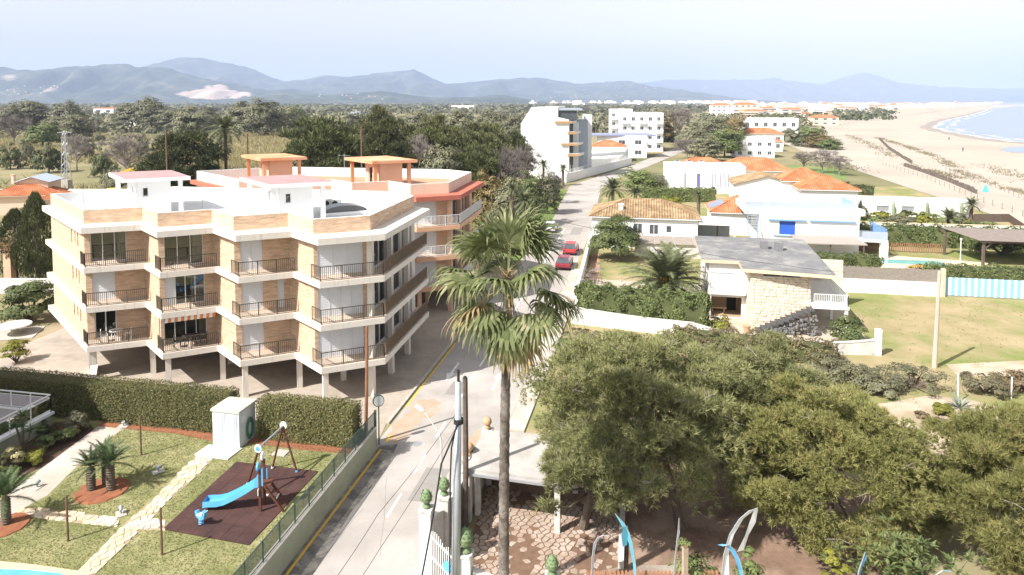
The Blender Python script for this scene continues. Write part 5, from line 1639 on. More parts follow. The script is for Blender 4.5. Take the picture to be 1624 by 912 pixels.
for i,(u,v,Y,rx,rz,m_,lab) in enumerate(((1325,905,23,.55,1.0,m_leafy,'pale variegated shrub at the bottom edge left of the large leaved shrub'),(1108,893,24.8,1.0,1.2,m_leafg,'leafy green plants behind the timber post'),(1185,900,25.2,.7,.8,m_leafg,'low green plants beside the white flag'))):
    p = AT(u,v,Y); bush('yard_shrub', lab, Vector((p.x,p.y,max(0,p.z-rz*.55))) if False else Vector((p.x,p.y,0)), rx, p.z+rz*.5, m_, 60+i, n=1300, size=.13)

# rust brown pole and traffic mirror at the street end of the hedge; stained gutter along the wall
p = Vector((AT(579,640,38.6).x,38.6,0)); t_ = AT(582,519,38.6)
T = thing('rusty_pole', 'slim rust brown pole rising behind the short hedge in front of the brick block', 'pole', p)
MB().tube([p, p.lerp(t_,.5)+Vector((.02,0,0)), t_], [.11,.095,.08], 8).build('shaft', mat('rusty bark',(.30,.15,.085),(.22,.11,.065),scale=5,rough=.9,bump=.3), T)
MB().tube([t_, t_+Vector((0,0,.08))], [.09,.05], 8).build('cap', m_wood, T)
p = R(-3.0,-9.5,0); T = thing('traffic_mirror', 'round traffic mirror on a green post at the hedge corner', 'mirror', p)
MB().tube([p, p+Vector((0,0,2.6))], .04, 7).build('post', m_gfence, T)
mb = MB(); disc(mb, p+Vector((0,-.05,2.65)), .34, .08, (.35,-1,.15)); mo = mb.build('rim', m_gfence, T)
mb = MB(); disc(mb, p+Vector((.03,-.11,2.66)), .29, .03, (.35,-1,.15)); mb.build('mirror_glass', mat('mirror face',(.5,.55,.58),rough=.08,metal=.9), mo)
mb = MB(); mb.add([(*R(s,t)[:2],.0145) for s,t in ((-2.92,-36),(-1.55,-36),(-1.75,-28),(-1.5,-22),(-1.85,-16),(-1.6,-12),(-1.95,-9.2),(-2.92,-9.6))], [tuple(range(8))])
mb.build('gutter', mat('stained gutter asphalt',(.13,.12,.11),(.24,.22,.195),scale=1.3,rough=.9,lo=.42,hi=.56,col3=(.34,.31,.275),scale3=.9,lo3=.54,hi3=.62,bump=.2), kind='structure')

# ================================================================== middle distance, right of the street
m_meadow = mat('dry meadow', (.26,.225,.115), (.36,.29,.175), scale=.35, rough=1, bump=.5, bscale=5, col3=(.19,.215,.075), scale3=.11, lo3=.46, hi3=.60, spec=.05)
m_sandsoil = mat('sandy soil', (.50,.41,.315), (.42,.34,.26), scale=.8, rough=1, bump=.4, bscale=6, col3=(.33,.27,.18), scale3=.3)
m_tile_or = mat('orange roof tile', (.43,.145,.062), (.36,.115,.05), scale=1.6, rough=.85, col3=(.46,.20,.10), scale3=.5)
m_tile_tan = mat('old tan roof tile', (.27,.175,.09), (.18,.118,.065), scale=1.1, rough=.9, col3=(.35,.26,.155), scale3=.8)
m_bit = mat('grey roofing felt', (.20,.20,.20), (.15,.15,.155), scale=.7, rough=.9, col3=(.29,.28,.265), scale3=.5, lo3=.48, hi3=.66)
m_greyp = mat('pale blue grey paint', (.36,.41,.46), (.33,.38,.43), scale=1, rough=.7)
m_cobalt = mat('cobalt blue paint', (.03,.10,.50), (.04,.12,.44), scale=2, rough=.5)
m_pblue = mat('soft blue paint', (.18,.33,.62), rough=.6)
m_stonew = mat('rubble stone wall', (.66,.56,.44), (.55,.45,.34), scale=2.6, rough=.95, bump=.9, bscale=5, col3=(.74,.66,.55), scale3=3.5)
m_beige = mat('beige trim', (.68,.54,.38), (.62,.49,.34), scale=1, rough=.8)
m_glassd = mat('dark window glass', (.05,.06,.075), (.08,.09,.10), scale=1, rough=.1, spec=.6)

def hull(pxs, z): 
    P = [tuple(G(u,v,0)[:2]) for u,v in pxs]
    a = sum(P[i][0]*P[(i+1)%len(P)][1]-P[(i+1)%len(P)][0]*P[i][1] for i in range(len(P)))
    return P if a > 0 else P[::-1]
def flat(name, P, z, m, **kw):
    mb = MB(); mb.add([(x,y,z) for x,y in P], [tuple(range(len(P)))]); return mb.build(name, m, kind='structure', **kw)
# road beyond the bend
lw = [G(898,301),G(906,294),G(1000,263),G(1056,241),G(1090,228)]; rw = [G(952,301),G(972,286),G(1030,263),G(1078,243),G(1108,230)]
flat('road', [tuple(p[:2]) for p in rw]+[tuple(p[:2]) for p in lw[::-1]], .022, m_asph)
# the strip of plots between street and beach
flat('plot_ground', [tuple(R(s,t)[:2]) for s,t in ((3.9,-8),(64,-8),(76,12),(78,40),(82,130),(3.9,110))], .006, m_meadow)
flat('sandy_patch', hull([(1330,645),(1400,640),(1470,628),(1530,632),(1600,650),(1624,690),(1560,720),(1470,740),(1440,700),(1390,672)],0), .012, m_sandsoil)
flat('sandy_patch', hull([(1500,578),(1624,572),(1660,600),(1624,596),(1520,598)],0), .011, m_sandsoil)
flat('house_yard', [tuple(R(s,t)[:2]) for s,t in ((17,10.6),(30.5,11.2),(31,30),(5.6,30),(5.6,14.6),(16,12.6))], .014, mat('pale yard paving',(.47,.40,.32),(.4,.34,.27),scale=.7,rough=.95))
verge = [tuple(R(s,t)[:2]) for s,t in ((-6.0,33),(-3.3,33),(-2.6,60),(-4.9,106),(-7.4,108))]
flat('grass_verge', verge, .016, mat('green verge',(.11,.17,.035),(.17,.21,.06),scale=1,rough=1,bump=.5))
flat('green_field', hull([(1215,268),(1262,262),(1330,268),(1345,280),(1330,300),(1270,292)],0), .02, mat('green field',(.12,.19,.05),(.20,.23,.09),scale=.1,rough=1))

# grasses of the meadow: stuff
r = np.random.default_rng(40); n = 2500
S_ = r.uniform(4.5,62,n); T_ = r.uniform(-9,29,n)
P = np.stack([RO.x+DP.x*S_+DR.x*T_, RO.y+DP.y*S_+DR.y*T_, np.zeros(n)],1)
dens = np.sin(P[:,0]*.5+1)*np.cos(P[:,1]*.43)+r.normal(size=n)*.6
keep = (dens > -.2) & ~((S_ > 5) & (S_ < 31) & (T_ > 10)) & ~((T_ < 2) & (S_ > 24) & (S_ < 36) & (r.random(n) < .8)) & ~((S_<12)&(T_<-8))
P = P[keep]; D = np.tile([0,0,1.],(len(P),1))
V, FC = tufts(P, D, .20, 5, .025, r, .9)
link('meadow_grass', np_mesh('meadow_grass', V, FC, leafmat('meadow blades',(.30,.26,.13),(.40,.34,.20),.6)), kind='stuff')['label'] = 'dry meadow grass on the open plot'

def frame_pts(o, ang):
    ca, sa = math.cos(ang), math.sin(ang)
    return lambda a, b, z=0.0: Vector((o[0]+a*ca-b*sa, o[1]+a*sa+b*ca, z))

def tiled(mb, A, B, up, a, b, p=.36, amp=.11, mi=0):
    """tiled slope: eave A->B, up = vector eave->ridge, a/b = how far the hips eat into the eave at either end"""
    A, B, up = Vector(A), Vector(B), Vector(up); L = (B-A).length; d = (B-A)/L
    nrm = d.cross(up).normalized(); n = max(3, int(L/p))
    f = lambda s: max(0.0, min(1.0, s/a if a > 0 else 1, (L-s)/b if b > 0 else 1))
    for i in range(n):
        s0, s1 = L*i/n, L*(i+1)/n; sm = (s0+s1)/2
        E = [A+d*s0, A+d*sm+nrm*amp, A+d*s1]; TP = [A+d*s0+up*f(s0), A+d*sm+nrm*amp+up*f(sm), A+d*s1+up*f(s1)]
        mb.quad(E[0],E[1],TP[1],TP[0],mi); mb.quad(E[1],E[2],TP[2],TP[1],mi)

def house(label, o, w, d, h, ang=-RA, z0=0.0, roof='flat', rh=1.8, over=.45, wm=None, rm=None, ops=None, p=.36, name='house', par=.35, group=None, fm=None, T=None, tile_ridge=True, cat='house'):
    """box house; o = near left corner, front along the street's cross direction; ops = {side: [(s0,s1,h0,h1,kind)]}"""
    wm = wm or m_white; rm = rm or m_tile_or
    X = frame_pts(o, ang)
    T = T or thing(name, label, cat, X(w/2,d/2,z0), 0, group)
    C = [X(0,0),X(w,0),X(w,d),X(0,d)]
    for e in range(4):
        a, b = C[e], C[(e+1)%4]; oo = (ops or {}).get(e, [])
        mb = MB(); wallquads(mb, a, b, z0, z0+h, [q[:4] for q in oo], th=.16); mb.build('wall', wm, T, uv=True)
        for q in oo:
            kind = q[4] if len(q) > 4 else 'w'
            dd = (b-a).normalized(); nn = Vector((-dd.y,dd.x,0))
            if kind == 'w':
                wo = MB()
                A_, B_ = a+dd*q[0]+nn*.10, a+dd*q[1]+nn*.10
                zA, zB = z0+q[2], z0+q[3]
                for (x,y) in ((zA+.04,0),(zB-.04,0)): wo.beam(A_+Vector((0,0,x)), B_+Vector((0,0,x)), .06,.08)
                for t in ((0,.5,1) if q[1]-q[0] > .8 else (0,1)):
                    c = A_.lerp(B_,t); wo.beam(c+Vector((0,0,zA+.082)), c+Vector((0,0,zB-.082)), .07)
                wo = wo.build('window', fm or m_frame, T)
                A2, B2 = A_+nn*.02, B_+nn*.02
                MB().quad((A2.x,A2.y,zA),(B2.x,B2.y,zA),(B2.x,B2.y,zB),(A2.x,A2.y,zB)).build('pane', m_glassd, wo)
            else:
                mm = {'blue':m_cobalt,'dark':m_dark,'grey':m_grey,'white':m_shut,'brown':m_doorw,'violet':mat('violet pane',(.16,.14,.33),rough=.2)}[kind]
                A2, B2 = a+dd*q[0]+nn*.12, a+dd*q[1]+nn*.12
                MB().quad((A2.x,A2.y,z0+q[2]),(B2.x,B2.y,z0+q[2]),(B2.x,B2.y,z0+q[3]),(A2.x,A2.y,z0+q[3])).build('door' if q[2] < .2 else 'window', mm, T)
    zt = z0+h
    if roof == 'flat':
        MB().prism([tuple(X(a,b)[:2]) for a,b in ((.0,.0),(w,0),(w,d),(0,d))], zt, zt+.15).build('roof_slab', wm, T)
        q = [tuple(X(a,b)[:2]) for a,b in ((-.06,-.06),(w+.06,-.06),(w+.06,d+.06),(-.06,d+.06))]; qi = offset_poly(q, [.25]*4)
        mb = MB()
        for e in range(4):
            a, b, c, d_ = q[e], q[(e+1)%4], qi[(e+1)%4], qi[e]
            mb.quad((*a,zt-.02),(*b,zt-.02),(*b,zt+par),(*a,zt+par)); mb.quad((*c,zt),(*d_,zt),(*d_,zt+par),(*c,zt+par)); mb.quad((*a,zt+par),(*b,zt+par),(*c,zt+par),(*d_,zt+par))
        mb.build('parapet', wm, T)
    elif roof == 'hip':
        o_ = over; E = [X(-o_,-o_,zt),X(w+o_,-o_,zt),X(w+o_,d+o_,zt),X(-o_,d+o_,zt)]
        WW, DD_ = w+2*o_, d+2*o_
        MB().prism([tuple(x[:2]) for x in E], zt-.12, zt-.01).build('eaves', wm, T)
        run = min(WW,DD_)/2
        cx, cy = (X(1,0)-X(0,0)), (X(0,1)-X(0,0))
        rt = MB(); Zr = Vector((0,0,rh)); hipx = run if WW >= DD_ else WW/2; hipy = run if DD_ >= WW else DD_/2
        tiled(rt, E[0],E[1], cy*(DD_/2 if WW >= DD_ else run)+Zr, run,run, p)
        tiled(rt, E[2],E[3], -cy*(DD_/2 if WW >= DD_ else run)+Zr, run,run, p)
        tiled(rt, E[1],E[2], -cx*(WW/2 if DD_ >= WW else run)+Zr, run,run, p)
        tiled(rt, E[3],E[0], cx*(WW/2 if DD_ >= WW else run)+Zr, run,run, p)
        ro = rt.build('roof', rm, T)
        r0, r1 = (X(-o_+run,d/2,zt+rh), X(w+o_-run,d/2,zt+rh)) if WW >= DD_ else (X(w/2,-o_+run,zt+rh), X(w/2,d+o_-run,zt+rh))
        for (a, b) in ((E[0],r0),(E[1],r1 if WW >= DD_ else r0),(E[2],r1),(E[3],r0 if WW >= DD_ else r1),(r0,r1)):
            if (b-a).length > .05: MB().beam(a+Vector((0,0,.05)), b+Vector((0,0,.05)), .2,.12).build('ridge_tiles', rm, ro)
    elif roof == 'gable':     # ridge runs away from the viewer, gable towards the front
        o_ = over; cx = (X(1,0)-X(0,0)); rt = MB()
        for (A,B,sg) in ((X(w+o_,-o_,zt-.1),X(w+o_,d+o_,zt-.1),-1),(X(-o_,d+o_,zt-.1),X(-o_,-o_,zt-.1),1)):
            tiled(rt, A, B, cx*(sg*(w/2+o_))+Vector((0,0,rh)), 0,0, p)
        rt.build('roof', rm, T)
        for b in (0,d):
            q = [X(0,b,zt),X(w,b,zt),X(w/2,b,zt+rh-.15)]
            MB().tri(*(q if b == 0 else q[::-1])).build('gable', wm, T)
    return T
def chimney(T, p, z, h, m, w=.6):
    MB().obox((p.x,p.y,z), w,w,h,-RA).build('chimney', m, T)
    MB().obox((p.x,p.y,z+h), w+.15,w+.15,.1,-RA).build('chimney_cap', m, T)

# --- house with the old tan hipped roof
o = R(4.9,50.2)
W_ = lambda a,b,c,d: (a,b,c,d,'w')
TT = house('white single storey house under an old tan tiled hip roof beside the street', o, 14.5, 9.5, 3.75, roof='hip', rh=1.95, rm=m_tile_tan, ops={0:[(5.8,7.0,1.5,2.9,'w'),(8.0,9.2,1.4,2.8,'w'),(10.3,11.0,1.7,2.7,'w')]})
chimney(TT, R(8.9,51.9), 3.9, 1.35, m_white)
T = thing('garden_wall', 'white terrace wall in front of the tan roofed house', 'wall', R(5.0,47.6,0))
MB().prism([tuple(R(s,t)[:2]) for s,t in ((5.0,47.4),(22.8,47.4),(22.8,47.65),(5.0,47.65))], 0, 1.6).build('wall_body', m_white, T)
MB().prism([tuple(R(s,t)[:2]) for s,t in ((5.0,47.35),(22.85,47.35),(22.85,47.7),(5.0,47.7))], 1.602, 1.68).build('coping', m_white, T)
T = thing('porch', 'flat white porch roof on the right of the tan roofed house', 'porch', R(21,52,0))
MB().prism([tuple(R(s,t)[:2]) for s,t in ((19.5,49.6),(24.4,49.6),(24.4,55.5),(19.5,55.5))], 3.1, 3.32).build('roof_slab', m_white, T)
MB().prism([tuple(R(s,t)[:2]) for s,t in ((19.7,55.0),(24.2,55.0),(24.2,55.2),(19.7,55.2))], 0, 3.09).build('back_wall', m_greyp, T)
MB().beam(R(24.2,49.8,0), R(24.2,49.8,3.1), .2).build('post', m_white, T)
MB().beam(R(22.2,52,0), R(22.2,52,3.1), .16).build('post', m_doorw, T)
T = thing('garden_wall', 'low whitewashed wall along the pavement up to the tan roofed house', 'wall', R(5.6,30,0))
MB().prism([tuple(R(s,t)[:2]) for s,t in ((5.5,20),(5.75,20),(5.0,50),(4.75,50))], 0, 1.5).build('wall_body', m_white, T)
MB().prism([tuple(R(s,t)[:2]) for s,t in ((5.45,20),(5.8,20),(5.05,50),(4.7,50))], 1.502, 1.57).build('coping', m_white, T)
flat('brick_path', hull([(938,405),(950,402),(952,440),(932,450)],0), .02, mat('terracotta path',(.45,.27,.18),(.4,.23,.15),scale=2,rough=.9))
# shed roof strip with fibre cement panels in front of that house
T = thing('lean_to', 'old grey panelled lean-to roof below the white terrace wall', 'shed', R(14,45,0))
for k in range(4):
    MB().prism([tuple(R(s,t)[:2]) for s,t in ((11.0+k*2.5,42.2),(13.4+k*2.5,42.2),(13.4+k*2.5,47.3),(11.0+k*2.5,47.3))], 1.75, 1.83).build('roof_panel', mat('fibre cement',(.34,.29,.25),(.27,.23,.2),scale=1.5,rough=.95), T)
MB().prism([tuple(R(s,t)[:2]) for s,t in ((11.0,42.5),(20.9,42.5),(20.9,47.2),(11.0,47.2))], 0, 1.745).build('wall', m_oldwall, T)

# --- stone house
o = R(20.4,16.1)
T = thing('stone_house', 'house with grey felt roof, pale stone wall and dark steps in the middle right', 'house', R(23.5,21,0))
rp = [(17.3,18.2),(20.55,18.2),(20.55,15.6),(28.0,14.7),(28.2,28.0),(17.3,28.0)]
def shed_roof(T, P, zf, zb, th, m, edge):
    tmin, tmax = min(p[1] for p in P), max(p[1] for p in P)
    zz = lambda t: zf+(zb-zf)*(t-tmin)/(tmax-tmin); n = len(P)
    mb = MB(); mb.add([R(s,t,zz(t)) for s,t in P], [tuple(range(n))]); mb.build('roof', m, T)
    mb = MB(); mb.add([R(s,t,zz(t)-.004) for s,t in P]+[R(s,t,zz(t)-th) for s,t in P], [tuple(range(2*n-1,n-1,-1))]+[(k,k+n,(k+1)%n+n,(k+1)%n)[::-1] for k in range(n)]); mb.build('roof_edge', edge, T)
shed_roof(T, rp, 5.35, 5.75, .3, m_bit, m_beige)
# stone front built of courses of rubble blocks
sw0, sw1 = R(21.3,16.0), R(26.3,16.0)
for (a,b,nm,m_) in ((sw0,sw1,'stone_wall',m_stonew),(sw1,R(26.3,27.5),'wall',m_white),(R(26.3,27.5),R(18.0,27.5),'wall',m_white),(R(18.0,27.5),R(18.0,18.6),'wall',m_white),(R(21.3,18.6),R(21.3,16.0),'wall',m_stonew)):
    mb = MB(); wallquads(mb, a, b, 0, 5.05); mb.build(nm, m_, T, uv=True)
rr = random.Random(4)
row = 0; z = .05; blk = MB()
while z < 5.0:
    hgt = rr.uniform(.2,.32); x = 0.0
    while x < 5.0:
        wd_ = min(rr.uniform(.3,.62), 5.0-x)
        if wd_ > .12:
            a = sw0.lerp(sw1, x/5.0); b = sw0.lerp(sw1, (x+wd_-.035)/5.0); n_ = -DR*rr.uniform(.03,.07)
            z2 = min(z+hgt-.03, 5.0)
            q = [a,b]; blk.add([(a.x,a.y,z),(b.x,b.y,z),(b.x,b.y,z2),(a.x,a.y,z2)]+[((p_+n_).x+(c_.x-p_.x)*.08,(p_+n_).y,zz_) for p_,c_,zz_ in ((a,b,z+.02),(b,a,z+.02),(b,a,z2-.02),(a,b,z2-.02))],
                [(4,5,6,7),(0,1,5,4),(1,2,6,5),(2,3,7,6),(3,0,4,7)])
        x += wd_
    z += hgt; row += 1
blk.build('stones', m_stonew, T, kind='stuff')
for k in range(2):
    a, b = R(22.3+k*1.6,15.93), R(23.8+k*1.6,15.93)
    wo = MB().beam(R(22.3+k*1.6,15.9,4.95), R(23.8+k*1.6,15.9,4.95), .06,.05).beam(R(22.3+k*1.6,15.9,4.7), R(23.8+k*1.6,15.9,4.7), .06,.05).build('window', m_frame, T)
    MB().quad(R(22.35+k*1.6,15.915,4.72),R(23.75+k*1.6,15.915,4.72),R(23.75+k*1.6,15.915,4.93),R(22.35+k*1.6,15.915,4.93)).build('pane', m_glassd, wo)
# white left part: loggia below, wall with shutter above
a, b = R(18.0,18.6), R(21.3,18.6)
mb = MB(); wallquads(mb, a, b, 0, 5.1, [(.25,2.95,.05,1.95),(.15,2.2,2.7,4.2)], th=.2); mb.build('wall', m_white, T)
for (x0,x1,z0_,z1_,m_,nm) in ((.17,2.18,2.72,4.18,m_shut,'shutter'),):
    A_, B_ = a.lerp(b,x0/3.3), a.lerp(b,x1/3.3); n_ = DR*.08
    MB().quad((A_+n_)+Vector((0,0,z0_)),(B_+n_)+Vector((0,0,z0_)),(B_+n_)+Vector((0,0,z1_)),(A_+n_)+Vector((0,0,z1_))).build(nm, m_, T)
lg = MB(); q = [R(18.25,18.8),R(21.0,18.8),R(21.0,21),R(18.25,21)]
lg.quad(*[(p.x,p.y,.06) for p in q]); lg.quad(*[(p.x,p.y,2.0) for p in q[::-1]])
for e in (1,2,3): lg.quad((q[e].x,q[e].y,.06),(q[(e+1)%4].x,q[(e+1)%4].y,.06),(q[(e+1)%4].x,q[(e+1)%4].y,2.0),(q[e].x,q[e].y,2.0))
lg.build('loggia', mat('ochre wall',(.40,.29,.18),rough=.9), T)
MB().quad(R(19.9,20.95,.07),R(20.75,20.95,.07),R(20.75,20.95,1.9),R(19.9,20.95,1.9)).build('door', m_dark, T)
bt = thing('garden_bench', 'pale bench under the loggia of the stone house', 'bench', R(19.0,20.2,.06))
MB().prism([tuple(R(s,t)[:2]) for s,t in ((18.4,20.0),(19.8,20.0),(19.8,20.5),(18.4,20.5))], .45,.52).build('seat', m_beige, bt)
for s in (18.55,19.6): MB().beam(R(s,20.25,.061), R(s,20.25,.45), .1).build('leg', m_beige, bt)
MB().prism([tuple(R(s,t)[:2]) for s,t in ((18.0,17.9),(21.2,17.9),(21.2,18.55),(18.0,18.55))], 2.35, 2.6).build('loggia_beam', m_white, T)
# terrace and its railing on the right, void below
MB().prism([tuple(R(s,t)[:2]) for s,t in ((26.32,15.2),(29.2,15.2),(29.2,25),(26.32,25))], 2.3, 2.55).build('terrace_slab', m_white, T)
railing(T, [R(26.4,15.3),R(29.1,15.3),R(29.1,24.9)], 2.55, h=1.0, m=m_wrail, gap=.14, bal=.03)
for (s,t) in ((29.0,15.4),(29.0,20)): MB().beam(R(s,t,0), R(s,t,2.3), .25).build('post', m_white, T)
MB().prism([tuple(R(s,t)[:2]) for s,t in ((26.32,24.0),(31.0,24.0),(31.0,24.25),(26.32,24.25))], 0, 4.6).build('wall', m_stonew, T)
# dark outside steps against the stone wall, rubble below
stp = thing('outside_steps', 'flight of dark steps rising along the pale stone wall', 'steps', R(21.5,15.5,0))
for k in range(11):
    s = 21.7+k*.42
    MB().prism([tuple(R(a,t)[:2]) for a,t in ((s,14.7),(s+.46,14.7),(s+.46,15.9),(s,15.9))], .08+k*.205, .2+k*.205).build('tread', mat('dark slate',(.06,.06,.065),(.09,.09,.09),scale=3,rough=.8), stp)
ru = MB(); rr = random.Random(9)
for k in range(150):
    x = rr.uniform(0,1); s = 22.5+4.1*x; zz = rr.uniform(0, .15+1.75*x); sz = rr.uniform(.14,.3)
    ru.obox(R(s, 14.65+rr.uniform(0,.5), zz), sz, sz*.8, sz*.7, rr.uniform(0,3))
ru.build('rubble_infill', mat('dark rubble',(.11,.11,.115),(.22,.21,.2),scale=2,rough=.95), stp, kind='stuff')
for k,(ds,dt) in enumerate(((23.6,23.4),(24.9,23.0))):
    MB().obox(R(ds,dt,5.6), .7,.6,.75,-RA).build('chimney', m_bit, T)
pt_ = thing('flower_pot', 'terracotta pot in the yard in front of the stone house', 'pot', R(20.9,14.9,.014))
MB().lathe([(.22,0),(.32,.5),(.36,.52),(.36,.6),(.3,.6)], R(20.9,14.9,.014), 12).build('pot', m_terra, pt_)
# whitewashed boundary wall of that plot, broken at the right
for (a,b,h0,h1,lab,nn) in (((5.75,14.4),(16.3,12.5),1.45,1.25,'whitewashed wall in front of the oleander hedge',1),((16.3,12.5),(21.7,10.6),1.2,.9,'low whitewashed wall beside the yard of the stone house',1),((25.5,10.6),(30.0,11.2),.95,1.2,'crumbling white wall end on the right of the stone house plot',1)):
    wallrun('boundary_wall', lab, a, b, h0, h1, .12 if nn else 0, m_oldwall if a[0] > 20 else m_white)
T = thing('wall_pillar', 'square white pillar at the end of the crumbling wall', 'pillar', R(30.25,11.25,0))
MB().obox(R(30.25,11.25,0), .42,.42,2.0,-RA).build('shaft', m_white, T); MB().obox(R(30.25,11.25,2.0), .46,.46,.06,-RA).build('cap', m_white, T)
# oleander hedge, dry hedge and shrubs along that wall
leafhedge('oleander_hedge', 'tall loose green hedge behind the whitewashed wall', R(6.3,16.1), R(17.6,14.2), 2.4, 0, 3.0, m_leafg, 14000, .22, wob=.9)
leafhedge('dry_hedge', 'long brownish dry hedge in front of the stone house', R(14.5,10.6), R(26.5,8.8), 2.0, 0, 1.35, leafmat('dry hedge leaves',(.085,.075,.035),(.19,.155,.085),.2), 9000, .16, wob=.8)
bush('yellow_shrub', 'bright yellow green shrub at the end of the oleander hedge', R(18.6,14.4), 1.0, 1.3, m_leafy, 71, n=1200, size=.16)
bush('wall_shrub', 'rounded green shrub overhanging the crumbling white wall', R(28.8,13.2), 1.7, 2.2, m_leafg, 72, n=3200, size=.17)
T = datepalm('date_palm', 'large date palm with orange fruit stalks behind the oleander hedge', R(14.3,20.4,0), 2.7, 2.2, .7, tr=.4, m=phme2)
fr = MB(); 
for k in range(14):
    a = k*2.4; e = Vector((math.cos(a)*.9,math.sin(a)*.9,-.35)); fr.tube([Vector((0,0,2.8)), Vector((e.x*.6,e.y*.6,3.2)), Vector((e.x,e.y,2.8+e.z))],[.03,.05,.09],5)
fr.build('fruit_stalks', mat('orange fruit stalk',(.62,.34,.05),rough=.7), T, local=True)
bush('flowering_tree', 'dark green round tree with white flowers beside the tan roofed house', R(8.4,40.2), 3.3, 4.7, m_leafg, 73, n=9000, size=.26, cat='tree', nc=60, hollow=.6, stems=False)
bush('bare_shrub', 'leafless grey shrub at the street corner left of the date palm', R(6.9,23.5), 2.0, 2.9, leafmat('grey twig tips',(.16,.13,.11),(.27,.23,.20),.1), 74, n=1500, size=.12, hollow=.2)
# shrubs of the meadow edge
shr = [(1365,612,1.7,1.5,m_leafo,'grey green shrub in the middle of the shrub row above the pines'),(1310,600,1.7,1.5,m_leafo,'grey green shrub at the left end of the shrub row above the pines'),(1450,615,2.1,1.5,m_leafo,'dark grey green shrub right of the tall pole'),(1562,622,1.7,1.3,leafmat('dull olive',(.09,.085,.045),(.19,.165,.10),.2),'brownish shrub between the two small fence posts'),(1618,620,1.6,1.3,m_leafb,'brown shrub at the right edge beside the fence post'),(1400,625,1.2,1.0,m_leafo,'low grey green shrub below the shrub row'),
       (1496,658,.6,.7,m_leafy,'small bright green bush on the sand patch'),(1497,680,.75,.55,leafmat('purple flowers',(.16,.09,.14),(.26,.17,.24),.2),'purple flowering cushion on the sand patch'),(1461,662,.5,.3,m_leafb,'flat brown cushion plant on the sand patch'),(900,560,1.3,1.0,m_leafg,'green weeds on the pavement corner beside the dark pine'),(930,545,2.2,1.0,leafmat('dull olive',(.09,.085,.045),(.19,.165,.10),.2),'brown scrub below the whitewashed wall'),(1130,565,2.4,1.0,m_leafo,'olive scrub between the dark pine and the dry hedge')]
for i,(u,v,rx,rz,m_,lab) in enumerate(shr):
    bush('shrub', lab, G(u,v), rx, rz, m_, 80+i, n=1700, size=.14, group='shrubs on the meadow')
p = G(1522,648); T = thing('agave', 'blue grey agave rosette beside the small fence post', 'agave', p)
r = np.random.default_rng(2); V = []; n = 34; D2 = rdir(n,r); D2[:,2] = np.abs(D2[:,2])*.9+.15
bigleaf(np.zeros((n,3)), D2, .95, .07, r, V); V = np.array(V); link('rosette', np_mesh('rosette', V, np.arange(len(V)).reshape(-1,3), leafmat('agave leaves',(.16,.20,.15),(.30,.34,.27),.1)), T)
# tall pole and little fence posts
p = G(1482,583); tp_ = AT(1490,432,p.y); T = thing('concrete_pole', 'tall tapering beige pole standing alone in the meadow', 'pole', p)
MB().tube([p, tp_], [.19,.12], 8).build('shaft', mat('beige concrete',(.52,.42,.34),(.46,.37,.3),scale=2,rough=.9), T)
MB().tube([tp_, tp_+Vector((0,0,.12))], [.13,.08], 8).build('cap', m_conc, T)
for i,(u,vb,vt,br,lab) in enumerate(((1519,638,592,1,'small braced white fence post beside the agave'),(1604,632,598,0,'small white fence post near the right edge'))):
    p = G(u,vb); t_ = AT(u+1,vt,p.y); T = thing('fence_post', lab, 'post', p, 0, 'white fence posts in the meadow')
    MB().tube([p,t_], .045, 6).build('shaft', m_wrail, T)
    if br:
        for s in (-1,1): MB().tube([t_.lerp(p,.1), G(u+9*s,vb-18)], .03, 5).build('brace', m_wrail, T)
# far side of the meadow: wall with reed screen, striped fence
T = thing('reed_screen_wall', 'white wall topped by a grey reed screen behind the meadow', 'wall', R(37,29.9,0))
MB().prism([tuple(R(s,t)[:2]) for s,t in ((29.5,29.8),(42.0,29.8),(42.0,30.05),(29.5,30.05))], 0, 1.45).build('wall_body', m_white, T)
rd = MB(); rr = random.Random(5)
for k in range(240):
    s = 29.5+12.5*k/240; h = 2.75+rr.uniform(-.05,.06)
    rd.beam(R(s,29.92,1.452), R(s,29.92,h), .045,.03)
rd.build('reeds', mat('grey reed',(.33,.29,.255),(.25,.22,.19),scale=6,rough=.95), T, kind='stuff')
MB().beam(R(42.15,29.9,0), R(42.15,29.9,2.9), .35).build('end_pillar', m_beige, T)
T = thing('striped_fence', 'blue and white striped fence along the far side of the meadow', 'fence', R(50,30.3,0))
m_st1, m_st2 = mat('white board',(.75,.77,.78),rough=.7), mat('sky blue board',(.20,.44,.66),(.24,.48,.7),scale=2,rough=.7)
for k in range(64):
    s = 42.5+k*.3
    MB().prism([tuple(R(a,t)[:2]) for a,t in ((s,30.2),(s+.27,30.2),(s+.27,30.25),(s,30.25))], .12, 1.95).build('board', m_st1 if k%2 else m_st2, T)
MB().prism([tuple(R(a,t)[:2]) for a,t in ((42.4,30.3),(62,30.3),(62,30.5),(42.4,30.5))], 0, 1.7).build('backing_wall', m_white, T)
leafhedge('hedge', 'clipped green hedge above the striped fence', R(42.6,35.4), R(62,35.9), 2.0, 0, 2.0, m_leafg, 9000, .2, wob=.4)
leafhedge('hedge', 'green hedge between the blue trimmed house and the reed screen', R(29.5,37.0), R(38.5,37.6), 1.6, 0, 2.4, m_leafg, 5000, .2, wob=.4)
leafhedge('hedge', 'tall dense hedge behind the pool and brown fence', R(38.5,56.0), R(64,56.5), 2.0, 0, 2.7, m_leafg, 11000, .26, wob=.6)
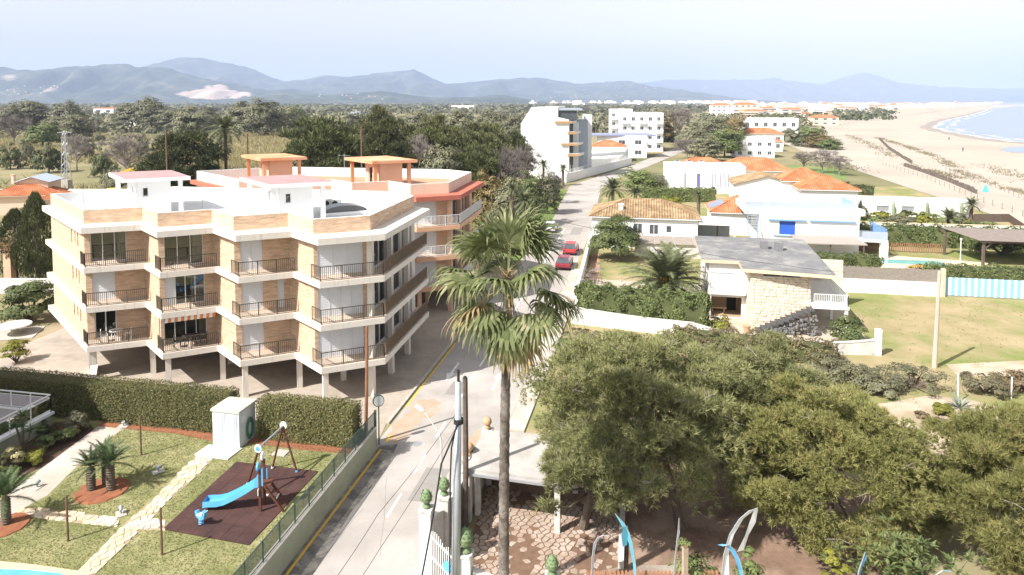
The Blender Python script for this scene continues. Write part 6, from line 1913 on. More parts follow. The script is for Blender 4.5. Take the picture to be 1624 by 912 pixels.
# pool and its surrounds
flat('pool_terrace', [tuple(R(s,t)[:2]) for s,t in ((39,39.5),(51,39.8),(54,47),(39,50))], .02, m_beige)
T = thing('swimming_pool', 'turquoise pool strip beside the blue trimmed house', 'pool', R(43,45,0))
MB().prism([tuple(R(s,t)[:2]) for s,t in ((39.5,43.5),(48.5,43.9),(48.5,46.8),(39.5,46.4))], .025, .12).build('coping', m_conc, T)
MB().prism([tuple(R(s,t)[:2]) for s,t in ((39.9,43.9),(48.1,44.3),(48.1,46.4),(39.9,46.0))], .121, .13).build('water', mat('turquoise water',(.16,.40,.37),(.2,.45,.42),scale=2,rough=.1,spec=.5), T)
T = thing('pool_fence', 'rust brown slatted fence behind the turquoise pool', 'fence', R(45,51,0))
for k in range(44):
    s = 39.5+k*.26; MB().beam(R(s,51.5,.1), R(s,51.5,1.25), .13,.04).build('slat', mat('rust brown slats',(.30,.15,.085),rough=.8), T)
MB().beam(R(39.4,51.55,1.1), R(51,51.55,1.1), .05,.08).build('rail', m_doorw, T)
p = R(50.2,45.5); T = thing('lamp_post', 'thin white lamp post beside the pool', 'lamp post', p)
MB().tube([p, p+Vector((0,0,3.0))], .05, 6).build('mast', m_wrail, T); MB().lathe([(.05,0),(.14,.1),(.1,.25)], p+Vector((0,0,3.0)), 8).build('lantern', m_wrail, T)
bush('flower_bed_shrub', 'orange yellow flowering bed beside the pool', R(43.5,40.6), 2.0, .8, leafmat('orange flowers',(.30,.19,.05),(.48,.33,.10),.2), 95, n=1400, size=.16, ry=.7)
# pergola at the right edge
T = thing('pergola', 'dark brown timber pergola with boarded roof at the right edge', 'pergola', R(58,47,0))
m_perg = mat('brown pergola timber',(.135,.10,.08),(.10,.075,.06),scale=2,rough=.9)
for (s,t) in ((50.6,51.0),(52.3,44.6),(62,45.4),(62,51.5)): MB().beam(R(s,t,0), R(s,t,3.0), .26).build('post', m_perg, T)
for (a,b) in (((50.2,51.2),(66,51.8)),((52.0,44.4),(66,45.2))): MB().beam(R(*a,3.1), R(*b,3.1), .2,.25).build('beam', m_perg, T)
for k in range(12):
    s = 50.3+k*1.32
    q = [R(s+1.5*0,51.6,3.45),R(s+1.28,51.65,3.45),R(s+1.28+1.4,44.2,3.25),R(s+1.4,44.15,3.25)]
    MB().add([tuple(x) for x in q]+[(x.x,x.y,x.z+.06) for x in q], [(0,1,2,3),(7,6,5,4),(0,4,5,1),(1,5,6,2),(2,6,7,3),(3,7,4,0)]).build('roof_board', mat('grey brown boards',(.25,.205,.18),(.20,.165,.145),scale=2,rough=.9), T)
MB().beam(R(52.3,44.6,2.1), R(53.2,44.65,2.95), .14).build('brace', m_perg, T)
bush('lounge_shrub', 'dark green shrub mass in the shade of the pergola', R(58,52.6), 4.5, 2.6, m_leafd, 96, n=2600, size=.25, ry=1.0)

# --- blue trimmed white house
Tb = house('large white flat roofed house with blue door, blue trim and roof terraces', R(27.5,48.5), 12.0, 9.0, 4.6, roof='flat', par=.75, wm=m_whiteclean, ops={0:[(2.2,4.2,2.35,4.15,'blue')]})
X0 = R(27.5,48.5)
for (s0,s1) in ((28.3,33.0),(33.4,39.0)):
    MB().prism([tuple(R(s,t)[:2]) for s,t in ((s0,48.2),(s1,48.2),(s1,48.48),(s0,48.48))], 4.25, 4.42).build('awning_strip', m_pblue, Tb)
MB().prism([tuple(R(s,t)[:2]) for s,t in ((29.0,48.3),(32.3,48.3),(32.3,48.48),(29.0,48.48))], 2.2, 2.3).build('sill', m_pblue, Tb)
MB().prism([tuple(R(s,t)[:2]) for s,t in ((25.6,50.3),(41.0,51.3),(39.6,60),(25.6,60))], 4.7, 5.5).build('terrace_slab', m_whiteclean, Tb)
MB().prism([tuple(R(s,t)[:2]) for s,t in ((25.7,50.6),(39.8,51.4),(39.7,51.6),(25.7,50.8))], 5.501, 6.35).build('parapet', m_greyp, Tb)
MB().prism([tuple(R(s,t)[:2]) for s,t in ((25.7,57.6),(39.6,57.8),(39.6,58.0),(25.7,57.8))], 5.501, 6.6).build('parapet', m_greyp, Tb)
railing(Tb, [R(39.7,51.6),R(39.7,57.6)], 5.5, h=.9, m=m_pblue, gap=.3, bal=.05)
MB().prism([tuple(R(s,t)[:2]) for s,t in ((39.55,47.3),(42.6,47.3),(42.6,54),(39.55,54))], 2.0, 2.3).build('terrace_slab', m_whiteclean, Tb)
MB().prism([tuple(R(s,t)[:2]) for s,t in ((39.6,47.35),(42.55,47.35),(42.55,47.55),(39.6,47.55))], 2.301, 3.3).build('parapet', m_greyp, Tb)
railing(Tb, [R(42.5,47.6),R(42.5,53.9)], 2.3, h=1.35, m=m_pblue, gap=.3, bal=.05)
MB().beam(R(42.2,47.6,0), R(42.2,47.6,2.0), .75).build('pier', m_whiteclean, Tb)
MB().prism([tuple(R(s,t)[:2]) for s,t in ((39.6,52),(41.8,52),(41.8,52.2),(39.6,52.2))], 0, 2.0).build('wall', m_greyp, Tb)
lt = thing('lean_to', 'grey thatched lean-to roof below the blue trimmed house', 'shed', R(35,46,0))
mb = MB(); q = [R(31.0,47.9,2.5),R(39.0,48.3,2.5),R(39.6,45.3,2.05),R(31.4,44.9,2.05)]
mb.add([tuple(x) for x in q]+[(x.x,x.y,x.z-.12) for x in q], [(3,2,1,0),(4,5,6,7),(0,1,5,4),(1,2,6,5),(2,3,7,6),(3,0,4,7)]); mb.build('roof', mat('grey thatch',(.36,.32,.285),(.29,.26,.23),scale=4,rough=1,bump=.5), lt)
for s in (31.6,35.3,39.2): MB().beam(R(s,45.4,0), R(s,45.4,2.0), .14).build('post', m_perg, lt)
# outside blue spiral-like steps left of the house
st_ = thing('blue_staircase', 'steep blue metal steps at the left end of the blue trimmed house', 'staircase', R(26,46.8,0))
for s in (25.5,26.7): MB().beam(R(s,46.2,1.4), R(s+.25,49.2,5.3), .1,.2).build('stringer', mat('steel blue paint',(.10,.21,.34),rough=.6), st_)
for k in range(11):
    t = (k+.5)/11; MB().beam(R(25.55+.25*t,46.2+3*t,1.45+3.85*t), R(26.65+.25*t,46.2+3*t,1.45+3.85*t), .22,.05).build('tread', m_greyp, st_)
for s in (25.5,26.7): MB().beam(R(s,46.3,0), R(s,46.3,1.4), .1).build('post', m_pblue, st_)
# --- orange roofed houses
TT = house('white house with orange hip roof and solar panels behind the tan roofed house', R(22.2,59.3), 8.5, 8.0, 3.4, roof='hip', rh=2.0, ops={0:[(6.0,6.8,1.2,2.6,'brown')]})
sp = thing('solar_panels', 'row of dark blue solar panels on the left slope of the orange roof', 'solar panel', R(22.5,62.0,3.9))
for k in range(3):
    q = [R(22.0,60.9+k*1.5,3.72),R(22.0,62.3+k*1.5,3.72),R(24.1,62.3+k*1.5,4.62),R(24.1,60.9+k*1.5,4.62)]
    MB().add([tuple(x) for x in q]+[(x.x,x.y,x.z-.06) for x in q], [(0,1,2,3)[::-1],(4,5,6,7),(0,1,5,4),(1,2,6,5),(2,3,7,6),(3,0,4,7)]).build('panel', mat('solar glass',(.20,.24,.30),(.16,.2,.27),scale=1,rough=.15,spec=.6), sp)
house('orange hip roofed wing between the solar roof and the tall white house', R(31.2,64.0), 7.5, 7.0, 3.0, roof='hip', rh=1.7)
T = house('tall white house with two orange hip roofs beside the beach plots', R(38.2,76.0), 9.0, 8.0, 5.1, roof='hip', rh=2.0, ops={0:[(1.0,1.9,2.9,4.0,'white')]})
house('', R(36.5,82.0), 8.0, 7.0, 5.8, roof='hip', rh=2.0, T=T)
chimney(T, R(33.6,64.5), 3.0, 2.6, m_white, .9)
T = house('white gabled house with brown verge tiles and a small grey window', R(28.4,83.0), 11.0, 8.5, 5.0, roof='gable', rh=1.6, rm=m_tile_tan, ops={0:[(3.0,4.2,3.0,4.2,'white')]})
T = house('white cubic house with tall slit windows beyond the tan roofed house', R(16.6,107.0), 17.0, 9.0, 5.4, roof='flat', par=.5, wm=m_whiteclean, ops={0:[(4.2,4.7,1.0,4.2,'grey'),(6.9,7.6,1.0,4.2,'violet')]+[(10.1+.55*k,10.28+.55*k,1.2,4.2,'violet') for k in range(8)]})
for k in range(3):
    p = R(19.5+2.6*k,112.0,5.6); st = thing('roof_chiller', ['grey rooftop unit, left of three on the cubic house','grey rooftop unit, middle of three on the cubic house','grey rooftop unit, right of three on the cubic house'][k], 'air conditioner', p, -RA, 'rooftop units of the cubic house')
    MB().box(-.7,-.4,0,.7,.4,.9).build('casing', m_greyp, st, local=True); MB().lathe([(.3,0),(.34,.1),(.1,.16)], (0,0,.9), 10).build('fan', m_dark, st, local=True)
house('long orange roofed house at the back, left of the pair', R(20.5,132), 13, 9, 3.2, roof='hip', rh=2.2, p=.5)
house('broad orange hip roofed house at the back, right of the pair', R(30.0,126), 17, 11, 3.2, roof='hip', rh=2.8, p=.5)
# garden between: walls, hedges, palms
T = thing('garden_wall', 'white wall across the beach gardens behind the pool hedge', 'wall', R(50,63,0))
MB().prism([tuple(R(s,t)[:2]) for s,t in ((38,63),(68,63.8),(68,64.1),(38,63.3))], 0, 1.9).build('wall_body', m_white, T); MB().prism([tuple(R(s,t)[:2]) for s,t in ((38,62.95),(68,63.75),(68,64.15),(38,63.35))], 1.902, 1.96).build('coping', m_beige, T)
T = house('low white beach pavilion with flat roof', R(50.0,82), 17, 4, 2.6, roof='flat', par=.3, wm=m_white, name='pavilion', ops={0:[(2,4,.8,1.8,'grey'),(6,8,.8,1.8,'grey')]})
T = thing('garden_wall', 'white boundary wall on the beach side of the far gardens', 'wall', R(50,96,0))
MB().prism([tuple(R(s,t)[:2]) for s,t in ((37,96),(62,97),(62,97.3),(37,96.3))], 0, 1.5).build('wall_body', m_white, T); MB().prism([tuple(R(s,t)[:2]) for s,t in ((37,95.95),(62,96.95),(62,97.35),(37,96.35))], 1.502, 1.56).build('coping', m_beige, T)
leafhedge('hedge', 'dark hedge beside the far beach garden wall', R(44,104), R(58,104.5), 2.0, 0, 2.6, m_leafd, 4000, .35, wob=.6)
gcol = [leafmat('fresh garden leaves',(.10,.13,.035),(.24,.26,.09),.3), m_leafy, m_leafo, m_leafg]
rr = random.Random(12); k = 0
for row,(tt,s0,s1,nn) in enumerate(((67,39,66,7),(72,39.5,66,7),(77.5,46,66,5),(90,42,50,3),(60.5,39,66,6))):
    for i in range(nn):
        s = s0+(s1-s0)*(i+.5)/nn+rr.uniform(-1,1)
        rx = rr.uniform(1.5,2.6); rz = rr.uniform(1.1,2.1)
        bush('garden_shrub', 'leafy garden shrub, %s from the left in the %s planted row behind the pool hedge' % (ordn(i), ordn([1,2,3,4,0][row])), R(s, tt+rr.uniform(-1.2,1.2)), rx, rz, gcol[(i*3+row)%4], 200+k, n=900, size=.3, group='shrubs of the beach gardens', stems=True, nc=16); k += 1
for i,(s,t,h,sc,lab) in enumerate(((52,101,2.6,1.0,'palm beside the low white beach pavilion, left'),(66,80,2.6,.9,'palm near the beach side of the gardens'),(57,66,2.5,1.0,'feathery palm in the middle of the beach gardens'),(47,100,2.4,1.1,'palm in front of the far beach garden wall'))):
    datepalm('garden_palm', lab, R(s,t,0), h, sc, i, group='palms of the beach gardens')
for i in range(4):
    p = R(48.5+i*5.2,79.0); T = thing('column_cactus', 'tall pale column cactus, %s from the left in front of the pavilion' % ordn(i), 'cactus', p, 0, 'column cacti')
    MB().lathe([(.22,0),(.28,1.0),(.26,2.4),(.12,3.0)], p, 8).build('stem', leafmat('cactus skin',(.22,.27,.16),(.30,.34,.22),.05), T); MB().lathe([(.12,.0),(.16,.6),(.05,1.0)], p+Vector((.38,0,1.0)), 7).build('arm', MATS['cactus skin'], T)
# parked and moving cars
def car(label, p, ang, col, sc=1.0):
    T = thing('parked_car', label, 'car', p, ang, 'cars on the street'); m_c = mat('car paint '+label[:12], col, rough=.25, spec=.6)
    prof = [(-2.05,.45),(-2.08,.75),(-1.75,.88),(-1.2,.95),(1.2,.92),(1.9,.82),(2.1,.66),(2.1,.40),(1.7,.28),(-1.8,.28)]
    mb = MB(); n = len(prof)
    for s in (-1,1): mb.add([(x,s*.86,z) for x,z in prof], [tuple(range(n))[::s]])
    for k in range(n):
        (x0,z0),(x1,z1) = prof[k], prof[(k+1)%n]; mb.quad((x0,-.86,z0),(x0,.86,z0),(x1,.86,z1),(x1,-.86,z1))
    b = mb.build('body', m_c, T, local=True)
    cab = [(-1.85,.88),(-1.45,1.42),(.25,1.46),(1.1,.93)]; cm = MB()
    for (s) in (-1,1): cm.add([(x,s*(.80 if z < 1 else .64),z) for x,z in cab], [(0,1,2,3)])
    for k in range(3):
        (x0,z0),(x1,z1) = cab[k], cab[k+1]; w0, w1 = (.80 if z0 < 1 else .64), (.80 if z1 < 1 else .64)
        cm.quad((x0,-w0,z0),(x0,w0,z0),(x1,w1,z1),(x1,-w1,z1))
    cm.build('glasshouse', m_glassd, T, local=True)
    MB().box(-1.42,-.63,1.425,.22,.63,1.475).build('roof', m_c, T, local=True)
    for x in (-1.3,1.32):
        for s in (-1,1):
            wh = MB(); disc(wh, Vector((x,s*.80,.31)), .31, .2, (0,1,0), 14); w_ = wh.build('wheel', m_dark, T, local=True)
            wh = MB(); disc(wh, Vector((x,s*.905,.31)), .18, .012, (0,1,0), 10); wh.build('rim', m_grey, w_, local=True)
    for s in (-1,1):
        MB().box(-2.10,s*.7-.14,.62,-2.06,s*.7+.14,.78).build('tail_light', mat('tail light',(.45,.02,.02),rough=.3), T, local=True)
        MB().box(2.09,s*.66-.16,.56,2.12,s*.66+.16,.70).build('headlight', m_plw, T, local=True)
    return T
car('white hatchback parked beside the grass verge', R(-1.9,57.5,.022), PI/2-RA, (.72,.73,.75))
car('bright red car parked on the right of the street', R(2.7,43.0,.022), PI/2-RA, (.40,.045,.05))
car('dark red car parked nearer on the right of the street', R(2.75,35.0,.022), PI/2-RA, (.24,.03,.05))
car('silver car in the shade behind the palm crown', R(-5.2,44.0,.022), PI/2-RA, (.30,.31,.34))
car('red car far up the street beyond the bend', R(19.8,236,.03), PI/2-.4, (.45,.06,.05))
# mesh fence along the verge, wires
T = thing('mesh_fence', 'low grey wire fence along the grass verge', 'fence', R(-5.5,80,0))
for k in range(22):
    t = 36+k*3.2; s = -5.3-.022*(t-36)
    MB().tube([R(s,t,0), R(s,t,1.7)], .04, 5).build('post', m_grey, T)
    if k < 21: 
        t2 = t+3.2; s2 = -5.3-.022*(t2-36)
        mb = MB(); mb.quad(R(s,t+.1,.1),R(s2,t2-.1,.1),R(s2,t2-.1,1.6),R(s,t+.1,1.6)); mb.build('wire_panel', MATS.setdefault('wire', (lambda: (lambda m: m)(m_gmesh.copy()))()), T)
MATS['wire'].node_tree.nodes['Mix Shader'].inputs[0].default_value = .35
MATS['wire'].node_tree.nodes['Principled BSDF'].inputs['Base Color'].default_value = (.5,.5,.5,1)
for i,(u,vb,vt,Y,lab) in enumerate(((263,272,207,98,'slim wooden pole behind the left white stair tower'),(573,262,201,95,'slim wooden pole with insulators behind the coral stair tower'),(392,262,212,110,'thin pole behind the left coral stair tower'),(848,300,297,105,'')) [:3]):
    t_ = AT(u,vt,Y); b = Vector((t_.x,Y,0)); T = thing('utility_pole', lab, 'pole', b, 0, 'wooden utility poles')
    MB().tube([b,t_], [.16,.11], 7).build('shaft', m_wood, T)
    MB().beam(t_+Vector((-.5,0,-.4)), t_+Vector((.5,0,-.4)), .08).build('crossarm', m_wood, T)
cable('thin wire crossing the street towards the tan roofed house', [AT(700,300,70), AT(790,322,80), AT(940,362,92)], .02)
cable('thin wire above the stone house roof', [AT(1080,395,60), AT(1240,420,58), AT(1340,432,56)], .015)

# ================================================================== trees of the middle distance
def crown_meshes(kind, m, seeds):
    out = []
    for sd_ in seeds:
        r = np.random.default_rng(sd_)
        if kind == 'pine':
            P, D, cc = clumped(120, (.88,.88,.72), .27, 46, r, low=-.75, hollow=.55); V, FC = tufts(P, D, .10, 5, .024, r, .8)
        elif kind == 'leaf':
            P, D, cc = clumped(110, (.82,.82,.78), .32, 48, r, low=-.85, hollow=.4)
            V, FC = leaves(P, D, .09, r)
        elif kind == 'bush':
            P, D, cc = clumped(46, (.85,.85,.55), .3, 52, r, low=-.15, hollow=.5); P[:,2] = np.maximum(P[:,2]*.95+.12, .01)
            V, FC = leaves(P, D, .10, r)
        elif kind == 'bare':
            P, D, cc = clumped(60, (.8,.8,.7), .2, 16, r, low=-.5, hollow=.3)
            D = D + (P-np.array([0,0,-.6]))*.8; D /= np.linalg.norm(D, axis=1, keepdims=True)
            V, FC = tufts(P, D, .22, 4, .013, r, .5)
        elif kind == 'cypress':
            n = 5200; t = r.random(n)**.8; a = r.random(n)*6.283
            rad = (np.sin(PI*np.clip(t*.93+.05,0,1))**.7*(1-.45*t))*(.75+.35*r.random(n))*(1+.25*np.sin(a*3+t*9))
            P = np.stack([rad*np.cos(a), rad*np.sin(a), .06+.94*t],1); D = np.stack([np.cos(a),np.sin(a),np.full(n,1.2)],1); D /= np.linalg.norm(D,axis=1,keepdims=True)
            V, FC = tufts(P, D, .05, 4, .02, r, .6); V[:,2] = V[:,2]; cc = np.stack([P[:40,0]*.5,P[:40,1]*.5,P[:40,2]],1)
        cm = np_mesh(kind+'_crown', V, FC, m)
        tm = MB(); c2 = cc.copy()
        if kind in ('pine','leaf','bare'): c2[:,2] = .62+c2[:,2]*.35
        tm.tube([(0,0,-.01),(.02,.01,.2),(-.01,.02,.42),(.0,0,.62)], [.05,.04,.034,.02], 6)
        nl = 26 if kind == 'bare' else 9
        for i in range(min(nl,len(c2))):
            e = Vector(c2[i]); s = Vector((0,0,.2+.03*(i%9))); tm.tube([s, s.lerp(e,.5)+Vector((0,0,-.02)), e], [.02,.012,.005], 4, cap=False)
        out.append((cm, tm.mesh('trunk', m_twig if kind == 'bare' else m_bark, local=True)))
    return out
m_barec = leafmat('bare branch tips', (.16,.135,.12), (.28,.245,.22), .05)
CRN = {'pine':crown_meshes('pine', m_leafd, (1,2,3)), 'pinel':crown_meshes('pine', leafmat('mid green pine',(.065,.078,.03),(.19,.195,.085),.2), (4,5)),
       'leaf':crown_meshes('leaf', m_leafo, (6,7,8)), 'green':crown_meshes('leaf', m_leafg, (9,10)), 'bare':crown_meshes('bare', m_barec, (11,12)),
       'bush':crown_meshes('bush', m_leafo, (13,14)), 'bushd':crown_meshes('bush', m_leafd, (15,)), 'tan':crown_meshes('leaf', leafmat('ochre leaves',(.13,.105,.04),(.27,.21,.09),.2), (16,)),
       'cypress':crown_meshes('cypress', m_leafd, (17,))}
cnt = {}
def tree(kind, label, base, rad, h, group=None, name=None, cat='tree'):
    i = cnt.get(kind, 0); cnt[kind] = i+1
    cm, tm = CRN[kind][i % len(CRN[kind])]
    T = thing(name or {'pine':'pine_tree','pinel':'pine_tree','leaf':'broadleaf_tree','green':'broadleaf_tree','bare':'bare_tree','bush':'shrub','bushd':'shrub','tan':'broadleaf_tree','cypress':'cypress_tree'}[kind], label, cat, base, i*1.9, group)
    c = link('crown', cm, T); t = link('trunk', tm, T); t.scale = (rad, rad, h)
    if kind in ('pine','pinel','leaf','green','bare','tan'):
        zf = min(1.9, max(.55, h*(.66 if kind in ('bare',) else .84)/(rad*1.55))); c.scale = (rad, rad, rad*zf); c.location = (0, 0, h-rad*zf*.97)
    else: c.scale = (rad, rad, h)
    return T
def ptree(kind, label, u, D, wpx, vt, **kw):
    p = AT(u, vt, D); h = p.z; return tree(kind, label, Vector((p.x,D,0)), wpx*D/F/2*1.08, max(h,1.0)*1.02, **kw)
# left of the block: cypresses, green tree, bushes, stone table, arch
tree('cypress', 'tall dark cypress-like tree left of the brick block, the right one', G(62,452), 2.3, 9.9)
tree('cypress', 'dark conifer at the left edge, slightly lower than its neighbour', G(28,448), 2.4, 8.0)
tree('bushd', 'reddish dark tree against the left wall of the brick block', G(72,432), 2.0, 5.5)
bush('garden_tree', 'bright green leafy tree behind the stone table', G(48,508), 2.6, 3.4, m_leafg, 301, n=3600, size=.26, cat='tree')
bush('garden_shrub', 'yellow green round shrub on the dry lawn below the stone table', G(26,575), 1.0, 1.7, m_leafy, 302, n=1500, size=.15)
p = G(24,530); T = thing('stone_table', 'round white stone table on a slab in the dry garden', 'table', p)
MB().lathe([(1.15,.72),(1.25,.76),(1.25,.86),(1.2,.88)], p, 20).build('table_top', m_white, T); MB().lathe([(.45,.05),(.3,.2),(.3,.6),(.5,.72)], p, 12).build('pedestal', m_conc, T)
MB().obox((p.x,p.y,.012), 3.6,3.2,.05,.3).build('slab', m_conc, T)
flat('dry_lawn', [(-60,40),(-30,40),(-31,52),(-40,60),(-60,64)], .008, mat('dry lawn',(.30,.235,.15),(.36,.29,.19),scale=.6,rough=1,col3=(.22,.20,.09),scale3=.3))
T = thing('garden_arch', 'ochre arched porch with tiled top at the left edge', 'porch', Vector((-56,72,0)))
a0 = AT(16,440,73); 
for x in (a0.x, a0.x-4.5): MB().obox((x,73,0), .8,.8,4.0).build('pier', m_peach, T)
MB().box(a0.x-5.4,72.4,4.0,a0.x+.6,73.6,4.5).build('beam', m_peach, T); rt = MB(); tiled(rt, (a0.x-5.6,72.1,4.5),(a0.x+.8,72.1,4.5), Vector((0,1.2,.7)), 0,0,.3); rt.build('roof', m_tile_tan, T)
T = thing('garden_wall', 'white garden wall behind the cypresses at the left', 'wall', Vector((-48,70,0)))
MB().box(-58,69.8,0,-41,70.05,1.5).build('wall_body', m_white, T); MB().box(-58,69.75,1.502,-41,70.1,1.57).build('coping', m_white, T)
T = thing('garden_wall', 'low white wall with pale paving left of the brick block columns', 'wall', G(100,590))
MB().obox(G(148,590), .35,2.2,2.2,.5).build('wall_body', m_white, T); MB().obox(G(148,590,2.2), .4,2.3,.06,.5).build('coping', m_white, T)
# coral villa at the far left
Dv = 118
o = AT(-20,300,Dv); o.z = 0
TT = house('peach villa with orange roofs at the far left behind the cypresses', (o.x,o.y), 9.5, 7, 3.4, ang=.25, roof='hip', rh=1.7, wm=m_peachp, rm=m_tile_or)
o2 = AT(26,300,Dv+4); house('', (o2.x,o2.y), 5.0, 6, 5.4, ang=.25, roof='gable', rh=1.0, wm=m_peachp, rm=m_greyp, T=TT)
o3 = AT(66,300,Dv-2); house('', (o3.x,o3.y), 3.6, 5, 3.2, ang=.25, roof='hip', rh=1.2, wm=m_peachp, rm=m_tile_or, T=TT)
chimney(TT, AT(20,250,Dv+5), 5.0, 1.6, m_peach, .5)
T = thing('boundary_wall', 'long white boundary wall behind the villa and the digger', 'wall', Vector((-70,138,0)))
MB().box(-112,138,0,-62,138.3,2.0).build('wall_body', m_white, T); MB().box(-112,137.95,2.002,-62,138.35,2.08).build('coping', m_white, T)
leafhedge('hedge', 'reed like hedge in front of the long boundary wall', Vector((-80,110,0)), Vector((-46,100,0)), 4.0, 0, 2.2, leafmat('reed leaves',(.10,.11,.04),(.24,.23,.10),.25), 6000, .45, wob=1.6)
# yellow digger behind the wall
p = AT(200,271,139.5); p.z = 0
T = thing('yellow_digger', 'yellow excavator arm showing above the white wall', 'excavator', p)
m_dy = mat('digger yellow',(.62,.40,.06),(.52,.33,.05),scale=2,rough=.5)
z0 = AT(190,274,139.5).z
MB().beam((p.x-2.2,139.5,z0-.5),(p.x+1.2,139.5,z0+.8),.5,.6).build('boom', m_dy, T); MB().beam((p.x+1.2,139.5,z0+.8),(p.x+2.8,139.5,z0+.2),.4,.5).build('stick', m_dy, T)
MB().box(p.x-4.2,138.8,1.0,p.x-1.6,141,2.0).build('cab', m_dy, T); MB().box(p.x-4.6,138.6,0,p.x-1.0,141.2,1.0).build('tracks', m_dark, T)
# lattice pylon
p = AT(105,280,150); p.z = 0; h = AT(105,208,150).z
T = thing('lattice_pylon', 'slender grey lattice power pylon on the marsh', 'pylon', p)
mb = MB(); m2 = MB()
for sx in (-1,1):
    for sy in (-1,1): mb.beam(p+Vector((sx*.8,sy*.8,0)), p+Vector((sx*.28,sy*.28,h)), .12)
for k in range(12):
    t0, t1 = k/12, (k+1)/12; w0, w1 = .8-.52*t0, .8-.52*t1; s = 1 if k%2 else -1
    for sy in (-1,1): m2.beam(p+Vector((-w0*s,sy*w0,h*t0)), p+Vector((w1*s,sy*w1,h*t1)), .07); m2.beam(p+Vector((sy*w0,-w0*s,h*t0)), p+Vector((sy*w1,w1*s,h*t1)), .07)
mb.build('legs', m_grey, T, kind='stuff'); m2.build('lattice', m_grey, T, kind='stuff'); MB().beam(p+Vector((-1.6,0,h-.3)), p+Vector((1.6,0,h-.3)), .15).build('crossarm', m_grey, T); MB().obox(p,1.6,1.6,2.6).build('base_block', m_conc, T)
# individual trees behind the blocks
ptree('pine', 'large dark rounded pine behind the left white stair tower', 288, 125, 116, 194)
ptree('pine', 'largest dark pine with a broad round crown behind the coral stair towers', 506, 112, 126, 172)
ptree('pinel', 'pine with high crown and bare limbs right of the largest dark pine', 600, 135, 62, 165)
lst = [(560,126,60,215,'pine'),(645,150,72,183,'pinel'),(690,138,95,178,'pinel'),(737,150,80,188,'pinel'),(778,146,84,192,'pinel'),(817,152,58,204,'pine'),(632,118,60,214,'pine'),(700,116,82,216,'leaf'),(757,118,74,222,'pine'),(800,125,60,228,'bare'),(830,140,50,222,'bare'),(668,128,50,205,'bare')]
for i,q in enumerate(sorted(lst)):
    ptree(q[4], '%s %s from the left in the tree belt behind the blocks' % ({'pine':'dark pine,','pinel':'mid green pine,','leaf':'olive tree,','bare':'leafless grey tree,'}[q[4]], ordn(i)), *q[:4], group='belt of trees behind the apartment blocks')
lst = [(776,100,62,262,'tan'),(806,96,64,268,'leaf'),(838,108,62,266,'green'),(868,120,52,268,'leaf'),(845,92,40,300,'bushd'),(880,132,34,272,'bare'),(790,90,50,300,'bush')]
for i,q in enumerate(sorted(lst)):
    ptree(q[4], '%s %s from the left beside the peach block and the verge' % ({'tan':'ochre tree,','leaf':'olive tree,','green':'green tree,','bushd':'dark bush,','bare':'bare tree,','bush':'grey bush,'}[q[4]], ordn(i)), *q[:4], group='trees beside the verge')
def ppalm(label, u, D, vc, rpx, **kw):
    p = AT(u, vc, D); return datepalm('date_palm', label, Vector((p.x,D,0)), max(p.z,.6), rpx*D/F/2.4, u*.1, **kw)
ppalm('date palm standing alone left of the coral stair towers', 357, 128, 205, 38)
ppalm('small palm in front of the verge trees', 832, 88, 318, 26, group='small palms by the verge'); ppalm('dry palm left of the white car', 812, 92, 300, 18, group='small palms by the verge')
ppalm('tall thin palm near the far white building, left one', 862, 165, 262, 16, group='thin palms before the white building'); ppalm('tall thin palm near the far white building, right one', 893, 160, 268, 14, group='thin palms before the white building')
ppalm('grey green palm behind the tan hipped roof, left', 972, 116, 300, 30); ppalm('small palm behind the tan hipped roof, right', 1008, 112, 306, 18); ppalm('slim palm left of the solar roof', 1108, 110, 310, 13)
ptree('green', 'round dense tree at the street bend left of the cubic house', 1012, 150, 66, 265); ptree('leaf', 'loose tree between the round tree and the cubic house', 1045, 150, 34, 274)
leafhedge('hedge', 'clipped hedge in front of the cubic house', R(12,92), R(26,94), 2.0, 0, 2.6, m_leafg, 5000, .32, wob=.5)
bush('yellow_shrub', 'yellow flowering shrub before the cubic house', R(17,82), 2.2, 2.6, m_leafy, 330, n=900, size=.3)
lst = [(1078,330,42,164,'bare'),(1098,260,56,196,'leaf'),(1118,225,62,212,'leaf'),(1135,290,50,178,'leaf'),(1150,240,64,200,'green'),(1166,300,46,176,'tan'),(1090,235,52,218,'bare'),(1170,245,44,205,'green'),(1050,330,46,172,'tan'),(1285,330,42,198,'green'),(1300,290,50,210,'tan'),(1318,280,44,218,'green'),(1250,330,30,200,'leaf'),(1275,300,36,206,'bushd')]
for i,q in enumerate(sorted(lst)):
    ptree(q[4], '%s %s from the left among the trees around the far beach houses' % ({'leaf':'olive tree,','green':'green tree,','bare':'leafless tree,','tan':'ochre tree,','bushd':'dark bush,'}[q[4]], ordn(i)), *q[:4], group='trees around the far beach houses')
for i,(u,D,w,vt) in enumerate(((1275,195,40,238),(1305,188,52,234),(1332,182,34,244))):
    ptree('bare', 'leafless grey thicket beside the green field, %s from the left' % ordn(i), u, D, w, vt, group='thicket beside the green field', cat='shrub')
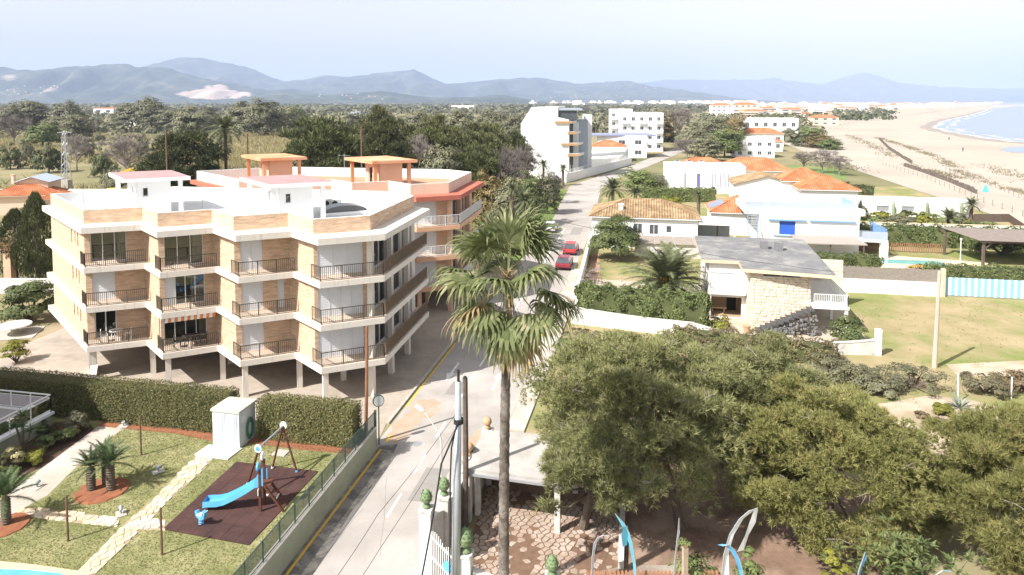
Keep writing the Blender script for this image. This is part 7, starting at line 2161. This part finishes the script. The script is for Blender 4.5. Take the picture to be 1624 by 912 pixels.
lst = [(20,300,56,180,'bare'),(46,420,62,152,'leaf'),(66,290,56,192,'green'),(92,330,60,180,'leaf'),(108,420,52,156,'leaf'),(122,310,50,174,'leaf'),(16,400,44,162,'leaf'),(140,340,30,186,'bare'),(208,480,60,158,'leaf'),(238,460,64,150,'leaf'),(272,440,50,168,'leaf'),(304,360,64,163,'leaf'),(330,470,40,166,'leaf'),(385,420,56,154,'leaf'),(418,380,70,152,'leaf'),(452,400,56,162,'leaf'),(470,430,40,166,'green'),(556,360,46,176,'leaf'),(610,400,40,168,'leaf'),(660,400,46,170,'leaf'),(725,330,56,170,'leaf'),(780,340,60,172,'leaf'),(815,320,50,178,'leaf'),(345,190,40,196,'leaf')]
for i,q in enumerate(sorted(lst)):
    ptree(q[4], '%s %s from the left in the row of trees across the marsh' % ({'leaf':'grey green tree,','green':'light green tree,','bare':'leafless tree,'}[q[4]], ordn(i)), *q[:4], group='row of trees across the marsh')
lst = [(200,165,80,206,'bare'),(160,180,34,216,'bushd'),(14,200,40,212,'bushd'),(75,190,50,210,'bushd'),(120,195,40,210,'bare'),(180,150,50,245,'bush'),(205,150,60,248,'bush'),(225,230,26,198,'bushd'),(130,240,40,205,'bush'),(40,215,30,205,'bush')]
for i,q in enumerate(sorted(lst)):
    ptree(q[4], '%s %s from the left on the open marsh behind the villa' % ({'bush':'grey green bush,','bushd':'dark bush,','bare':'leafless grey bush,'}[q[4]], ordn(i)), *q[:4], group='bushes on the open marsh', cat='shrub')

# reeds of the marsh, far woods, dune plants: stuff
r = np.random.default_rng(50); n = 34000
y = 92+ (r.random(n)**1.3)*330; u = r.uniform(-60,850,n); x = (u-W/2)/F*y
keep = (np.sin(x*.045+y*.02)+np.cos(y*.06+x*.015)+r.normal(size=n)*.5 > -.35) & (x < .19*(y-47)-14) & ~((x > -60) & (x < -40) & (y < 112)) & ~((y < 128) & (x < -66) & (x > -100))
P = np.stack([x,y,np.zeros(n)],1)[keep]; D = np.tile([0,0,1.],(len(P),1))
V, FC = tufts(P, D, 2.0, 5, .30, r, .8)
link('reed_bed', np_mesh('reed_bed', V, FC, leafmat('marsh reeds',(.17,.16,.07),(.34,.29,.155),.3)), kind='stuff')['label'] = 'pale reeds and dry grass covering the marsh'
def woods(name, pts, size, h, m, seed, per=34, label=''):
    r = np.random.default_rng(seed); n = len(pts)
    k = np.repeat(np.arange(n), per); d = rdir(len(k), r); d[:,2] = np.abs(d[:,2])
    sc = (.6+.8*r.random(n))[k][:,None]
    P = pts[k] + d*np.array([size,size,h])*sc*(r.random(len(k))**.3)[:,None]
    V, FC = leaves(P, d, size*.42, r, .8)
    o = link(name, np_mesh(name, V, FC, m), kind='stuff'); o['label'] = label
def scat(n, u0, u1, y0, y1, seed, pw=1.6):
    r = np.random.default_rng(seed); y = y0+(y1-y0)*r.random(n)**pw; u = r.uniform(u0,u1,n); return np.stack([(u-W/2)/F*y, y, np.zeros(n)],1)
woods('far_wood', scat(520,-80,1010,420,1300,1), 7, 6.5, m_leafo, 2, label='grey green far woods on the plain')
woods('far_wood', scat(260,-80,900,340,900,3), 4.5, 4, m_leafo, 4, label='dark thickets scattered over the plain')
woods('far_wood', scat(1500,-100,1150,1100,4200,5,1.2), 22, 8, m_leafo, 6, per=16, label='hazy tree cover at the foot of the hills')
woods('far_wood', scat(260,1000,1300,330,1300,7), 6, 6, m_leafo, 8, label='trees among the houses of the coast road')
woods('far_wood', scat(300,1180,1420,700,2600,9), 9, 6, m_leafd, 10, per=18, label='dark trees in the distant beach town')
# dunes: strips of plants and sand fences
def dune(pxs, wid, seed, n, m):
    r = np.random.default_rng(seed); P = np.array([G(u,v)[:2] for u,v in pxs]); d = np.r_[0,np.cumsum(np.hypot(*np.diff(P,axis=0).T))]
    t = r.random(n)*d[-1]; x = np.interp(t,d,P[:,0]); y = np.interp(t,d,P[:,1])
    gap = np.sin(t*.16+seed)+np.sin(t*.41)+r.normal(size=n)*.6 > -.5
    Q = np.stack([x+r.normal(size=n)*wid, y+r.normal(size=n)*wid*1.2, np.full(n,.06)],1)[gap]
    V, FC = tufts(Q, np.tile([0,0,1.],(len(Q),1)), .7, 6, .09, r, .9)
    link('dune_plants', np_mesh('dune_plants', V, FC, m), kind='stuff')['label'] = 'sparse dune plants in rows on the beach'
m_dune = leafmat('dune grass',(.17,.15,.09),(.30,.26,.17),.2)
dune([(1393,219),(1435,232),(1487,250),(1526,274),(1565,290),(1640,312)], 1.1, 1, 1500, m_dune)
dune([(1345,215),(1370,225),(1400,240),(1420,252)], 2.0, 2, 700, m_dune); dune([(1440,262),(1490,275),(1520,285)], 1.4, 3, 300, m_dune); dune([(1560,262),(1600,275),(1650,292)], 2.2, 4, 300, m_dune)
dune([(1320,205),(1340,196),(1400,188),(1460,180),(1540,171)], 5, 5, 1600, m_dune); dune([(1290,262),(1330,262),(1345,272)], 2.5, 6, 500, m_leafo)
m_sf = mat('dark brush fence',(.16,.13,.11),(.11,.09,.075),scale=1,rough=1)
for i,pxs in enumerate((((1434,264),(1470,276),(1510,291),(1549,308)),((1395,222),(1411,238),(1430,250),(1446,260)))):
    P = [G(u,v) for u,v in pxs]; T = thing('brush_fence', ['nearer dark brush fence line across the dunes','farther dark brush fence line across the dunes'][i], 'fence', P[0], 0, 'brush fences on the dunes'); rr = random.Random(i); mb = MB()
    for a,b in zip(P[:-1],P[1:]):
        n = int((b-a).length/.35)
        for k in range(n):
            c = a.lerp(b,k/n); mb.beam(c, c+Vector((rr.uniform(-.15,.15),rr.uniform(-.15,.15),rr.uniform(.7,1.25))), .28)
    mb.build('brushwood', m_sf, T, kind='stuff')
for i,pxs in enumerate((((1400,262),(1470,285),(1560,322),(1640,350)),((1500,270),(1560,290),(1624,318),(1660,335)))):
    P = [G(u,v) for u,v in pxs]; T = thing('post_fence', ['row of thin posts along the foot of the dunes','row of thin posts on the seaward side of the dunes'][i], 'fence', P[0], 0, 'thin post fences on the beach')
    for a,b in zip(P[:-1],P[1:]):
        n = max(2,int((b-a).length/3.5))
        for k in range(n):
            c = a.lerp(b,k/n); MB().beam(c, c+Vector((0,0,1.2)), .1).build('post', m_twig, T)
T = thing('wooden_walkway', 'brown fenced boardwalk corner at the right edge of the gardens', 'walkway', G(1600,365))
for (a,b) in (((1545,352),(1600,352)),((1600,352),(1640,380))):
    A, B_ = G(*a), G(*b); MB().prism([(A.x,A.y),(B_.x,B_.y),(B_.x+.1,B_.y+.3),(A.x+.1,A.y+.3)], 0, 1.3).build('side_panel', m_perg, T)
# people on the beach
def person(u, v, label, cl, h=1.72):
    p = G(u,v); p.z = .06
    T = thing('person', label, 'person', p, u)
    V = [(-.11,0,.05),(-.10,0,.5),(-.08,0,.92),(.11,.1,.05),(.10,.05,.5),(.08,0,.92),(0,0,1.0),(0,0,1.25),(0,0,1.45),(-.2,0,1.42),(-.27,.03,1.12),(-.26,.12,.88),(.2,0,1.42),(.27,-.03,1.12),(.26,.1,.88),(0,0,1.56),(0,.02,1.70)]
    E = [(0,1),(1,2),(2,6),(3,4),(4,5),(5,6),(6,7),(7,8),(8,9),(9,10),(10,11),(8,12),(12,13),(13,14),(8,15),(15,16)]
    R_ = [.06,.075,.1,.06,.075,.1,.15,.15,.15,.07,.05,.04,.07,.05,.04,.06,.11]
    me = bpy.data.meshes.new('body'); me.from_pydata(V, E, []); me.materials.append(cl)
    o = link('body', me, T); o.modifiers.new('skin','SKIN')
    for i, rr_ in enumerate(R_): me.skin_vertices[0].data[i].radius = (rr_,rr_)
    me.skin_vertices[0].data[6].use_root = True
    sb = o.modifiers.new('sub','SUBSURF'); sb.levels = sb.render_levels = 1
    MB().lathe([(.02,0),(.10,.03),(.115,.10),(.08,.17),(.01,.19)], (0,.015,1.66), 8).build('hair', m_dark, T, local=True)
person(1505,223, 'person in dark clothes walking on the sand nearer the water', mat('dark clothes',(.05,.05,.07),rough=.9)); person(1527,241, 'person in dark clothes on the sand nearer the dunes', mat('dark clothes',(.05,.05,.07)))
p = G(1563,305); T = thing('beach_tent', 'small light blue tent shelter on the sand', 'tent', p)
MB().add([(p.x-.5,p.y-.5,.06),(p.x+.5,p.y-.5,.06),(p.x+.5,p.y+.5,.06),(p.x-.5,p.y+.5,.06),(p.x-.1,p.y,1.7),(p.x+.15,p.y,1.6)],[(0,1,5,4),(1,2,5),(2,3,4,5),(3,0,4)]).build('canopy', m_blue, T); MB().beam((p.x,p.y,.06),(p.x,p.y,1.6),.05).build('pole', m_grey, T)

# ================================================================== far buildings
# white building with terraces and timber slab fronts at the street bend
Y = 175.0
T = thing('white_terrace_building', 'tall white building with blank wall and timber edged balconies at the bend', 'building', Vector((AT(860,262,Y).x,Y,0)))
def poly_wall(T, pxs, Y, depth, m, name):
    P = [AT(u,v,Y) for u,v in pxs]; n = len(P); mb = MB()
    mb.add([tuple(p) for p in P]+[(p.x+depth*.2,p.y+depth,p.z) for p in P], [tuple(range(n)), tuple(range(2*n-1,n-1,-1))]+[(k,(k+1)%n,(k+1)%n+n,k+n)[::-1] for k in range(n)])
    return mb.build(name, m, T)
poly_wall(T, [(826,288),(826,197),(829,187),(843,171),(858,169),(885,169),(885,262),(902,262),(902,290)][::-1] if False else [(902,285),(902,262),(902,190),(885,186),(885,169),(843,170),(826,196),(826,285)], Y, 14, m_whiteclean, 'wall')
for (v,u0,u1,ln) in ((194,880,906,9),(211,900,912,10),(229,890,916,16),(246,900,918,15)):
    a, b = AT(u0,v,Y-.4), AT(u1,v,Y-.4); 
    q = [(a.x,a.y),(b.x,b.y),(b.x+ln*.32,b.y+ln),(a.x+ln*.2,a.y+ln)]
    sl_ = MB().prism(q, a.z-.32, a.z+.32).build('balcony_slab', m_white, T)
    MB().quad((a.x-.02,a.y-.03,a.z-.33),(b.x+.02,b.y-.03,a.z-.33),(b.x+.02,b.y-.03,a.z+.33),(a.x-.02,a.y-.03,a.z+.33)).build('timber_fascia', mat('timber fascia',(.42,.25,.12),rough=.7), sl_)
a = AT(902,186,Y+1); 
for (v0,v1) in ((196,210),(213,228),(231,245),(248,262)):
    c0, c1 = AT(903,v1,Y+2), AT(909,v0,Y+2)
    MB().quad((c0.x,c0.y,c0.z),(c1.x,c0.y,c0.z),(c1.x,c0.y,c1.z),(c0.x,c0.y,c1.z)).build('window', m_glassd, T)
c0, c1 = AT(886,190,Y+.5), AT(915,175,Y+.5); MB().box(c0.x,Y+.6,c0.z,c1.x,Y+10,c1.z).build('penthouse', m_glassd, T); MB().box(c0.x-.3,Y+.2,c1.z,c1.x+1.4,Y+11,c1.z+.5).build('penthouse_roof', m_greyp, T)
for k,(u0,u1,v0,v1) in enumerate(((908,918,194,262),(926,939,182,250))):
    a, b = AT(u0,v1,Y+5+6*k), AT(u1,v0,Y+5+6*k); MB().box(a.x,a.y,0,b.x,a.y+4,b.z).build('wall', m_whiteclean, T)
MB().box(AT(902,262,Y+6).x,Y+6.0,0,AT(930,262,Y+9).x,Y+14,AT(902,190,Y+6).z).build('wall', m_greyp, T)
T = thing('garden_wall', 'long white wall with grey railing along the bend of the road', 'wall', G(905,292))
for (a,b,h) in (((898,290),(1002,261),2.2),((880,284),(900,289),2.6)):
    A, B_ = G(*a), G(*b); d = (B_-A).normalized(); s = Vector((-d.y,d.x,0))*.3
    MB().prism([tuple(x[:2]) for x in (A,B_,B_+s,A+s)], 0, h).build('wall_body', m_white if h < 2.5 else m_whiteclean, T)
    railing(T, [A+s*.5,B_+s*.5], h, h=.9, m=m_wrail, gap=.8, bal=.05, post=3)
T = thing('white_terrace', 'stepped white terraces in front of the tall white building', 'terrace', G(940,270))
for (u0,u1,v,dep,h) in ((885,985,272,10,2.6),(900,995,266,12,3.6)):
    a, b = G(u0,v), G(u1,v-7); MB().prism([(a.x,a.y+4),(b.x,b.y+4),(b.x+3,b.y+4+dep),(a.x+3,a.y+4+dep)], 0, h).build('terrace_block', m_whiteclean, T)
def farblock(label, u0, u1, vb, vt, depth, wm, rows, cols, ang=-.1, win='w', balc=False, name='apartment_building', roof='flat', rm=None, rh=2.0, sidewin=0):
    a, b = G(u0,vb), G(u1,vb); w = (b.x-a.x)/math.cos(ang); h = AT(u0,vt,a.y).z
    ops = []; fh = h/rows
    for r_ in range(rows):
        for c in range(cols):
            x0 = w*(c+.28)/cols; ops.append((x0, x0+w*.40/cols, r_*fh+fh*.32, r_*fh+fh*.74, win))
    so_ = [(depth*(k+.3)/max(1,sidewin), depth*(k+.65)/max(1,sidewin), r_*fh+fh*.3, r_*fh+fh*.75, 'w') for r_ in range(rows) for k in range(sidewin)]
    T = house(label, (a.x,a.y), w, depth, h, ang=ang, roof=roof, wm=wm, ops={0:ops, 1:so_}, par=.8, name=name, rm=rm, rh=rh, p=.7, cat='building')
    if balc:
        X = frame_pts((a.x,a.y), ang)
        for r_ in range(1,rows):
            for c in range(0,cols,2):
                MB().prism([tuple(X(q,t)[:2]) for q,t in ((w*(c+.1)/cols,-1.3),(w*(c+.95)/cols,-1.3),(w*(c+.95)/cols,-.05),(w*(c+.1)/cols,-.05))], r_*fh, r_*fh+.95).build('balcony', wm, T)
    return T
farblock('white four storey apartment house with balconies beyond the bend, right part', 984, 1050, 240, 182, 14, m_whiteclean, 4, 5, balc=True, sidewin=3)
farblock('white apartment house with roof terrace beyond the bend, left part', 967, 1002, 232, 176, 12, m_whiteclean, 4, 3, balc=True)
farblock('white house under a flat blue grey roof slab beyond the bend', 948, 1024, 250, 218, 12, m_white, 2, 3)
a, b = G(940,250), G(1030,250); T = thing('roof_canopy', 'wide blue grey flat roof canopy of the white house beyond the bend', 'canopy', Vector((a.x,a.y,0)))
z_ = AT(940,216,a.y).z; MB().box(a.x,a.y-1,z_,b.x+2,a.y+14,z_+.5).build('roof_slab', mat('blue grey slab',(.24,.26,.36),rough=.7), T); MB().box(a.x+.3,a.y+11,0,a.x+1.0,a.y+13,z_).build('pier', m_white, T)
farblock('small white house with orange hip roof near the bend', 938, 992, 256, 233, 9, m_white, 1, 4, roof='hip', rm=m_tile_or, rh=2.0)
farblock('wide white villa block with dark windows near the dunes', 1178, 1262, 222, 190, 12, m_whiteclean, 2, 6)
farblock('white two storey house with brown window shades near the dunes', 1166, 1226, 250, 222, 10, m_whiteclean, 2, 4)
farblock('orange roofed house just left of the white dune houses', 1170, 1240, 232, 212, 10, m_white, 1, 4, roof='hip', rm=m_tile_or, rh=2.4)
farblock('low house with orange roof beside the dune houses', 1196, 1240, 240, 224, 8, m_white, 1, 3, roof='hip', rm=m_tile_or, rh=1.6)
farblock('peach beach house with orange roof on the shore side', 1288, 1328, 199, 186, 12, m_peachp, 2, 3, roof='hip', rm=m_tile_or, rh=2.0)
farblock('cream apartment row with orange gables beyond the trees, left', 1128, 1160, 184, 167, 14, m_white, 3, 4, roof='hip', rm=m_tile_or, rh=3)
farblock('cream apartment row beyond the trees, right', 1164, 1200, 182, 166, 14, m_peachp, 3, 4, roof='hip', rm=m_tile_or, rh=3)
farblock('pale low hall far left on the plain', 148, 182, 181, 172, 20, m_white, 1, 2, roof='hip', rm=m_tile_or, rh=1.5)
farblock('small white ruined farmhouse on the marsh', 196, 216, 203, 192, 8, m_white, 1, 2)
farblock('white warehouse on the plain right of the centre pines', 716, 752, 176, 168, 20, m_white, 1, 3)
farblock('long pale greenhouse on the plain, left of the pines', 556, 572, 184, 178, 20, m_greyp, 1, 3)
# town along the shore
rr = random.Random(31); k = 0
cols_ = [m_white, m_whiteclean, m_peachp, m_white, mat('cream far wall',(.60,.52,.42),rough=.9)]
flat('town_ground', hull([(1150,196),(1240,200),(1330,196),(1400,182),(1480,173),(1600,165.5),(1600,164),(1100,164.5)],0), .03, m_sandsoil)
for i in range(230):
    f = rr.random()**1.25; u = 1170+ (1590-1170)*f
    vmax = 190-24*f**.8 if u > 1300 else 186
    v = 164.2+(vmax-164.2)*rr.random()**1.1
    if u > 1330: v = min(v, 186-(u-1330)*.088)
    p = G(u, v); s = rr.uniform(.7,1.5); w, d, h = rr.uniform(9,20)*s, rr.uniform(9,14), rr.choice((4,6.5,9,9,12))*(1.15 if p.y > 1500 else .8)
    m_ = rr.choice(cols_)
    T = thing('town_building', ('low ' if h < 6 else 'tall ')+{0:'white',1:'bright white',2:'peach',4:'cream'}[cols_.index(m_)]+(' building ' if i%2 else ' house ')+('near the start of' if u < 1290 else 'in the middle of' if u < 1420 else 'at the far end of')+' the hazy town along the shore', 'building', p, rr.uniform(-.4,.2), 'distant town along the shore')
    MB().box(-w/2,0,0,w/2,d,h).build('wall', m_, T, local=True)
    if rr.random() < .45:
        MB().add([(-w/2-.4,-.4,h),(w/2+.4,-.4,h),(w/2+.4,d+.4,h),(-w/2-.4,d+.4,h),(-w/4,d/2,h+2.2),(w/4,d/2,h+2.2)],[(0,1,5,4),(1,2,5),(2,3,4,5),(3,0,4)]).build('roof', m_tile_or, T, local=True)
    else: MB().box(-w/3,d*.3,h,w/6,d*.8,h+2.4).build('roof_room', m_, T, local=True)
    if p.y < 1400:
        for r_ in range(max(1,int(h/3))):
            MB().box(-w/2+.8,-.08,r_*3+1,w/2-.8,-.02,r_*3+2.3).build('window_band', m_glassd, T, local=True)
# white villas on the hills
def onhill(key, u, v):
    Vh = HILLS[key]; ui = np.argmin(np.abs(Vh[:,0,0]/Vh[:,0,1]*0 + Vh[:,0,0] - (u-W/2)/F*Vh[Vh.shape[0]//2,Vh.shape[1]//2,1]))
    best = None
    for j in range(Vh.shape[1]//2):
        p = Vh[ui,j]; pv_ = HOR+(CAMZ-p[2])*F/p[1]
        if best is None or abs(pv_-v) < best[0]: best = (abs(pv_-v), p)
    return Vector(best[1])
rr = random.Random(8)
for key,u0,u1,v0,v1,n in (('near',145,212,136,150,34),('near',60,130,145,154,14),('mid',945,1000,128,138,30),('mid',1000,1035,138,146,10),('mid',840,960,146,156,26),('low',500,640,148,158,10)):
    for i in range(n):
        p = onhill(key, rr.uniform(u0,u1), rr.uniform(v0,v1)); p.z -= 1; w = rr.uniform(8,18)
        T = thing('hill_villa', 'tiny pale villa on the hazy hillside '+{145:'left of the quarry',60:'at the far left',945:'below the right ridge',1000:'at the right end of the near ridge',840:'behind the white building',500:'behind the largest dark pine'}[u0], 'villa', p, rr.uniform(-.5,.5), 'villas on the far hillsides')
        MB().box(-w/2,-5,-8,w/2,5,4).build('wall', m_peachp, T, local=True); MB().add([(-w/2-1,-6,4),(w/2+1,-6,4),(w/2+1,6,4),(-w/2-1,6,4),(0,0,7)],[(0,1,4),(1,2,4),(2,3,4),(3,0,4)]).build('roof', m_tile_or if rr.random() < .4 else m_white, T, local=True)
# the town edge at the foot of the hills, centre
for i in range(70):
    u = rr.uniform(830,1200); v = rr.uniform(163.3,167.5); p = G(u,v); w = rr.uniform(20,60)
    T = thing('plain_building', 'far pale building on the plain at the foot of the hills', 'building', p, rr.uniform(-.4,.4), 'far buildings on the plain')
    MB().box(-w/2,0,0,w/2,20,rr.uniform(8,20)).build('wall', rr.choice(cols_), T, local=True); MB().box(-w/4,4,0,w/6,12,22).build('tower', rr.choice(cols_), T, local=True)
